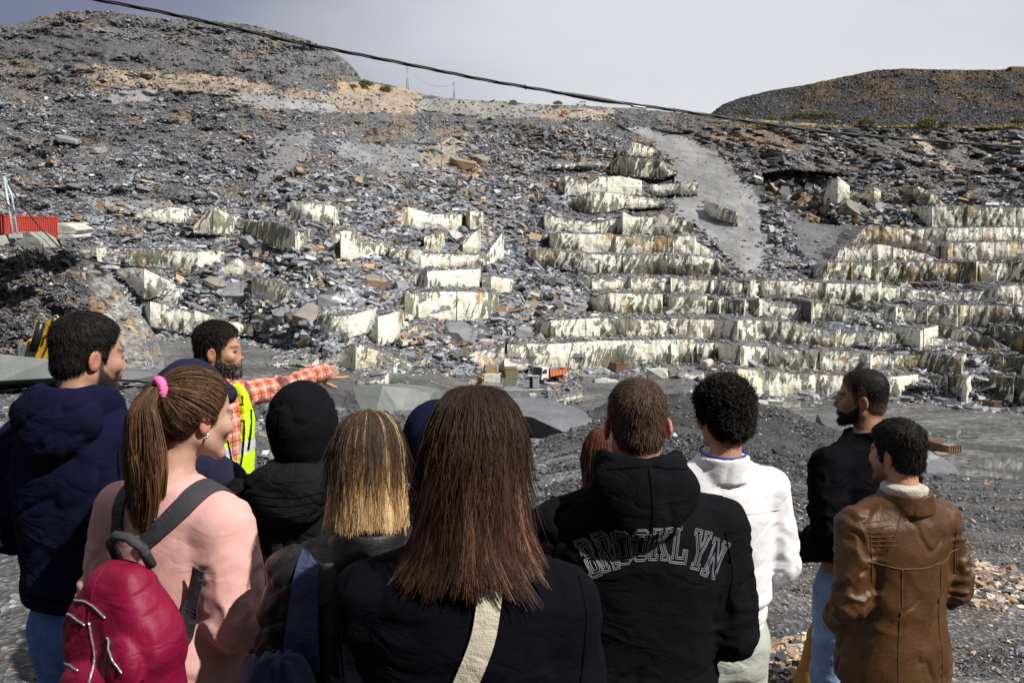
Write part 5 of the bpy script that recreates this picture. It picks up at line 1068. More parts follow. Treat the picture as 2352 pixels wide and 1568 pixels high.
def relax(V, Q, it=1, w=.5):
    for _ in range(it):
        a = np.zeros_like(V); c = np.zeros(len(V))
        for i, j in ((0, 1), (1, 2), (2, 3), (3, 0)):
            np.add.at(a, Q[:, i], V[Q[:, j]]); np.add.at(a, Q[:, j], V[Q[:, i]]); np.add.at(c, Q[:, i], 1); np.add.at(c, Q[:, j], 1)
        V = V*(1-w)+w*a/np.maximum(c, 1)[:, None]
    return V
def axis(lo, hi, h, fine=None):
    if fine is None: return np.arange(lo, hi+h, h)
    f0, f1, hf = fine
    return np.concatenate([np.arange(lo, f0, h), np.arange(f0, f1, hf), np.arange(f1, hi+h, h)])
def solid(fn, box, h, disp=None, it=1, fine=(None, None, None)):
    ax = [axis(box[i][0], box[i][1], h, fine[i]) for i in range(3)]
    p = (ax[0][:, None, None], ax[1][None, :, None], ax[2][None, None, :])
    F = np.broadcast_to(fn(p), (len(ax[0]), len(ax[1]), len(ax[2]))).copy()
    for i in range(3):
        s = [slice(None)]*3; s[i] = 0; F[tuple(s)] = np.maximum(F[tuple(s)], 1e-3); s[i] = -1; F[tuple(s)] = np.maximum(F[tuple(s)], 1e-3)
    V, Q = surfnet(F, *ax)
    if it: V = relax(V, Q, it)
    if disp is not None:
        n = vnormals(V, Q); V = V+n*np.asarray(disp(V, n))[:, None]
    return V, Q
# ---- head in its own frame: x right, y forward, z up, origin between the ears
def head_field(p, fem=0.0, ears=True, eo=0.0):
    ax = np.abs(p[0]); q = (ax, p[1], p[2])
    f = ell(p, (0, -.015, .043), (.076-.003*fem, .097, .086))
    f = smin(f, ell(p, (0, .028, -.022), (.063-.004*fem, .066, .084)), .03)
    f = smin(f, ell(p, (0, -.045, -.03), (.06, .055, .06)), .03)
    f = smin(f, cone(q, (.050-.006*fem, .0, -.055), (.012, .078-.004*fem, -.098), .022, .018), .025)
    f = smin(f, ell(q, (.044, .066, -.018), (.022, .024, .022)), .02)
    f = smin(f, cone(q, (0, .089, .024), (.036, .080, .027), .012, .009), .014)
    f = smax(f, -ell(q, (.031, .103, .006), (.015, .014, .009)), .009)
    f = smin(f, ell(q, (.031, .079, .007), (.0135, .0125, .0115)), .004)
    f = smin(f, cone(p, (0, .092, .014), (0, .110, -.026), .0075, .0105), .012)
    f = smin(f, ell(q, (.0125, .101, -.031), (.008, .010, .007)), .006)
    f = smin(f, ell(p, (0, .085, -.052), (.026, .018, .022)), .012)
    f = smin(f, cone(q, (0, .1035, -.052), (.018, .094, -.055), .0055, .003), .004)
    f = smin(f, cone(q, (0, .1015, -.064), (.016, .093, -.062), .0065, .0035), .004)
    f = smin(f, ell(p, (0, .082, -.100), (.022, .018, .017)), .018)
    if ears:
        e = ell((ax-.077-eo-(.22+eo*18)*(-(p[1]+.008)), p[1]+.010, p[2]+.008), (0, 0, 0), (.009, .020, .033))
        e = smax(e, -ell((ax-.086-eo, p[1]+.004, p[2]+.002), (0, 0, 0), (.008, .010, .017)), .005)
        f = smin(f, e, .006)
    return f
HL = [(-.13,-.082),(-.09,-.078),(-.045,-.070),(-.028,-.045),(-.018,.0),(-.005,.022),(.008,.012),(.014,-.022),(.030,-.020),(.034,.020),(.048,.040),(.066,.070),(.088,.084),(.12,.088)]
def hair_cov(p, HLt=HL): return p[2]-np.interp(p[1], *zip(*HLt))
def beard_mask(p, lo=1.0):
    x, y, z = p[0], p[1], p[2]
    side = np.clip((y-.002)/.012, 0, 1)
    line = np.interp(y, [0, .03, .06, .085, .1, .13], [.0, -.030, -.052, -.044, -.040, -.04])
    m = side*np.clip((line-z)/.012, 0, 1)*np.clip((z+.135)/.02, 0, 1)
    lip = np.exp(-((z+.058)/.010)**2-(x/.024)**2)*(y > .08)
    return np.clip(m-lip*.9, 0, 1)
def rotz(v, a): c, s = math.cos(a), math.sin(a); return np.array((v[0]*c-v[1]*s, v[0]*s+v[1]*c, v[2]))
M_ = {}
def skin_mat():
    t = NT('skin'); c = t.attr('Col'); w = t.co('Object')
    c = t.mix(1.0, c, t.ramp(t.noise(w, 45, 5, .6), [(.3, .88), (.7, 1.1)]), 'MULTIPLY')
    c = t.mix(1.0, c, (.86, .86, .86), 'MULTIPLY'); m = t.done(c, .55, t.bump(t.noise(w, 260, 3), .2, .002), .25); t.b.inputs['Subsurface Weight'].default_value = .18
    t.b.inputs['Subsurface Radius'].default_value = (1.0, .35, .2); t.b.inputs['Subsurface Scale'].default_value = .012
    return m
def cloth_mat(name, col, rough=.85, var=.12, weave=220, bump=.25, spec=.2, sheen=.0, fold=0.0, attr=False, wr=1.0):
    t = NT(name); w = t.co('Object')
    n = t.noise(w, 9, 5, .6); a = tuple(v*(1-var) for v in col); b = tuple(min(1, v*(1+var)) for v in col)
    c = t.ramp(n, [(.3, a), (.7, b)])
    if attr: c = t.mix(1.0, t.attr('Col'), t.ramp(n, [(.3, 1-var), (.7, 1+var)]), 'MULTIPLY')
    h = t.math('ADD', t.noise(w, weave, 3), t.math('MULTIPLY', t.noise(w, 34, 4, .6, .6), 1.2+fold))
    rd = t.math('ABSOLUTE', t.math('SUBTRACT', t.noise(t.co('Object', (1, 1, 1.7)), 7.5, 3, .5, 1.1), .5)); nb = t.bump(rd, (.55+.3*fold)*wr, .022)
    m = t.done(c, rough, t.bump(h, bump, .004, nb), spec)
    t.b.inputs['Sheen Weight'].default_value = sheen; t.b.inputs['Sheen Roughness'].default_value = .5
    return m
def leather_mat(name, col, rough=.38, scale=1.0):
    t = NT(name); w = t.co('Object'); n = t.noise(w, 7*scale, 6, .65, .4)
    c = t.ramp(n, [(.25, tuple(v*.55 for v in col)), (.5, col), (.75, tuple(min(1, v*1.35) for v in col))])
    cr = t.noise(t.co('Object', (1, 1, 1.6)), 26*scale, 6, .62, 1.3); v = t.vor(w, 150*scale, 'DISTANCE_TO_EDGE')
    h = t.math('ADD', t.math('MULTIPLY', cr, 2.2), t.math('MULTIPLY', v, .5))
    return t.done(c, t.ramp(n, [(.3, rough*.8), (.7, rough*1.35)]), t.bump(h, .28, .005), .36)
def hair_mat(name, rough=.6, spec=.18):
    t = NT(name); c = t.attr('Col'); w = t.co('Object', (1, 1, .12)); n = t.noise(w, 190, 3)
    c = t.mix(1.0, c, t.ramp(n, [(.3, .55), (.7, 1.35)]), 'MULTIPLY')
    return t.done(c, rough, t.bump(n, .35, .003), spec)
M_['skin'] = skin_mat(); M_['hair'] = hair_mat('hair'); M_['eye'] = simple('eye', (.05, .03, .02), .1, bump=0)
# strands as thin three-sided tapering tubes
def strands(name, paths, rad, cols, mat, parent, tip=.35, N=None, tilt=.35, seed=0):
    """fine flattened hairs: paths (n,m,3); rad (n,); cols (n,m,3); N (n,m,3) direction the hair surface faces"""
    n, m, _ = paths.shape
    T_ = np.gradient(paths, axis=1); T_ /= np.linalg.norm(T_, axis=2, keepdims=True)+1e-9
    if N is None: N = np.broadcast_to(np.array((.1, -.95, .3)), paths.shape)
    rs = np.random.RandomState(seed+n % 91); A = np.cross(T_, N); A /= np.linalg.norm(A, axis=2, keepdims=True)+1e-6; B = np.cross(T_, A)
    an = rs.normal(0, tilt, (n, 1, 1)); A = A*np.cos(an)+B*np.sin(an)
    r = rad[:, None]*1.25*np.interp(np.linspace(0, 1, m), [0, .1, .75, 1], [.8, 1, .9, tip])[None]
    V = np.stack([paths-A*r[..., None], paths+A*r[..., None]], 2).reshape(-1, 3)
    base = (np.arange(n)[:, None]*m+np.arange(m-1)[None]).ravel()*2; F = np.stack([base, base+1, base+3, base+2], -1)
    me = np_mesh(name, V, F, cols=np.repeat(cols.reshape(-1, 3), 2, 0))
    return link(name, me, mat, parent, smooth=True)
HC = np.array((0, .030, 1.632))
STAND = [(.80,.165,.12,0),(.95,.17,.125,-.01),(1.10,.15,.105,0),(1.25,.165,.11,0),(1.38,.17,.105,0),(1.45,.12,.08,-.005),(1.50,.06,.058,-.012)]
class Person:
    def __init__(s, label, x, ytop, d, H, rz, hrz, nod=0.0, group='visitors watching the quarry', cat='person', skin=(.52,.30,.20), fem=0.0, tilt=0.0, hx=0.0, hy=.030):
        s.HC = HC = np.array((hx, hy, 1.640)); s.hs = .925; s.eo = 0.0
        top = P(x, ytop, d); s.H = H; s.sc = H/1.765
        s.rz, s.hrz, s.nod = R(rz), R(hrz), R(nod); s.fem = fem; s.skin = np.array(skin)
        # keep the head where the picture has it: head centre is over the root
        o_ = rotz(np.array((hx, hy, 0)), s.rz)*s.sc; s.root = empty('person', (top[0]-o_[0], top[1]-o_[1], top[2]-H), s.rz, scale=s.sc); tag(s.root, label, cat, group)
        s.hr = s.hrz-s.rz; s.tilt = R(tilt)
        s.M = np.array(Matrix.Rotation(s.hr, 3, 'Z') @ Matrix.Rotation(s.nod, 3, 'X') @ Matrix.Rotation(s.tilt, 3, 'Y'))
        s.seed = int(abs(x)) % 97
    def hp(s, p):
        HC = s.HC
        k = 1/s.hs; x, y, z = (p[0]-HC[0])*k, (p[1]-HC[1])*k, (p[2]-HC[2])*k; M = s.M
        return (M[0, 0]*x+M[1, 0]*y+M[2, 0]*z, M[0, 1]*x+M[1, 1]*y+M[2, 1]*z, M[0, 2]*x+M[1, 2]*y+M[2, 2]*z)
    def h2p(s, V): return s.hs*np.asarray(V)@s.M.T+s.HC
    def w2l(s, v): return rotz(v, -s.rz)/s.sc
    def neck(s, p):
        b = s.h2p(np.array([[0, -.022, -.05]]))[0]; r = .050-.009*s.fem
        return cone(p, b, (0, -.035, 1.44), r, r+.010)
    def body(s, arms, stubble=0.0, hairline=None, fine=.0048, hidden=False, hands=None, brow=(.03,.02,.015)):
        def lower(p):
            f = tube(p, STAND, 2.2)
            for a in arms: f = smin(f, smin(cone(p, a[0], a[1], .05, .04), cone(p, a[1], a[2], .038, .026), .02), .04)
            q = (np.abs(p[0]), p[1], p[2])
            f = smin(f, smin(cone(q, (.09, 0, .86), (.10, .01, .48), .085, .055), cone(q, (.10, .01, .48), (.11, -.01, .08), .055, .038), .02), .03)
            f = smin(f, cone(q, (.11, -.02, .05), (.12, .12, .035), .035, .03), .02)
            return f
        def fn(p):
            nx, ny, nz = len(p[0]), p[1].shape[1], p[2].shape[2]
            F = np.broadcast_to(lower(p), (nx, ny, nz)).copy(); k = int(np.searchsorted(p[2].ravel(), 1.43)); ps = (p[0], p[1], p[2][:, :, k:])
            F[:, :, k:] = smin(np.broadcast_to(smin(head_field(s.hp(ps), s.fem, eo=s.eo)*s.hs, s.neck(ps), .018), F[:, :, k:].shape), F[:, :, k:], .03)
            return F
        fz = None if hidden else ((-.12, .12, fine), (-.135, .14, fine), (1.46, 1.775, fine))
        V, Q = solid(fn, ((-.42, .42), (-.34, .45), (0, 1.80)), .02 if not hidden else .016, None, 1, fz or (None, None, None))
        if hands is not None:
            V2, Q2 = hands; Q = np.concatenate([Q, Q2+len(V)]); V = np.concatenate([V, V2])
        h = s.hp(V.T); c = np.tile(s.skin, (len(V), 1)); inh = h[2] > -.16
        ear = np.exp(-((np.abs(h[0])-.085)/.018)**2-((h[1]+.01)/.03)**2-((h[2]+.01)/.04)**2)
        lips = np.exp(-((h[2]+.058)/.009)**2-((h[0])/.022)**2)*(h[1] > .086)
        nose = np.exp(-((h[1]-.118)/.02)**2-((h[2]+.02)/.02)**2)
        red = np.clip(ear*.9+lips+nose*.5, 0, 1)[:, None]*inh[:, None]; c = c*(1-red)+c*np.array((1.08, .74, .72))*red
        if stubble > 0:
            m = beard_mask(h)*stubble*inh; c = c*(1-m[:, None])+np.array((.014, .010, .009))*m[:, None]
        if hairline is not None:                      # closely cropped skin under the hair edge
            m = np.clip(hair_cov(h)/.012, 0, 1)*inh*(np.abs(h[0]) < .079); c = c*(1-m[:, None])+np.array(hairline)*m[:, None]
        ey_ = np.exp(-((h[2]-.006)/.0035)**2-((np.abs(h[0])-.033)/.013)**2)*(h[1] > .06)*.85; c = c*(1-ey_[:, None])+np.array((.05, .03, .025))*ey_[:, None]
        bm_ = np.exp(-((h[2]-.030)/.006)**2)*(h[1] > .06)*(np.abs(h[0]) > .010)*(np.abs(h[0]) < .05)*.85; c = c*(1-bm_[:, None])+np.array(brow)*bm_[:, None]
        me = np_mesh('body', V, Q, cols=np.clip(c, 0, 1)); o = link('body', me, M_['skin'], s.root, smooth=True)
        if not hidden:
            for sx in (-1, 1):
                b = bmesh.new(); bmesh.ops.create_uvsphere(b, u_segments=16, v_segments=10, radius=.0125)
                c0 = s.h2p(np.array([[sx*.031, .078, .006]]))[0]; bmesh.ops.translate(b, verts=b.verts, vec=c0)
                m2 = bpy.data.meshes.new('eye'); b.to_mesh(m2); b.free(); link('eye', m2, M_['eye'], s.root, smooth=True)
        return o
    def garment(s, name, mat, tab, arms=(), extra=None, h=.009, fold=.006, n=2.4, zf=(11, 5), box=None, shoulders=True, colf=None, cut=None, armfold=1.0, plaid=False, post=None, sh=.062):
        z0 = min(t[0] for t in tab)
        def fn(p):
            f = tube(p, tab, n)
            if shoulders:
                for a in arms:
                    S = a[0]; f = smin(f, cone(p, (S[0]*.35, -.005, S[2]+.052), (S[0]*.93, S[1], S[2]+.006), sh-.004, sh+.006), .045)
            for a in arms:
                rr = a[3] if len(a) > 3 else (.066, .055, .046)
                f = smin(f, smin(cone(p, a[0], a[1], rr[0], rr[1]), cone(p, a[1], a[2], rr[1], rr[2]), .015), .022)
            if extra is not None: f = extra(p, f)
            if cut is not None: f = cut(p, f)
            return f
        xs = [abs(q[0]) for a in arms for q in a[:3]]+[t[1] for t in tab]; ys = [q[1] for a in arms for q in a[:3]]
        bx = box or ((-max(xs)-.11, max(xs)+.11), (min(ys+[-.2])-.12, max(ys+[.17])+.10), (min([z0]+[a[2][2]-.08 for a in arms])-.04, 1.80))
        sd = s.seed
        def disp(V, nn):
            x, y, z = V.T; base = 1-2*np.abs(fbm(x*zf[1]+sd, y*zf[1], z*zf[0]+x*4, sd, 2)); big = fbm(x*4+sd, y*4, z*5, sd+3, 2)
            n1 = fbm(x*zf[1]*.9+y*3+sd*2, y*zf[1], z*zf[0]*.8-x*6, sd+11, 2); crease = np.clip(1-np.abs(n1)*7, 0, 1)**1.5; d = fold*(.45*base+.85*big-.75*crease)
            for a in arms:
                for (A, B, w, off) in ((a[0], a[1], .8, .15), (a[1], a[2], 1.0, .5)):
                    A = np.asarray(A, float); B = np.asarray(B, float); L = np.linalg.norm(B-A); t = seg_t(V.T, A, B)
                    near = np.clip(1-(cone(V.T, A, B, 0, 0)-.085)/.03, 0, 1)
                    ang = fbm(x*11, y*11, z*11, sd+5, 2)*1.8
                    tt = t if w < 1 else 1-t
                    d = d+armfold*fold*near*(.35+.9*tt)*(1-2*np.abs(np.sin(t*L*26+ang*2.6+off*6)))*.6
            return d*np.clip((z-z0)/.05, .15, 1)
        V, Q = solid(fn, bx, h, disp, 2)
        at = None; c = None
        if colf is not None: c = colf(V)
        if plaid:
            x, y, z = V.T; u, v = z.copy(), x.copy()
            for a in arms:
                A, B, C_ = [np.asarray(q, float) for q in a[:3]]
                for (A1, B1, o0) in ((A, B, 0), (B, C_, np.linalg.norm(B-A))):
                    near = cone(V.T, A1, B1, 0, 0) < .085; t = seg_t(V.T, A1, B1); ax = (B1-A1)/np.linalg.norm(B1-A1)
                    pr = V-A1; pr = pr-np.outer(pr@ax, ax); e1 = np.cross(ax, (0, 0, 1.0)); e1 /= np.linalg.norm(e1); e2 = np.cross(ax, e1)
                    near &= (np.abs(x) > .17)
                    u[near] = (o0+t*np.linalg.norm(B1-A1))[near]; v[near] = (np.arctan2(pr@e1, pr@e2)*.075)[near]
            at = {'pu': u, 'pv': v}
        me = np_mesh(name, V, Q, cols=c, attrs=at); o = link(name, me, mat, s.root, smooth=True)
        s.last = BVHTree.FromPolygons([tuple(v) for v in V], [tuple(int(i) for i in q) for q in Q])
        s.lastV = V
        return o
    def legs(s, mat, rr=(.105, .075, .062), splay=(0, 0), shoes=True, top=.98, name='trousers'):
        def fn(p):
            f = tube(p, [(.74, .165, .125, -.01), (.86, .172, .135, -.015), (top, .158, .115, -.005)], 2.2)
            for sx in (-1, 1):
                k = splay[0 if sx < 0 else 1]
                f = smin(f, smin(cone(p, (sx*.085, 0, .84), (sx*(.10+k*.5), .015, .48), rr[0], rr[1]), cone(p, (sx*(.10+k*.5), .015, .48), (sx*(.11+k), -.01, .07), rr[1], rr[2]), .03), .03)
            return smax(f, .05-p[2], .01)
        def disp(V, n): x, y, z = V.T; return .006*(1-2*np.abs(fbm(x*6+s.seed, y*6, z*13+x*5, 3, 2)))*np.clip((.96-z)/.1, .1, 1)
        V, Q = solid(fn, ((-.34-max(splay), .34+max(splay)), (-.24, .24), (0, 1.05)), .0125, disp, 2)
        o = link(name, np_mesh(name, V, Q), mat, s.root, smooth=True)
        if shoes:
            for sx in (-1, 1):
                k = splay[0 if sx < 0 else 1]
                V, Q = solid(lambda p: smax(smin(ell(p, (sx*(.11+k), .06, .045), (.048, .13, .045)), ell(p, (sx*(.11+k), -.02, .07), (.045, .06, .06)), .03), .004-p[2], .008), ((-.5, .5), (-.14, .24), (-.02, .16)), .012)
                link('shoe', np_mesh('shoe', V, Q), M_['shoe'], s.root, smooth=True)
        return o
    def proj(s, x, z, y0=-1.0, dy=1.0):
        r = s.last.ray_cast(Vector((x, y0, z)), Vector((0, dy, 0)))
        return None if r[0] is None else (np.array(r[0]), np.array(r[1]))
    def ribbon(s, name, pts, width, mat, thick=.004, parent=None, lift=.004, dirn=(0, 1, 0), n=26, origin=None, ends=None):
        """flat strap draped over the last garment; pts = (x,z) seen from behind, or 3D rows used as they are"""
        pts = np.array(pts, float); t = np.linspace(0, len(pts)-1, n); 
        path = np.stack([np.interp(t, np.arange(len(pts)), pts[:, k]) for k in range(pts.shape[1])], -1)
        for _ in range(3): path[1:-1] = .25*path[:-2]+.5*path[1:-1]+.25*path[2:]
        W = width if hasattr(width, '__len__') else [width, width]; wd = np.interp(np.linspace(0, 1, n), np.linspace(0, 1, len(W)), W)
        L_, R_ = [], []
        tan = np.gradient(path, axis=0)
        for i in range(n):
            if path.shape[1] == 2:
                tx, tz = tan[i]/(np.linalg.norm(tan[i])+1e-9); px, pz = -tz, tx; rows = []
                for sg in (-1, 1):
                    r = s.proj(path[i, 0]+sg*px*wd[i]/2, path[i, 1]+sg*pz*wd[i]/2)
                    rows.append(None if r is None else r[0]+np.array((0, -lift, 0)))
                if rows[0] is None or rows[1] is None: continue
            else:
                tt = tan[i]/(np.linalg.norm(tan[i])+1e-9); c = path[i]; q = s.last.find_nearest(Vector(c))
                nn = np.array(q[1]); c = np.array(q[0])+nn*lift if q[3] < .08 else c
                sd = np.cross(tt, nn); sd /= np.linalg.norm(sd)+1e-9; rows = [c-sd*wd[i]/2, c+sd*wd[i]/2]
            L_.append(rows[0]); R_.append(rows[1])
        if origin == 'over' and len(L_) > 2:      # carry on over the top of the shoulder
            for k in range(1, 5):
                for A in (L_, R_):
                    v = A[-1]-A[-2]; q = s.last.find_nearest(Vector(A[-1]+np.array((v[0]*.5, .028, .006 if k < 3 else -.01)))); A.append(np.array(q[0])+np.array(q[1])*lift*1.2)
        L_, R_ = np.array(L_), np.array(R_); m = len(L_)
        for _ in range(2):
            for A in (L_, R_): A[1:-1] = .25*A[:-2]+.5*A[1:-1]+.25*A[2:]
        Tn = np.gradient((L_+R_)/2, axis=0); nn = np.cross(Tn, R_-L_); nn /= np.linalg.norm(nn, axis=1, keepdims=True)+1e-9
        C = (L_+R_)/2
        ring = np.stack([L_-nn*thick/2, L_+nn*thick/2, C+nn*thick*.8, R_+nn*thick/2, R_-nn*thick/2], 1); V = ring.reshape(-1, 3); F = []
        for i in range(m-1):
            for k in range(5): k2 = (k+1) % 5; F.append((i*5+k, i*5+k2, i*5+5+k2, i*5+5+k))
        me = bpy.data.meshes.new(name); me.from_pydata([tuple(v) for v in V], [], F+[(0, 1, 2, 3, 4), tuple((m-1)*5+k for k in (4, 3, 2, 1, 0))])
        return link(name, me, mat, parent or s.root, smooth=False)
    def seam(s, pts, r, mat, name='seam', parent=None, n=30, lift=.0, closed=False):
        """thin stitched line lying on the last garment (x,z as seen from behind)"""
        pts = np.array(pts, float); t = np.linspace(0, len(pts)-1, n); P2 = np.stack([np.interp(t, np.arange(len(pts)), pts[:, k]) for k in (0, 1)], -1)
        out = []
        for x, z in P2:
            q = s.proj(x, z)
            if q is not None: out.append(q[0]+np.array((0, -lift, 0)))
        if len(out) < 3: return None
        out = np.array(out)
        for _ in range(4): out[1:-1] = .25*out[:-2]+.5*out[1:-1]+.25*out[2:]
        return tube_curve(name, out, r, mat, parent or s.root)
    # ---------------- hair
    def short_hair(s, th, n, ln, col, style='short', HLt=HL, col2=None, fade=0.0, rad=.0008, topth=None, crown=(0.0, -.07, .105)):
        crown = np.array(crown)
        def thick(h):
            cv = hair_cov(h, HLt); t = th*np.clip(cv/.035, -1.0, 1)
            if topth: t = t+np.clip((h[2]-.04)/.06, 0, 1)*topth*np.clip(cv/.02, 0, 1)
            return t
        def fn(p):
            h = s.hp(p); return (head_field(h, s.fem, ears=False)-thick(h))*s.hs
        def disp(V, nn):
            h = s.hp(V.T); k = 55 if style == 'curly' else 30
            if style == 'curly': return .007*(1-2.2*np.abs(fbm(h[0]*34, h[1]*34, h[2]*34, s.seed, 2)))*np.clip(hair_cov(h, HLt)/.03, 0, 1)
            return .0022*fbm(h[0]*60, h[1]*28, h[2]*60, s.seed, 2)*np.clip(hair_cov(h, HLt)/.03, 0, 1)
        V, Q = solid(fn, ((-.16, .16), (-.19, .17), (1.50, 1.83)), .0055, disp, 1)
        h = np.array(s.hp(V.T)); cv = hair_cov(h, HLt); c = np.tile(np.array(col)*.8, (len(V), 1))*(1+.35*fbm(h[0]*80, h[1]*30, h[2]*80, 3, 2))[:, None]
        if fade: f = np.clip(1-cv/fade, 0, 1)[:, None]*.75; c = c*(1-f)+s.skin*.75*f
        link('hair', np_mesh('hair', V, Q, cols=np.clip(c, 0, 1)), M_['hair'], s.root, smooth=True)
        o = [q for q in s.root.children if q.name.startswith('hair')][-1]
        # strands rooted on the shell
        rs = np.random.RandomState(s.seed); N = vnormals(V, Q); ok = np.where(cv > .004)[0]
        if len(ok) == 0: return
        i = rs.choice(ok, n); p0 = V[i]+rs.normal(0, .002, (n, 3)); nn = N[i]; hc = np.array(s.hp(p0.T)).T
        m = 10 if style == 'curly' else 5; L = ln*rs.uniform(.6, 1.3, n)
        away = hc-crown; sw = np.cross(away, np.array((0, .3, 1.0))); flow = away/(np.linalg.norm(away, axis=1, keepdims=True)+1e-6)+.5*sw/(np.linalg.norm(sw, axis=1, keepdims=True)+1e-6)*np.exp(-np.linalg.norm(away, axis=1, keepdims=True)/.05)
        flow[:, 2] -= .5*np.clip(.09-hc[:, 2], 0, 1)/.09
        flow = flow@s.M.T; flow -= (flow*nn).sum(1, keepdims=True)*nn; flow /= np.linalg.norm(flow, axis=1, keepdims=True)+1e-6
        flow += rs.normal(0, {'short': .13, 'messy': .2, 'buzz': .4, 'curly': .3}[style], (n, 3)); lift = {'short': .22, 'buzz': .7, 'messy': .38, 'curly': .6}[style]
        t = np.linspace(0, 1, m)[None, :, None]; d = flow[:, None]*t*L[:, None, None]*(1-lift*.4)+nn[:, None]*L[:, None, None]*lift*(t*(1-.5*t))
        paths = p0[:, None]-nn[:, None]*.002+d
        if style == 'curly':
            ph = rs.uniform(0, 6.28, n)[:, None]; a = np.linspace(0, 1, m)[None]*8.5*rs.uniform(.7, 1.3, n)[:, None]+ph; b1 = np.cross(flow, nn); rr = .0065*rs.uniform(.6, 1.3, n)[:, None, None]
            paths = paths+rr*(np.cos(a)[..., None]*nn[:, None]+np.sin(a)[..., None]*b1[:, None])
        cc = np.array(col)[None]*rs.uniform(.65, 1.35, (n, 1))
        if col2 is not None: w = (rs.rand(n, 1) < .3); cc = np.where(w, np.array(col2)[None], cc)
        if fade: f = np.clip(1-hair_cov(np.array(s.hp(p0.T)), HLt)/fade, 0, 1)[:, None]*.5; cc = cc*(1-f)+s.skin*.6*f
        strands('strand', paths, np.full(n, rad), np.repeat(np.clip(cc, 0, 1)[:, None], m, 1), M_['hair'], o, N=np.repeat(nn[:, None], m, 1) if style != 'curly' else None, tilt=.5)
    def beard(s, th, n, ln, col, grey=.1):
        def fn(p):
            h = s.hp(p); return head_field(h, s.fem, ears=False)-(th*beard_mask(h)-.0025)
        V, Q = solid(fn, ((-.13, .13), (-.13, .16), (1.46, 1.66)), .0055, None, 1)
        h = np.array(s.hp(V.T)); mk = beard_mask(h); rs = np.random.RandomState(s.seed+9)
        c = np.tile(np.array(col), (len(V), 1)); o = link('beard', np_mesh('beard', V, Q, cols=c), M_['hair'], s.root, smooth=True)
        N = vnormals(V, Q); ok = np.where((mk > .15))[0]
        i = rs.choice(ok, n); nn = N[i]; p0 = V[i]+rs.normal(0, .0015, (n, 3)); dn = np.array((0, .25, -1.0))@s.M.T; L = ln*rs.uniform(.5, 1.3, n)
        t = np.linspace(0, 1, 4)[None, :, None]; paths = p0[:, None]+(nn[:, None]*.6+dn*.8+rs.normal(0, .3, (n, 1, 3)))*t*L[:, None, None]
        cc = np.array(col)[None]*rs.uniform(.5, 1.6, (n, 1)); g = rs.rand(n) < grey; cc[g] = (.25, .24, .23)
        strands('strand', paths, np.full(n, .0007), np.repeat(cc[:, None], 4, 1), M_['hair'], o)
    def long_hair(s, tab, n, colf, zend=-.32, phimax=118, wave=.004, seed=1, rad=.0007, m=20, jag=.03, part=0.0, endf=None, side=(0.0, 0.0), n2=0):
        """tab: (z, half width, half depth, y centre) in the head frame, from the crown down"""
        tb = np.array(tab, float)[::-1]; rs = np.random.RandomState(seed); ztop = tb[-1, 0]
        def surf(phi, z, off=0.0, q=0.0):
            a = np.interp(z, tb[:, 0], tb[:, 1])+off; b = np.interp(z, tb[:, 0], tb[:, 2])+off; c = np.interp(z, tb[:, 0], tb[:, 3])
            return np.stack([a*np.sin(phi), c-b*np.cos(phi), z+off*.6*np.clip((z-.08)/.06, 0, 1)], -1)
        zend_f = endf or (lambda ph: zend+0*ph)
        # solid hair mass just under the strands
        nph, nz = 120, 60; ph = np.linspace(-R(phimax), R(phimax), nph); tt = np.linspace(0, 1, nz)[:, None]
        ze = zend_f(ph)[None]+.03+fbm(ph*9, ph*0, 0, seed, 3)[None]*jag; z = ztop-(ztop-ze)*(tt**1.35); PH = np.repeat(ph[None], nz, 0)
        g = fbm(PH*26, z*5, 0, seed+2, 3, .6)
        V = surf(PH, z, -.0012+.003*g); ins = surf(PH, z, -.03); V = np.concatenate([V.reshape(-1, 3), ins.reshape(-1, 3)])
        F1 = gridF(nz, nph); F = np.concatenate([F1, F1[:, ::-1]+nz*nph]); ed = []
        for k in range(nph-1): a = (nz-1)*nph+k; ed.append((a, a+1, a+1+nz*nph, a+nz*nph))
        for k in range(nz-1):
            a = k*nph; ed.append((a, a+nph, a+nph+nz*nph, a+nz*nph)); a = k*nph+nph-1; ed.append((a, a+nph, a+nph+nz*nph, a+nz*nph))
        F = np.concatenate([F, np.array(ed)])
        cz = (ztop-z)/(ztop-ze); col = colf(np.clip(cz, 0, 1).ravel(), rs.uniform(0, 1, nph)[None].repeat(nz, 0).ravel()*.5+.25*(g.ravel()+1)*.5)
        col = np.concatenate([col, col])*.9
        o = link('hair', np_mesh('hair', s.h2p(V), F, cols=np.clip(col, 0, 1)), M_['hair'], s.root, smooth=True)
        # strands gathered into locks
        nl = max(20, n//34); lock = rs.randint(0, nl, n); lph = rs.uniform(-1, 1, nl)*R(phimax); lz = rs.normal(0, jag, nl); lo = rs.uniform(-.004, .006, nl); lw = rs.uniform(0, 6.28, nl); ld = rs.normal(0, .045, nl)
        phi0 = lph[lock]+rs.normal(0, .09, n); t = np.linspace(0, 1, m)[None]
        zs = ztop-(rs.rand(n)**2)*.05; zs[rs.rand(n) < .25] -= .06; zen = zend_f(np.clip(phi0, -R(phimax), R(phimax)))+lz[lock]+rs.normal(0, .008, n)
        Z = zs[:, None]-(zs-zen)[:, None]*t**1.25
        PHI = phi0[:, None]+ld[lock][:, None]*t**2+.012*rs.normal(0, 1, n)[:, None]*t**2+(part*(1-t)**3)
        PHI = PHI+wave*14*fbm(PHI*2.6, Z*7, 0, seed+8, 3)*np.clip(t*1.5, 0, 1)
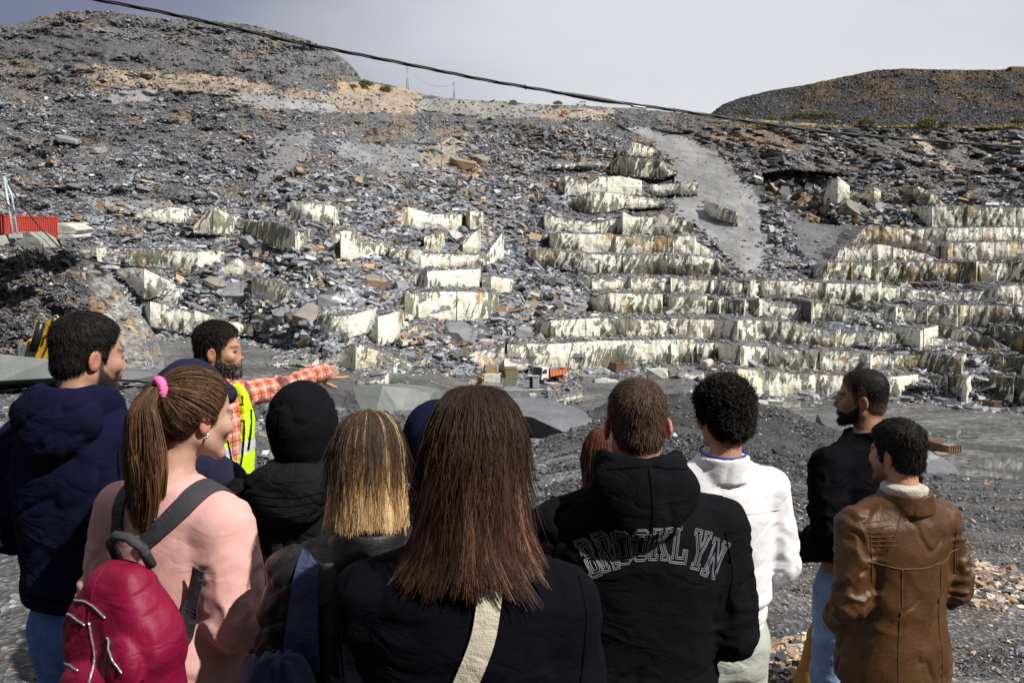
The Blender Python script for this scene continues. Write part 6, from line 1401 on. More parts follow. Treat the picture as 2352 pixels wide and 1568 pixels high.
        off = .5*lo[lock][:, None]*t**2+rs.uniform(-.0016, .0016, n)[:, None]+.0012*np.sin(t*rs.uniform(4, 16, n)[:, None]+rs.uniform(0, 6, n)[:, None])*t+wave*1.6*fbm(PHI*3.2, Z*9, 0, seed+7, 3)*np.clip(t*2, 0, 1)
        conv = (lph[lock]-phi0)[:, None]*np.clip((t-.6)/.4, 0, 1)*.55
        paths = surf(PHI+conv, Z, off); rnd = np.clip(.30+rs.rand(nl)[lock]*.22+rs.rand(n)*.22+.55*fbm(phi0*9, phi0*0, 0, seed, 3), 0, 1)
        if side != (0.0, 0.0): paths[..., 0] += side[0]*np.clip((-Z-side[1])/.15, 0, 1)**2*np.clip(paths[..., 0]/.09, -1.3, 1.3)
        cc = colf(np.clip((ztop-Z)/(ztop-zen)[:, None], 0, 1).ravel(), np.repeat(rnd, m))
        up_ = np.clip((Z-.0)/.13, 0, 1); PP = PHI+conv; NN = np.stack([np.sin(PP)*(1-up_*.8), -np.cos(PP)*(1-up_*.8), up_+.12], -1); NN = (NN.reshape(-1, 3)@s.M.T).reshape(n, m, 3)
        strands('strand', s.h2p(paths.reshape(-1, 3)).reshape(n, m, 3), np.full(n, rad)*rs.uniform(.6, 1.2, n), np.clip(cc, 0, 1).reshape(n, m, 3), M_['hair'], o, N=NN, tilt=.3)
        if n2:       # fine flyaway hairs
            k = n2; p0 = rs.uniform(-1, 1, k)*R(phimax); T2 = np.linspace(0, 1, 12)[None]; z0 = rs.uniform(.0, ztop, k); Zf = z0[:, None]-T2*rs.uniform(.08, .2, k)[:, None]
            pf = surf(p0[:, None]+T2*rs.normal(0, .25, k)[:, None], Zf, .004+T2**2*rs.uniform(.0, .028, k)[:, None]); cf = np.tile(colf(np.full(1, .3), np.full(1, .5)), (k*12, 1)).reshape(k, 12, 3)
            strands('strand', s.h2p(pf.reshape(-1, 3)).reshape(k, 12, 3), np.full(k, .0004), cf, M_['hair'], o)
        return o
def hood_down(p, f, zc=1.487, big=1.0, back=1.0, up=0.0):
    zc += up
    rr = np.sqrt(p[0]**2+(p[1]+.022)**2)-.092; zz = zc+np.where(p[1] < -.02, .16, .50)*np.clip(-(p[1]+.02), -.2, .2)
    ring = np.sqrt(rr**2+((p[2]-zz)*.62)**2)-.030
    pouch = ell(p, (0, -.108*back, 1.452+up), (.128*big, .066, .098)); tip = ell(p, (0, -.130*back, 1.395+up), (.085*big, .050, .062))
    g = smin(smin(ring, pouch, .02), tip, .03)
    dent = ell(p, (0, -.075, 1.575+up), (.085, .060, .055)); g = smax(g, -dent, .02)
    return smin(f, g, .008)
def collar(p, f, z0, h, r, lean=.10, th=.010, yc=-.022):
    rr = np.sqrt(p[0]**2+((p[1]-yc)/1.08)**2)-(r-(p[2]-z0)*lean); w = np.abs(rr)-th; zt = z0+h+.10*np.clip(-(p[1]-yc), -.15, .15)
    return smin(f, smax(smax(w, z0-.03-p[2], .005), p[2]-zt, .006), .006)
TORSO_M = [(.86,.185,.135,-.005),(.95,.190,.138,-.008),(1.05,.183,.130,0),(1.20,.200,.132,0),(1.32,.205,.132,0),(1.40,.190,.115,-.004),(1.46,.12,.085,-.01),(1.50,.080,.072,-.018)]
TORSO_F = [(.88,.170,.125,-.005),(.97,.172,.125,-.005),(1.08,.150,.112,0),(1.22,.172,.118,0),(1.33,.178,.118,0),(1.40,.165,.104,-.004),(1.46,.10,.075,-.01),(1.49,.065,.062,-.018)]
def arms_down(w=.205, z=1.388, out=.055, elb=1.12, wr=(.15, .16, .98), ey=-.045, rr=(.070, .058, .048)):
    w -= .014; out *= .6; rr = tuple(q*.92 for q in rr)
    return [((sx*w, -.005, z), (sx*(w+out), ey, elb), (sx*wr[0], wr[1], wr[2]), rr) for sx in (-1, 1)]
# ================================================================== the visitors
M_['shoe'] = simple('shoe', (.03, .03, .03), .5)
M_['black'] = cloth_mat('black_cotton', (.006, .006, .0075), .95, spec=.08, bump=.15)
M_['coat'] = cloth_mat('black_wool', (.0045, .0045, .007), .95, weave=160, bump=.2, spec=.06)
M_['navy'] = cloth_mat('navy_cotton', (.007, .0075, .028), .95, spec=.08, bump=.15)
M_['navycap'] = cloth_mat('navy_shell', (.020, .019, .042), .85, spec=.1)
M_['pink'] = cloth_mat('pink_fleece', (.68, .385, .355), .92, var=.04, bump=.08, spec=.1, wr=.4)
M_['white'] = cloth_mat('white_nylon', (.78, .77, .81), .55, var=.03, weave=300, bump=.1, fold=.3, wr=.4)
M_['bomber'] = cloth_mat('black_nylon', (.0035, .0032, .0048), .8, spec=.04, fold=.5)
M_['parka'] = cloth_mat('black_parka', (.008, .008, .009), .8, spec=.15, fold=.6)
M_['jeans'] = cloth_mat('blue_denim', (.10, .19, .46), .85, var=.35, weave=340)
M_['jeans2'] = cloth_mat('light_denim', (.27, .38, .66), .85, var=.28, weave=340)
M_['darkp'] = cloth_mat('dark_trousers', (.02, .022, .035), .85)
M_['cream'] = cloth_mat('grey_green_cotton', (.43, .45, .40), .85, var=.08)
M_['ochre'] = cloth_mat('ochre_cotton', (.32, .155, .035), .85)
M_['brownleather'] = leather_mat('brown_leather', (.088, .038, .013), .44)
M_['blackleather'] = leather_mat('black_leather', (.010, .009, .010), .38, 1.2)
M_['knit'] = cloth_mat('cream_knit', (.50, .47, .41), .9, weave=120, bump=.8)
M_['strapgrey'] = cloth_mat('grey_webbing', (.045, .045, .052), .6, weave=400)
M_['canvas'] = cloth_mat('cream_webbing', (.62, .56, .44), .85, var=.05, weave=420, bump=.5)
M_['stitch'] = simple('white_stitching', (.22, .22, .25), .6, bump=0)
M_['brownseam'] = simple('brown_stitching', (.10, .045, .018), .6, bump=0)
M_['darkseam'] = simple('dark_stitching', (.003, .003, .004), .95, bump=0, spec=.02)
M_['magenta'] = cloth_mat('magenta_nylon', (.20, .004, .034), .5, var=.2, weave=420, spec=.3, fold=.3, wr=.5)
M_['zip'] = simple('silver_zip', (.75, .72, .72), .25, .9, bump=.3)
M_['slateblue'] = cloth_mat('slate_blue_nylon', (.050, .060, .125), .7, var=.1)
M_['lilac'] = cloth_mat('lilac_cloth', (.33, .27, .48), .8, var=.1)
M_['blueband'] = simple('blue_band', (.02, .045, .32), .7, bump=0)
M_['core'] = simple('brown_hair_core', (.09, .045, .022), .7, bump=0)
def plaid_mat():
    t = NT('plaid_flannel'); u = t.attr('pu', 'Fac'); v = t.attr('pv', 'Fac')
    def stripe(s, per, off, w, soft=.03):
        x = t.math('FRACT', t.math('ADD', t.math('MULTIPLY', s, 1/per), off)); d = t.math('ABSOLUTE', t.math('SUBTRACT', x, .5))
        return t.ramp(d, [(max(w-soft, 0), 1), (w+soft, 0)])
    c = (.72, .15, .055); white = (.78, .70, .64)
    for s in (u, v):
        c = t.mix(t.math('MULTIPLY', stripe(s, .062, .0, .11, .06), .45), c, white)
    for s in (u, v):
        c = t.mix(t.math('MULTIPLY', stripe(s, .062, .5, .05, .02), .78), c, (.05, .03, .07))
        c = t.mix(t.math('MULTIPLY', stripe(s, .062, .16, .025, .015), .6), c, (.12, .32, .36))
        c = t.mix(t.math('MULTIPLY', stripe(s, .062, .84, .025, .015), .5), c, (.08, .07, .12))
    return t.done(c, .85, t.bump(t.noise(t.co('Object'), 200, 3), .2, .003), .2)
M_['plaid'] = plaid_mat()
M_['hivis'] = cloth_mat('high_visibility_fabric', (.60, .90, .015), .7, attr=True, var=.05)
WG = 'visitors watching the quarry'
def glyphs():
    """slab-serif block letters as outline loops in a 1 x 1.9 box"""
    g = {}
    g['B'] = [[(0,0),(.75,0),(1,.25),(1,.75),(.82,.95),(1,1.15),(1,1.65),(.75,1.9),(0,1.9),(0,1.6),(.12,1.6),(.12,.3),(0,.3)],[(.42,.35),(.62,.35),(.68,.45),(.68,.70),(.62,.8),(.42,.8)],[(.42,1.1),(.62,1.1),(.68,1.2),(.68,1.45),(.62,1.55),(.42,1.55)]]
    g['R'] = [[(0,0),(.5,0),(.5,.3),(.42,.3),(.42,.75),(.5,.75),(.7,.3),(.66,0),(1.1,0),(1.1,.3),(1.0,.3),(.82,.85),(1,1.1),(1,1.65),(.75,1.9),(0,1.9),(0,1.6),(.12,1.6),(.12,.3),(0,.3)],[(.42,1.05),(.60,1.05),(.68,1.15),(.68,1.45),(.60,1.55),(.42,1.55)]]
    g['O'] = [[(.25,0),(.75,0),(1,.3),(1,1.6),(.75,1.9),(.25,1.9),(0,1.6),(0,.3)],[(.34,.38),(.66,.38),(.66,1.52),(.34,1.52)]]
    g['K'] = [[(0,0),(.5,0),(.5,.3),(.42,.3),(.42,.75),(.52,.9),(.75,.3),(.66,.3),(.66,0),(1.12,0),(1.12,.3),(1.04,.3),(.72,1.15),(1.0,1.6),(1.1,1.6),(1.1,1.9),(.64,1.9),(.64,1.6),(.70,1.6),(.42,1.1),(.42,1.6),(.5,1.6),(.5,1.9),(0,1.9),(0,1.6),(.12,1.6),(.12,.3),(0,.3)]]
    g['L'] = [[(0,0),(1,0),(1,.7),(.72,.7),(.72,.32),(.42,.32),(.42,1.6),(.54,1.6),(.54,1.9),(0,1.9),(0,1.6),(.12,1.6),(.12,.3),(0,.3)]]
    g['Y'] = [[(.26,0),(.80,0),(.80,.3),(.68,.3),(.68,.8),(.98,1.6),(1.06,1.6),(1.06,1.9),(.62,1.9),(.62,1.6),(.66,1.6),(.53,1.15),(.40,1.6),(.44,1.6),(.44,1.9),(0,1.9),(0,1.6),(.08,1.6),(.38,.8),(.38,.3),(.26,.3)]]
    g['N'] = [[(0,0),(.46,0),(.46,.3),(.36,.3),(.36,1.05),(.80,0),(1.0,0),(1.0,1.6),(1.1,1.6),(1.1,1.9),(.64,1.9),(.64,1.6),(.74,1.6),(.74,.85),(.36,1.9),(0,1.9),(0,1.6),(.10,1.6),(.10,.3),(0,.3)]]
    return g
def inset(poly, d):
    n = len(poly); out = []; A = sum(poly[i][0]*poly[(i+1) % n][1]-poly[(i+1) % n][0]*poly[i][1] for i in range(n)); sg = 1 if A > 0 else -1
    for i in range(n):
        p0, p1, p2 = [np.array(poly[(i+k) % n]) for k in (-1, 0, 1)]; a = p1-p0; b = p2-p1; a = a/np.linalg.norm(a); b = b/np.linalg.norm(b)
        na = np.array((-a[1], a[0]))*sg; nb = np.array((-b[1], b[0]))*sg; m = na+nb; m = m/max(float(m@na), .35)/1.0; m = m/ (np.linalg.norm(m)+1e-9)*min(d/max(float((m/np.linalg.norm(m))@na), .4), 2*d); out.append(tuple(p1+m))
    return out
# ---- young man, navy hoodie
def navy_man():
    p = Person('young man in a navy hoodie and blue jeans at the left edge', 198, 722, 2.40, 1.84, -12, -43, nod=-9, skin=(.50, .285, .20))
    arms = arms_down(w=.222, out=.06, wr=(.13, .18, 1.0), rr=(.077, .066, .056))
    p.body(arms, stubble=.95, hairline=(.06, .045, .04))
    p.garment('hoodie', M_['navy'], [(max(z, .93), a*1.10, b*1.12, c) for z, a, b, c in TORSO_M if z != .95], arms, extra=lambda q, f: hood_down(q, f, big=1.08, up=.035), h=.0075, fold=.008)
    p.seam([(-.175,1.40),(-.185,1.30),(-.17,1.18)], .0022, M_['darkseam']); p.seam([(.175,1.40),(.185,1.30),(.17,1.18)], .0022, M_['darkseam'])
    p.seam([(-.2,.985),(.0,.98),(.2,.985)], .003, M_['darkseam'])
    p.legs(M_['jeans'], rr=(.112, .085, .07)); 
    p.short_hair(.006, 12000, .013, (.012, .010, .010), topth=.010, fade=.02, rad=.00055)
    return p
navy_man()
# ---- guide pointing
def guide():
    p = Person('bearded man in plaid shirt and yellow safety vest pointing right with outstretched arm', 500, 742, 3.5, 1.78, -112, -88, nod=-3, skin=(.56, .31, .20), cat='person', hy=.08)
    d = np.array((.54, .84, .075)); d /= np.linalg.norm(d); S0 = np.array((-.205, 0.0, 1.40))
    dl = rotz(d, -p.rz); dl /= np.linalg.norm(dl); E = S0+dl*.27; Wr = E+dl*.262+np.array((0, 0, .004))
    La = (tuple(S0+dl*.02), tuple(E+np.array((0, 0, -.012))), tuple(Wr), (.062, .056, .045))
    Ra = ((.205, -.005, 1.388), (.27, -.05, 1.12), (.20, .12, .95), (.070, .058, .048))
    # the pointing hand: index out, thumb below, other fingers curled
    w1 = Wr-dl*.03; x = rotz(np.array((.66, .75, -.06)), -p.rz); x /= np.linalg.norm(x)
    th = np.array((0, 0, -1.0)); th = th-x*(th@x); th /= np.linalg.norm(th); y = np.cross(x, th); tocam = rotz(np.array((-.3, -1, 0)), -p.rz)
    if y@tocam < 0: y = -y
    B = np.stack([x, y, th], 1)          # columns: fingers, back of hand, thumb side
    def hf(q):
        X = [(q[0]-w1[0])*B[0, k]+(q[1]-w1[1])*B[1, k]+(q[2]-w1[2])*B[2, k] for k in range(3)]
        c = lambda a, b, r1, r2: cone(X, a, b, r1, r2)
        f = c((-.07, 0, 0), (.02, 0, 0), .027, .025)
        palm = c((.02, 0, .016), (.098, .003, .026), .017, .013)
        for z0, z1, l in ((.006, .009, .102), (-.006, -.010, .098), (-.016, -.028, .090)): palm = smin(palm, c((.02, 0, z0), (l, .002, z1), .016, .0125), .012)
        f = smin(f, palm, .02)
        f = smin(f, smin(c((.098, .003, .027), (.142, .006, .030), .0098, .0088), smin(c((.142, .006, .030), (.168, .005, .029), .0088, .0082), c((.168, .005, .029), (.192, .003, .027), .0082, .0068), .004), .004), .006)
        for z, l, k in ((.009, .102, 1.0), (-.010, .098, .96), (-.027, .090, .85)):
            f = smin(f, smin(c((l, .004, z), (l+.034*k, -.016, z), .0100*k, .0090*k), smin(c((l+.034*k, -.016, z), (l+.020*k, -.040, z+.001), .0090*k, .0085*k), c((l+.020*k, -.040, z+.001), (l-.006, -.040, z+.002), .0085*k, .0075*k), .003), .003), .004)
        t = smin(c((.018, -.008, .022), (.062, -.014, .052), .0165, .0125), smin(c((.062, -.014, .052), (.098, -.012, .072), .0118, .0105), c((.098, -.012, .072), (.126, -.008, .082), .0105, .0082), .003), .006)
        return smin(f, t, .010)
    mid = w1+x*.06; hv = solid(hf, [(mid[k]-.19, mid[k]+.19) for k in range(3)], .0033, None, 1)
    p.body([La, Ra], stubble=.55, hands=hv, hairline=(.10, .07, .055))
    p.garment('plaid_shirt', M_['plaid'], TORSO_M, [La, Ra], extra=lambda q, f: collar(q, f, 1.475, .045, .080, .12), h=.008, fold=.008, plaid=True)
    # cuff
    cw = Wr-dl*.012; V, Q = solid(lambda q: smax(cone(q, tuple(cw-dl*.055), tuple(cw+dl*.03), .049, .046), -cone(q, tuple(cw), tuple(cw+dl*.1), .040, .038), .004), [(cw[k]-.13, cw[k]+.13) for k in range(3)], .006)
    e1 = np.cross(dl, (0, 0, 1.)); e2 = np.cross(dl, e1); pr = V-cw
    link('cuff', np_mesh('cuff', V, Q, attrs={'pu': np.arctan2(pr@e1, pr@e2)*.06, 'pv': pr@dl}), M_['plaid'], p.root, smooth=True)
    def vest(q, f):
        g = f; opening = np.abs(q[0]+.01)-(.018+.085*np.clip((q[2]-1.12)/.4, 0, 1)); op = smax(opening, -q[1]-.0, .01)
        g = smax(g, -op, .012)
        for sx in (-1, 1): g = smax(g, -ell(q, (sx*.245, 0, 1.30), (.085, .14, .17)), .015)
        g = smax(g, q[2]-1.475, .01); inn = tube(q, [(z, a-.004, b-.004, c) for z, a, b, c in TORSO_M]); return smax(g, -(inn+.004), .006)
    def vc(V):
        c = np.ones(V.shape)*np.array((.60, .90, .015)); z = V[:, 2]
        for zb in (1.02, 1.20): c[np.abs(z-zb) < .027] = (.55, .56, .56)
        b = (np.abs(np.abs(V[:, 0])-.10) < .022) & (z > 1.2); c[b & (V[:, 1] < 0)] = (.55, .56, .56)
        return c
    p.garment('safety_vest', M_['hivis'], [(.84,.212,.162,-.005),(1.05,.206,.157,0),(1.20,.222,.158,0),(1.32,.228,.158,0),(1.42,.205,.145,-.004),(1.50,.150,.125,-.01)], (), h=.0075, fold=.006, shoulders=False, extra=vest, colf=vc)
    for sx in (-1, 1):
        pts = [];
        for z in np.linspace(.88, 1.43, 16):
            xx = sx*(.022+.085*max(0, (z-1.12)/.4)); q = p.last.ray_cast(Vector((xx+sx*.006, 1, z)), Vector((0, -1, 0)))
            if q[0]: pts.append(np.array(q[0])+np.array((0, .002, 0)))
        tube_curve('zip', pts, .0045, M_['darkseam'], p.root)
    q = [p.last.ray_cast(Vector((-.13+.03*k, 1, 1.36-.085*k)), Vector((0, -1, 0))) for k in range(3)]
    tube_curve('pocket_zip', [np.array(a[0])+np.array((0, .003, 0)) for a in q if a[0]], .006, M_['darkseam'], p.root)
    p.legs(M_['darkp'])
    p.short_hair(.006, 11000, .020, (.020, .016, .013), style='messy', topth=.012, fade=.025, rad=.0006)
    p.beard(.007, 2400, .008, (.035, .026, .020), .22)
guide()
def hood_up(q, p, r=(.106, .128, .140), cy=-.012, cz=.022, drape=True):
    h = p.hp(q); g = ell(h, (0, cy, cz), r); g = smin(g, ell(h, (0, -.03, -.08), (.095, .10, .08)), .03)
    g = smax(g, -ell(h, (0, .12, -.01), (.072, .09, .095)), .02)
    return g
# ---- person in navy hood standing before the guide
def cap_person():
    p = Person('person with a dark navy hood up between the ponytail and the pointing man', 438, 846, 2.75, 1.72, -30, -55, nod=-6)
    arms = arms_down(w=.215, out=.05); p.body(arms, hidden=True)
    def ex(q, f):
        g = hood_up(q, p, (.112, .140, .150)); h = p.hp(q)
        g = smin(g, ell(h, (0, .118, .035), (.075, .05, .045)), .02)
        return smin(f, g, .025)
    p.garment('hooded_jacket', M_['navycap'], [(z, a*1.08, b*1.08, c) for z, a, b, c in TORSO_M], arms, extra=ex, h=.009, fold=.007)
    p.legs(M_['darkp'])
cap_person()
# ---- woman with ponytail
def pony_woman():
    p = Person('woman in pink sweatshirt with a brown ponytail in a pink scrunchie', 448, 852, 2.0, 1.68, -22, -44, nod=-12, skin=(.60, .355, .27), fem=1.0, hx=.045, hy=.05)
    arms = arms_down(w=.188, z=1.375, out=.085, elb=1.14, wr=(.10, .17, 1.04), ey=-.03, rr=(.085, .086, .058))
    p.body(arms, hairline=(.09, .05, .03), brow=(.10, .06, .04))
    p.garment('sweatshirt', M_['pink'], [(.925,.158,.125,-.01),(.955,.188,.148,-.01),(1.02,.192,.152,-.012),(1.10,.18,.14,-.006),(1.22,.185,.135,0),(1.33,.185,.125,0),(1.40,.165,.105,-.004),(1.455,.10,.078,-.012),(1.485,.078,.068,-.02)], arms, h=.0075, fold=.0065, zf=(8, 4), armfold=.8)
    p.legs(M_['darkp'], rr=(.095, .07, .055), name='leggings')
    # swept-back hair
    HLf = [(-.13,-.078),(-.05,-.066),(-.028,-.03),(-.018,.012),(.0,.028),(.010,.010),(.018,-.030),(.026,.015),(.045,.05),(.062,.078),(.085,.092),(.12,.10)]
    tie = np.array((0, -.108, .072))
    def fn(q):
        h = p.hp(q); return head_field(h, 1.0, ears=False)-.010*np.clip(hair_cov(h, HLf)/.03, -1, 1)
    V, Q = solid(fn, ((-.15, .15), (-.18, .16), (1.48, 1.80)), .0055, None, 1); N = vnormals(V, Q)
    o = link('hair', np_mesh('hair', V, Q, cols=np.tile((.045, .022, .012), (len(V), 1))), M_['hair'], p.root, smooth=True)
    rs = np.random.RandomState(4); h = np.array(p.hp(V.T)).T; ok = np.where(hair_cov(h.T, HLf) > .004)[0]; n = 7000; i = rs.choice(ok, n)
    def colf(t, r): 
        a = np.array((.050, .024, .013)); b = np.array((.17, .090, .050)); c = np.array((.26, .12, .055)); m = np.clip(r*1.5-.35, 0, 1)[:, None]; k = (np.clip(t, 0, 1)**1.5)[:, None]
        return (a*(1-m)+b*m)*(1-k*.5)+c*k*.5*(.5+r[:, None])
    m = 12; t = np.linspace(0, 1, m)[None, :, None]; a0 = h[i][:, None]; b0 = (tie+rs.normal(0, .007, (n, 3)))[:, None]
    c0 = np.array((0, -.015, .030)); L = a0*(1-t)+b0*t; v = L-c0; ra = np.linalg.norm(a0-c0, axis=2, keepdims=True); rb = np.linalg.norm(b0-c0, axis=2, keepdims=True)
    path = c0+v/np.linalg.norm(v, axis=2, keepdims=True)*(ra*(1-t)+rb*t+.004*np.sin(t*3.14)+rs.uniform(-.002, .003, (n, 1, 1)))
    rn = rs.rand(n); strands('strand', p.h2p(path.reshape(-1, 3)).reshape(n, m, 3), np.full(n, .0007), colf(np.zeros(n*m), np.repeat(rn, m)).reshape(n, m, 3), M_['hair'], o, N=((path-c0).reshape(-1, 3)@p.M.T).reshape(n, m, 3))
    # the tail: rises a little from the tie, then falls down the back
    n = 8500; m = 22; t = np.linspace(0, 1, m)[None]; nl = 190; lk = rs.randint(0, nl, n); la = rs.uniform(0, 6.28, nl); lr = np.sqrt(rs.rand(nl)); ll = rs.uniform(.62, 1.04, nl); lw = rs.uniform(0, 6.28, nl); lf = rs.normal(0, 1, nl)
    A = la[lk]+rs.normal(0, .25, n); rr = lr[lk]*rs.uniform(.8, 1.1, n); Ln = (ll[lk]+rs.normal(0, .03, n))*.40
    s_ = t*Ln[:, None]; T0 = p.h2p(tie[None])[0]
    wid = np.interp(t, [0, .06, .2, .5, .8, 1], [.012, .026, .058, .074, .060, .022])
    back = np.array((0, -1, 0))@p.M.T; back = back*np.array((1, 1, 0)); back /= np.linalg.norm(back)
    yy = .055*np.sin(np.clip(t/.16, 0, 1)*1.57)+.012*t; zz = .020*np.sin(np.clip(t/.12, 0, 1)*3.14)-s_*np.clip(t/.12, 0, 1)**.5
    px = wid*(rr*np.cos(A))[:, None]+(.016*np.sin(t*8+lw[lk][:, None]*.35)+.006*np.sin(t*17+lw[lk][:, None]))*t; py = wid*.62*(rr*np.sin(A))[:, None]
    sidev = np.cross(back, (0, 0, 1.0)); pts = T0+back*(yy+py)[..., None]+sidev*(px-.012*t+.020*lf[lk][:, None]*np.clip(t-.6, 0, 1)**1.3)[..., None]+np.array((0, 0, 1.0))*zz[..., None]
    core = T0+back*np.interp(np.linspace(0, 1, 20), [0, .16, 1], [.01, .052, .064])[:, None]+np.array((0, 0, 1.0))*np.linspace(0, -.33, 20)[:, None]; tube_curve('ponytail_core', core, .03, M_['core'], p.root, 10, rtab=[.012, .026, .036, .036, .012])
    rn = (rs.rand(nl)[lk]*.75+rs.rand(n)*.25); o2 = empty_tail = strands('ponytail', pts, np.full(n, .0008)*rs.uniform(.6, 1.2, n), np.clip(colf(np.repeat(t, n, 0).ravel(), np.repeat(rn, m)).reshape(n, m, 3), 0, 1), M_['hair'], p.root, N=back*1.0*(.3+(rr*np.sin(A))[:, None, None])+sidev*(rr*np.cos(A))[:, None, None]+0*pts+np.array((0, 0, .1)))
    k = 160; fl = []; 
    V, Q = solid(lambda q: np.sqrt((np.sqrt(((q[0]-T0[0])*sidev[0]+(q[1]-T0[1])*sidev[1])**2+(q[2]-T0[2])**2)-.024)**2+(((q[0]-T0[0])*back[0]+(q[1]-T0[1])*back[1])-.012)**2)-.012, [(T0[j]-.07, T0[j]+.07) for j in range(3)], .004, lambda V, n: .002*np.sin(np.arctan2(V[:, 2]-T0[2], V[:, 0]-T0[0])*22), 1)
    link('scrunchie', np_mesh('scrunchie', V, Q), simple('pink_scrunchie', (.80, .16, .42), .8, bump=.2), p.root, smooth=True)
    for dz in (-.046, -.039):
        e = p.h2p(np.array([[.083, -.002, dz]]))[0]; b = bmesh.new(); bmesh.ops.create_uvsphere(b, u_segments=10, v_segments=6, radius=.0042); bmesh.ops.translate(b, verts=b.verts, vec=e)
        mm = bpy.data.meshes.new('earring'); b.to_mesh(mm); b.free(); link('earring', mm, M_['zip'], p.root, smooth=True)
    return p
PONY = pony_woman()
def backpack(p):
    r = empty('backpack', p.root.location, p.rz, scale=p.sc); tag(r, 'magenta nylon backpack with silver zips worn by the woman in the pink sweatshirt', 'backpack')
    c = np.array((.075, -.245, 1.145)); 
    def fn(q):
        x, y, z = q[0]-c[0], q[1]-c[1], q[2]-c[2]; w = .155-.30*np.clip(z, 0, .3)
        a = (np.abs(x/(w+.012*np.sin(z*30)))**3.6+np.abs(y/(.080-.12*np.clip(z, 0, .3)))**3.4+np.abs(z/.205)**4.2)**(1/3.6); f = (a-1)*.085
        f = smin(f, ell(q, (c[0]-.01, c[1]-.075, c[2]-.095), (.115, .045, .085)), .012)
        g = ell(q, (c[0]+.075, c[1]-.070, c[2]-.03), (.055, .035, .10)); f = smin(f, g, .006); f = smax(f, -cone(q, (c[0]+.02, c[1]-.13, c[2]+.07), (c[0]+.05, c[1]-.13, c[2]-.18), .006, .008), .006); return f
    V, Q = solid(fn, ((-.20, .28), (-.44, -.10), (.88, 1.44)), .006, lambda V, n: .0022*(1-2.4*np.abs(fbm(V[:, 0]*9, V[:, 1]*9, V[:, 2]*12+V[:, 0]*9, 8, 3)))-.004*np.clip(1-np.abs(fbm(V[:, 0]*7, V[:, 1]*7, V[:, 2]*9-V[:, 0]*9, 18, 2))*8, 0, 1), 2)
    o = link('pouch', np_mesh('pouch', V, Q), M_['magenta'], r, smooth=True); keep = p.last
    old = p.last; p.last = BVHTree.FromPolygons([tuple(v) for v in V], [tuple(int(i) for i in q) for q in Q])
    zs = [[(x+.075, z) for x, z in l] for l in ([(-.10,1.262),(-.06,1.270),(-.02,1.268),(.02,1.245)],[(-.115,1.228),(-.08,1.230),(-.045,1.218)],[(-.03,1.228),(-.012,1.17),(.008,1.10),(.015,1.02)],[(.03,1.205),(.06,1.18),(.10,1.145)],[(-.13,1.105),(-.085,1.118),(-.04,1.122)],[(.03,1.06),(.08,1.09),(.13,1.12)])]
    for k, zp in enumerate(zs): p.seam(zp, .0030 if k < 5 else .0024, M_['zip'] if k < 5 else M_['darkseam'], 'zip', r, lift=.001)
    for sp in ([(.05,1.345),(.04,1.195)], [(.07,1.165),(.09,.95)], [(.0,1.325),(-.06,1.235)]): p.seam(sp, .002, M_['magenta'], 'seam', r)
    tube_curve('handle', [(c[0]-.055,-.205,1.335),(c[0]-.052,-.225,1.385),(c[0]-.02,-.235,1.41),(c[0]+.02,-.235,1.41),(c[0]+.050,-.225,1.385),(c[0]+.055,-.205,1.335)], .0125, M_['strapgrey'], r, 8)
    p.last = old
    p.ribbon('shoulder_strap', [(-.085,1.33),(-.088,1.38),(-.094,1.43),(-.098,1.462)], [.045,.045,.05,.055], M_['strapgrey'], parent=r, lift=.006, origin='over')
    p.ribbon('shoulder_strap', [(.010,1.335),(.050,1.375),(.090,1.415),(.115,1.445),(.125,1.47)], [.036,.045,.055,.06], M_['strapgrey'], parent=r, lift=.006, origin='over')
    p.ribbon('lower_strap', [(.185,1.30),(.165,1.22),(.140,1.13),(.115,1.06)], [.036,.040,.040,.030], M_['strapgrey'], parent=r, lift=.02)
    q = p.proj(.112, 1.075); 
    if q: 
        qq = q[0]+np.array((0, -.03, 0)); tube_curve('buckle', [qq+np.array(v) for v in ((-.02,0,.012),(.02,0,.012),(.022,0,-.012),(-.02,0,-.012),(-.02,0,.012))], .003, M_['zip'], r)
    k = empty('key_ring', p.root.matrix_basis @ Vector((-.205, -.22, .93)) if False else (Matrix.Translation(p.root.location) @ Matrix.Rotation(p.rz, 4, 'Z') @ Matrix.Scale(p.sc, 4)) @ Vector((-.17, -.33, 1.0)), p.rz)
    tag(k, 'key ring with teal tag and black fob hanging from the magenta backpack', 'key ring')
    tube_curve('ring', [(.012*math.cos(a), 0, .03+.012*math.sin(a)) for a in np.linspace(0, 6.3, 12)], .002, M_['zip'], k)
    tube_curve('fob', [(0, 0, .02), (.004, 0, -.01), (.0, .0, -.03)], .013, M_['black'], k); tube_curve('teal_tag', [(-.008, 0, -.02), (-.012, .0, -.11)], .009, simple('teal_plastic', (.01, .22, .24), .4), k, 4); tube_curve('pink_tag', [(.006, 0, -.02), (.010, .0, -.045)], .007, simple('pink_plastic', (.7, .3, .3), .4), k, 6)
    tube_curve('clear_tag', [(.014, 0, -.04), (.012, .0, -.12)], .006, simple('clear_plastic', (.45, .5, .5), .2), k, 4)
backpack(PONY)
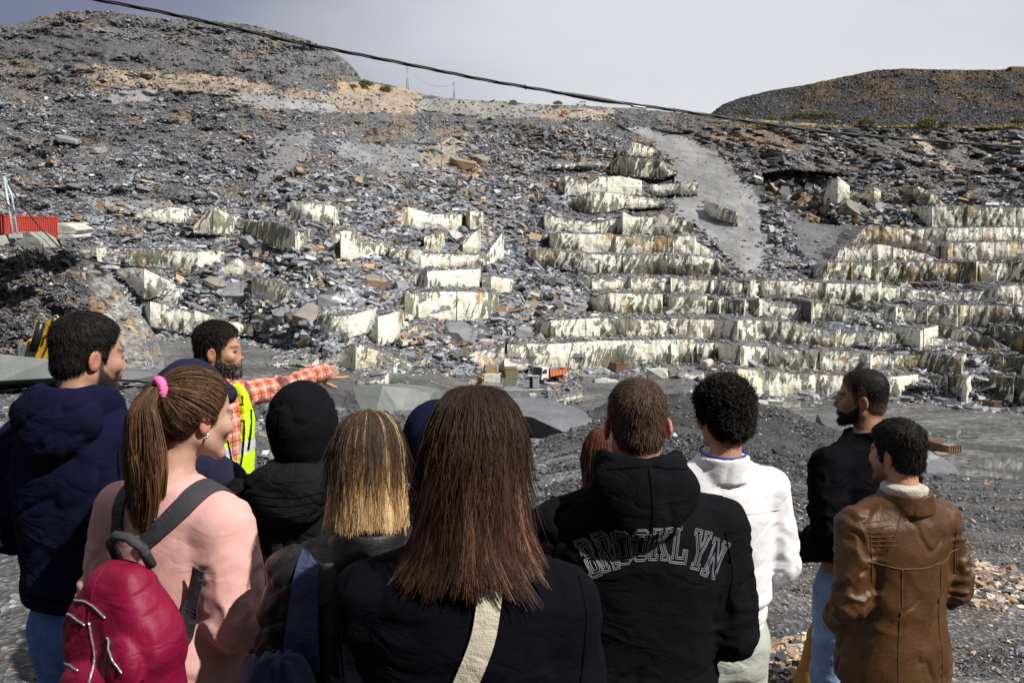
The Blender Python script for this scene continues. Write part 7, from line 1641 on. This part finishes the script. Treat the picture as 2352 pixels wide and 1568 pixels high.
# ---- black hood
def hood_person():
    p = Person('person in a black parka with a smooth black hood pulled up', 697, 893, 2.6, 1.70, -6, -10, nod=-4)
    arms = arms_down(w=.212, out=.06, rr=(.078, .070, .056)); p.body(arms, hidden=True)
    p.garment('inner_hood', M_['black'], [(1.30,.14,.10,-.02),(1.45,.10,.085,-.015),(1.52,.085,.080,-.01)], (), extra=lambda q, f: smin(f, hood_up(q, p, (.122, .140, .150), -.018, .018), .03), h=.007, fold=.009, shoulders=False)
    p.seam([(-.03,1.77),(-.035,1.70),(-.03,1.62),(-.02,1.52)], .0022, M_['darkseam'])
    p.garment('parka', M_['parka'], [(z, a*1.12, b*1.15, c) for z, a, b, c in TORSO_M], arms, extra=lambda q, f: hood_down(q, f, zc=1.475, big=1.22, back=1.15), h=.0085, fold=.011)
    for z in (1.46, 1.435, 1.40): p.seam([(-.12,z),(-.04,z-.012),(.04,z-.010),(.13,z+.004)], .0022, M_['darkseam'])
    p.ribbon('toggle', [(-.035,1.285),(-.035,1.23)], .035, M_['strapgrey'], lift=.006, n=6)
    p.legs(M_['darkp'])
hood_person()
# ---- second navy hood, mostly hidden
def hood_two():
    p = Person('person in a navy hood almost hidden left of the long brown hair', 1003, 932, 2.35, 1.66, -10, -25)
    arms = arms_down(w=.20, out=.03); p.body(arms, hidden=True)
    p.garment('hooded_jacket', M_['navy'], TORSO_F, arms, extra=lambda q, f: smin(f, hood_up(q, p), .025), h=.010, fold=.006); p.legs(M_['darkp'])
hood_two()
# ---- blonde-brown hair
HT = [(.140,.0,.0,-.010),(.137,.030,.034,-.010),(.125,.054,.062,-.011),(.10,.075,.088,-.012),(.06,.090,.108,-.013),(.01,.096,.117,-.016),(-.05,.097,.116,-.020),(-.11,.102,.108,-.028),(-.18,.112,.098,-.040),(-.26,.128,.094,-.052),(-.36,.140,.092,-.060)]
def blonde():
    p = Person('woman with straight brown hair bleached blonde at the ends, grey and black leather jacket', 846, 946, 1.78, 1.66, 4, -2, nod=-6, fem=1.0)
    arms = arms_down(w=.190, z=1.372, out=.075, elb=1.13, wr=(.12, .17, 1.02), rr=(.080, .074, .056)); p.body(arms, hidden=True)
    p.garment('leather_jacket', M_['blackleather'], [(z, a*1.1, b*1.12, c) for z, a, b, c in TORSO_F], arms, extra=lambda q, f: collar(q, f, 1.46, .04, .085, .15), h=.008, fold=.011, armfold=1.0)
    p.ribbon('back_panel', [(0,1.44),(0,1.3),(0,1.1),(0,.92)], [.20,.27,.28,.28], cloth_mat('grey_felt', (.060, .060, .060), .95), lift=.008, thick=.006)
    p.legs(M_['darkp'])
    def colf(t, r):
        dark = np.array((.050, .030, .019)); mid = np.array((.36, .20, .08)); gold = np.array((.80, .54, .27)); r = r[:, None]; t = t[:, None]
        streak = np.clip((r-.62)*5, 0, 1); k = np.clip((t-.38)*2.2+(r-.5)*.6, 0, 1); k2 = np.clip((t-.66)*2.8+(r-.5)*1.1, 0, 1)
        c = dark*(1-k)+mid*k*(.6+.8*r); c = c*(1-k2)+gold*k2*(.65+.6*r); return c*(1-streak*.7*(1-k2))+gold*.9*streak*.7*(1-k2)
    p.long_hair(HT, 15000, colf, zend=-.128, phimax=112, wave=.0025, seed=5, jag=.012, n2=160, rad=.0008, m=16)
    return p
BL = blonde()
def slate_bag(p):
    r = empty('tote_bag', p.root.location, p.rz, scale=p.sc); tag(r, 'slate blue fabric bag with gathered strap, on the left shoulder of the blonde-tipped woman', 'bag')
    p.ribbon('strap', [(-.125,1.455),(-.135,1.38),(-.145,1.28),(-.150,1.20)], [.050,.062,.075,.090], M_['slateblue'], parent=r, lift=.012, thick=.010)
    V, Q = solid(lambda q: smax(ell(q, (-.185, -.17, 1.02), (.095, .045, .27)), q[2]-1.26, .01), ((-.32, -.05), (-.27, -.08), (.70, 1.29)), .0065, lambda V, n: .006*np.sin(np.arctan2(V[:, 1]+.185, V[:, 0]+.185)*9+V[:, 2]*4)*np.clip((V[:, 2]-.9)/.2, .15, 1)+.003*fbm(V[:, 0]*9, V[:, 1]*9, V[:, 2]*9, 2, 2), 2)
    link('pouch', np_mesh('pouch', V, Q), M_['slateblue'], r, smooth=True)
    r2 = empty('scarf', p.root.location, p.rz, scale=p.sc); tag(r2, 'lilac cloth hanging between the pink sweatshirt and the slate blue bag', 'scarf')
    V, Q = solid(lambda q: ell(q, (-.31, .10, .90), (.055, .03, .23)), ((-.42, -.2), (.02, .18), (.62, 1.16)), .008, lambda V, n: .007*np.sin(V[:, 0]*70), 2)
    link('cloth', np_mesh('cloth', V, Q), M_['lilac'], r2, smooth=True)
slate_bag(BL)
# ---- front woman
def front_woman():
    p = Person('woman in black coat with shoulder-length brown hair, closest to the camera', 1094, 892, 1.40, 1.70, -3, -6, nod=-7, fem=1.0, hx=.018)
    arms = arms_down(w=.198, z=1.368, out=.045, elb=1.12, wr=(.14, .14, .98), rr=(.070, .064, .054)); p.body(arms, hidden=True)
    p.garment('coat', M_['coat'], [(z, a*1.13, b*1.13, c) for z, a, b, c in TORSO_F], arms, h=.0075, fold=.005, sh=.060)
    for sx in (-1, 1): p.seam([(sx*.205,1.445),(sx*.222,1.38),(sx*.215,1.28),(sx*.20,1.18)], .0022, M_['darkseam'])
    p.legs(M_['darkp'])
    def colf(t, r):
        dark = np.array((.022, .010, .007)); mid = np.array((.090, .042, .026)); hi = np.array((.24, .125, .080)); r = r[:, None]; t = t[:, None]
        r = r*np.clip(.12+t*1.6, 0, 1); k = np.clip(r*.9+(t-.45)*.5, 0, 1); c = dark*(1-k)+mid*k; s_ = np.clip((r-.66)*4, 0, 1)*np.clip(.35+t*.9, 0, 1); return c*(1-s_)+hi*s_
    HTF = [(z, a*(1.04 if z > -.1 else 1.10), b*1.03, c) for z, a, b, c in HT]
    p.long_hair(HTF, 26000, colf, phimax=122, wave=.005, seed=11, jag=.022, m=18, n2=420, rad=.00075, endf=lambda ph: -.168-.03*np.cos(ph*1.3+.3), side=(.05, .12))
    r = empty('crossbody_bag', p.root.location, p.rz, scale=p.sc); tag(r, 'cream woven crossbody bag strap over the back of the black coat', 'bag')
    p.ribbon('strap', [(.055,1.44),(.045,1.36),(.0,1.25),(-.06,1.13),(-.13,1.0),(-.18,.92)], .042, M_['canvas'], parent=r, lift=.005, n=36)
    V, Q = solid(lambda q: smax((np.abs((q[0]+.235)/.05)**4+np.abs((q[1]+.02)/.12)**4+np.abs((q[2]-.86)/.09)**4)**.25*.06-.06, -1+0*q[2], .01), ((-.32, -.15), (-.18, .14), (.73, .98)), .01)
    link('pouch', np_mesh('pouch', V, Q), M_['canvas'], r, smooth=True)
front_woman()
# ---- brown wavy hair behind the hoodie
def wavy():
    p = Person('woman with wavy auburn hair half hidden behind the man in the lettered hoodie', 1390, 984, 2.95, 1.62, 12, 25, nod=-5, fem=1.0)
    arms = arms_down(w=.195, out=.07, rr=(.075, .066, .052)); p.body(arms, hidden=True)
    p.garment('jacket', M_['parka'], [(z, a*1.08, b*1.08, c) for z, a, b, c in TORSO_F], arms, h=.010, fold=.007); p.legs(M_['darkp'])
    def colf(t, r): r = r[:, None]; return np.array((.045, .017, .010))*(1-r)+np.array((.21, .075, .036))*r+0*t[:, None]
    p.long_hair([(z, a*1.06, b*1.04, c) for z, a, b, c in HT], 3200, colf, zend=-.20, phimax=125, wave=.012, seed=15, jag=.03, n2=100, rad=.0011)
wavy()
# ---- hoodie with lettering
def hoodie_man():
    p = Person('ginger-haired man in a black hoodie with BROOKLYN outlined across the back', 1464, 869, 2.06, 1.79, 0, 2, nod=-9, skin=(.60, .315, .245))
    p.eo = .008
    arms = arms_down(w=.225, z=1.385, out=.055, elb=1.11, wr=(.16, .17, 1.0), rr=(.082, .072, .058))
    p.body(arms, hairline=(.20, .10, .065))
    p.garment('hoodie', M_['black'], [(z, a*1.17, b*1.16, c) for z, a, b, c in TORSO_M], arms, extra=lambda q, f: hood_down(q, f, zc=1.492, big=1.04, back=1.05, up=.055), h=.0065, fold=.008)
    p.seam([(.0,1.58),(.004,1.53),(.008,1.47),(.0,1.42)], .0022, M_['darkseam'])
    p.seam([(-.095,1.572),(0,1.585),(.095,1.572)], .0022, M_['darkseam'])
    p.seam([(-.205,1.40),(-.225,1.30),(-.215,1.20)], .0022, M_['darkseam']); p.seam([(.205,1.40),(.225,1.30),(.215,1.20)], .0022, M_['darkseam'])
    G = glyphs(); px = 1/(FV/1.93); cx = 1464
    let = empty('x', (0, 0, 0)) if False else None
    top_z = 1.765; Z0 = 869
    for ch, X, Y, rot, w in (('B',1334,1284,27,36),('R',1369,1266,18,38),('O',1408,1249,9,41),('O',1449,1240,2,41),('K',1493,1239,-3,43),('L',1545,1248,-9,41),('Y',1592,1266,-18,41),('N',1632,1290,-27,43)):
        u = (X-cx)*px/p.sc; zc = 1.395-(Y-1239)*px*1.02/p.sc; hgt = 88*px/p.sc; ww = w*px/p.sc; rt = R(rot)
        loops = []
        for pl in G[ch]: loops += [pl, inset(pl, .085 if pl is G[ch][0] else -.085)]
        verts = []; F = []; rad = .00085
        for pl in loops:
            q = []
            for a, b in zip(pl, pl[1:]+pl[:1]):
                for k in range(4): f = k/4; q.append(((a[0]*(1-f)+b[0]*f-.5)*ww, ((a[1]*(1-f)+b[1]*f)/1.9-.5)*hgt))
            pts = []
            for a, b in q:
                xx = u+a*math.cos(rt)-b*math.sin(rt); zz = zc+a*math.sin(rt)+b*math.cos(rt); h_ = p.proj(xx, zz)
                if h_: pts.append(h_[0]+np.array((0, -.0004, 0)))
            if len(pts) < 4: continue
            pts.append(pts[0]); pts = np.array(pts); T_ = np.gradient(pts, axis=0); T_ /= np.linalg.norm(T_, axis=1, keepdims=True)+1e-9
            A = np.cross(T_, (0, 1.0, 0)); A /= np.linalg.norm(A, axis=1, keepdims=True)+1e-9; B_ = np.array((0, 1.0, 0)); o0 = len(verts)
            for i in range(len(pts)):
                for q4 in range(4): an = q4*1.5708; verts.append(pts[i]+A[i]*math.cos(an)*rad*1.25+B_*math.sin(an)*rad)
            for i in range(len(pts)-1):
                for k in range(4): k2 = (k+1) % 4; F.append((o0+i*4+k, o0+i*4+k2, o0+i*4+4+k2, o0+i*4+4+k))
        me = bpy.data.meshes.new('stitched_letter'); me.from_pydata([tuple(v) for v in verts], [], F); link('stitched_letter', me, M_['stitch'], p.root)
    p.legs(M_['darkp'])
    p.short_hair(.005, 16000, .011, (.072, .042, .028), topth=.003, fade=.03, rad=.0005, col2=(.12, .068, .042))
    e = p.h2p(np.array([[-.083, -.008, -.045]]))[0]; tube_curve('earring', [e+np.array((.005*math.cos(a), 0, -.004+.006*math.sin(a))) for a in np.linspace(0, 6.3, 9)], .0012, M_['zip'], p.root)
hoodie_man()
# ---- white jacket
def white_man():
    p = Person('man with curly black hair in a white jacket with blue striped collar and hem', 1662, 878, 2.72, 1.75, 10, 24, nod=-6, skin=(.47, .25, .16), hx=.02)
    arms = [((-.19,-.005,1.388),(-.22,-.03,1.12),(-.15,.14,.98),(.068,.060,.050)),((.19,-.005,1.388),(.232,-.035,1.12),(.19,.10,.97),(.070,.062,.050))]
    p.body(arms, hairline=(.03,.02,.02))
    def ex(q, f):
        g = collar(q, f, 1.47, .050, .082, .05, .011); return g
    p.garment('jacket', M_['white'], [(.985,.172,.13,-.005),(1.02,.188,.146,-.01),(1.08,.184,.140,-.004),(1.20,.190,.138,0),(1.32,.195,.135,0),(1.40,.180,.115,-.004),(1.46,.12,.085,-.01),(1.50,.080,.072,-.018)], arms, extra=ex, h=.0068, fold=.005, zf=(10, 7), armfold=.8)
    p.seam([(-.19,1.335),(0,1.345),(.19,1.335)], .0022, simple('white_seam', (.5, .5, .54), .7, bump=0))
    p.garment('hem_band', simple('white_rib', (.68, .67, .66), .9), [(.925,.176,.132,-.005),(.99,.180,.136,-.005)], (), h=.0075, fold=.001, shoulders=False)
    p.garment('hem_stripe', M_['blueband'], [(.935,.179,.135,-.005),(.955,.180,.136,-.005)], (), h=.006, fold=.0, shoulders=False)
    p.garment('hem_stripe', M_['black'], [(.926,.179,.135,-.005),(.937,.1795,.1355,-.005)], (), h=.006, fold=.0, shoulders=False)
    p.garment('shirt', M_['white'], [(.84,.172,.13,-.005),(.94,.168,.125,-.005)], (), h=.0085, fold=.006, shoulders=False)
    r = [((.075)*math.sin(a), -.022-(.084)*math.cos(a), 1.533-.004*math.cos(a)) for a in np.linspace(-2.6, 2.6, 40)]
    tube_curve('collar_stripe', r, .0042, M_['blueband'], p.root)
    p.legs(M_['cream'], rr=(.115, .09, .08))
    p.short_hair(.013, 7000, .024, (.009, .008, .008), style='curly', topth=.010, rad=.0008)
white_man()
# ---- bomber jacket
def bomber_man():
    p = Person('bearded man with a cropped fade looking left, black bomber jacket and light blue jeans', 1982, 848, 3.4, 1.84, 32, 66, nod=-4, skin=(.42, .225, .145), hy=.02, hx=.01)
    arms = [((-.225,-.005,1.395),(-.300,-.075,1.13),(-.20,.15,.99),(.080,.076,.058)),((.22,-.005,1.395),(.28,-.06,1.12),(.17,.15,1.0),(.080,.074,.058))]
    p.body(arms, stubble=.85, hairline=(.07, .045, .035))
    p.garment('bomber_jacket', M_['bomber'], [(.975,.176,.135,-.005),(1.02,.205,.155,-.01),(1.08,.208,.152,0),(1.20,.218,.150,0),(1.32,.220,.145,0),(1.40,.192,.118,-.004),(1.46,.12,.085,-.01),(1.50,.080,.072,-.018)], arms, extra=lambda q, f: collar(q, f, 1.47, .050, .079, .03, .010), h=.008, fold=.009, armfold=1.1)
    p.legs(M_['jeans2'], rr=(.112, .085, .072))
    p.garment('back_pocket', M_['jeans2'], [(.80,.05,.03,-.16),(.93,.055,.03,-.155)], (), h=.008, fold=.0, shoulders=False, extra=lambda q, f: smax(f, -.18-0*q[0]-1, .01)) if False else None
    p.short_hair(.003, 12000, .005, (.013, .011, .010), style='buzz', topth=.007, fade=.07, rad=.0005)
    p.beard(.004, 1600, .004, (.022, .016, .013), .02)
bomber_man()
# ---- brown leather jacket
def leather_man():
    p = Person('dark-haired man in a brown leather jacket over a cream knit collar', 2062, 969, 2.92, 1.74, 14, 35, nod=-6, skin=(.52, .285, .20))
    arms = [((-.19,-.005,1.385),(-.235,-.06,1.12),(-.165,.11,.97),(.070,.064,.052)),((.19,-.005,1.385),(.235,-.06,1.12),(.18,.12,.98),(.068,.060,.050))]
    p.body(arms, stubble=.6, hairline=(.05, .035, .03))
    p.garment('roll_neck', M_['knit'], [(1.40,.10,.085,-.01),(1.50,.076,.074,-.016),(1.545,.072,.070,-.016)], (), h=.007, fold=.002, shoulders=False, extra=lambda q, f: collar(q, f, 1.50, .035, .070, -.05, .008))
    p.garment('leather_jacket', M_['brownleather'], [(.76,.215,.160,-.01),(.85,.215,.160,-.01),(.95,.205,.155,-.008),(1.05,.194,.146,0),(1.20,.196,.142,0),(1.32,.200,.138,0),(1.40,.192,.118,-.004),(1.46,.12,.088,-.01),(1.50,.088,.080,-.018)], arms, extra=lambda q, f: collar(q, f, 1.475, .040, .086, .05, .009), h=.0066, fold=.010, zf=(8, 7), armfold=1.1)
    B = M_['brownseam']
    for sp in ([(-.20,1.285),(-.10,1.262),(0,1.258),(.10,1.268),(.20,1.29)], [(-.085,1.26),(-.082,1.10),(-.095,.95),(-.10,.80)], [(.085,1.265),(.085,1.10),(.092,.95),(.098,.80)], [(-.205,.80),(0,.792),(.205,.80)], [(-.060,1.475),(-.10,1.40),(-.135,1.33)], [(.18,1.38),(.19,1.30),(.185,1.20)], [(-.19,1.38),(-.185,1.28),(-.175,1.20)]):
        p.seam(sp, .0026, B, n=44)
    for k in range(6): p.seam([(-.205+.004*k,1.415-.016*k+.006),(-.15,1.428-.017*k),(-.112+.0*k,1.437-.018*k)], .0022, B, n=14)
    p.legs(M_['darkp'])
    p.short_hair(.009, 14000, .020, (.013, .011, .010), topth=.012, rad=.0006)
leather_man()
# ---- hidden visitor: only the ochre trousers show
def hidden_one():
    p = Person('person hidden behind the man in light jeans, only ochre trousers showing', 1985, 1030, 4.5, 1.56, 10, 10)
    arms = arms_down(w=.18, out=.02, wr=(.12, .12, 1.0)); p.body(arms, hidden=True)
    p.garment('jacket', M_['black'], [(z, a*.95, b, c) for z, a, b, c in TORSO_F], arms, h=.012, fold=.004)
    p.legs(M_['ochre'], rr=(.12, .10, .095), splay=(.27, .02), top=1.0); p.short_hair(.010, 2500, .02, (.02, .015, .012), rad=.001)
hidden_one()
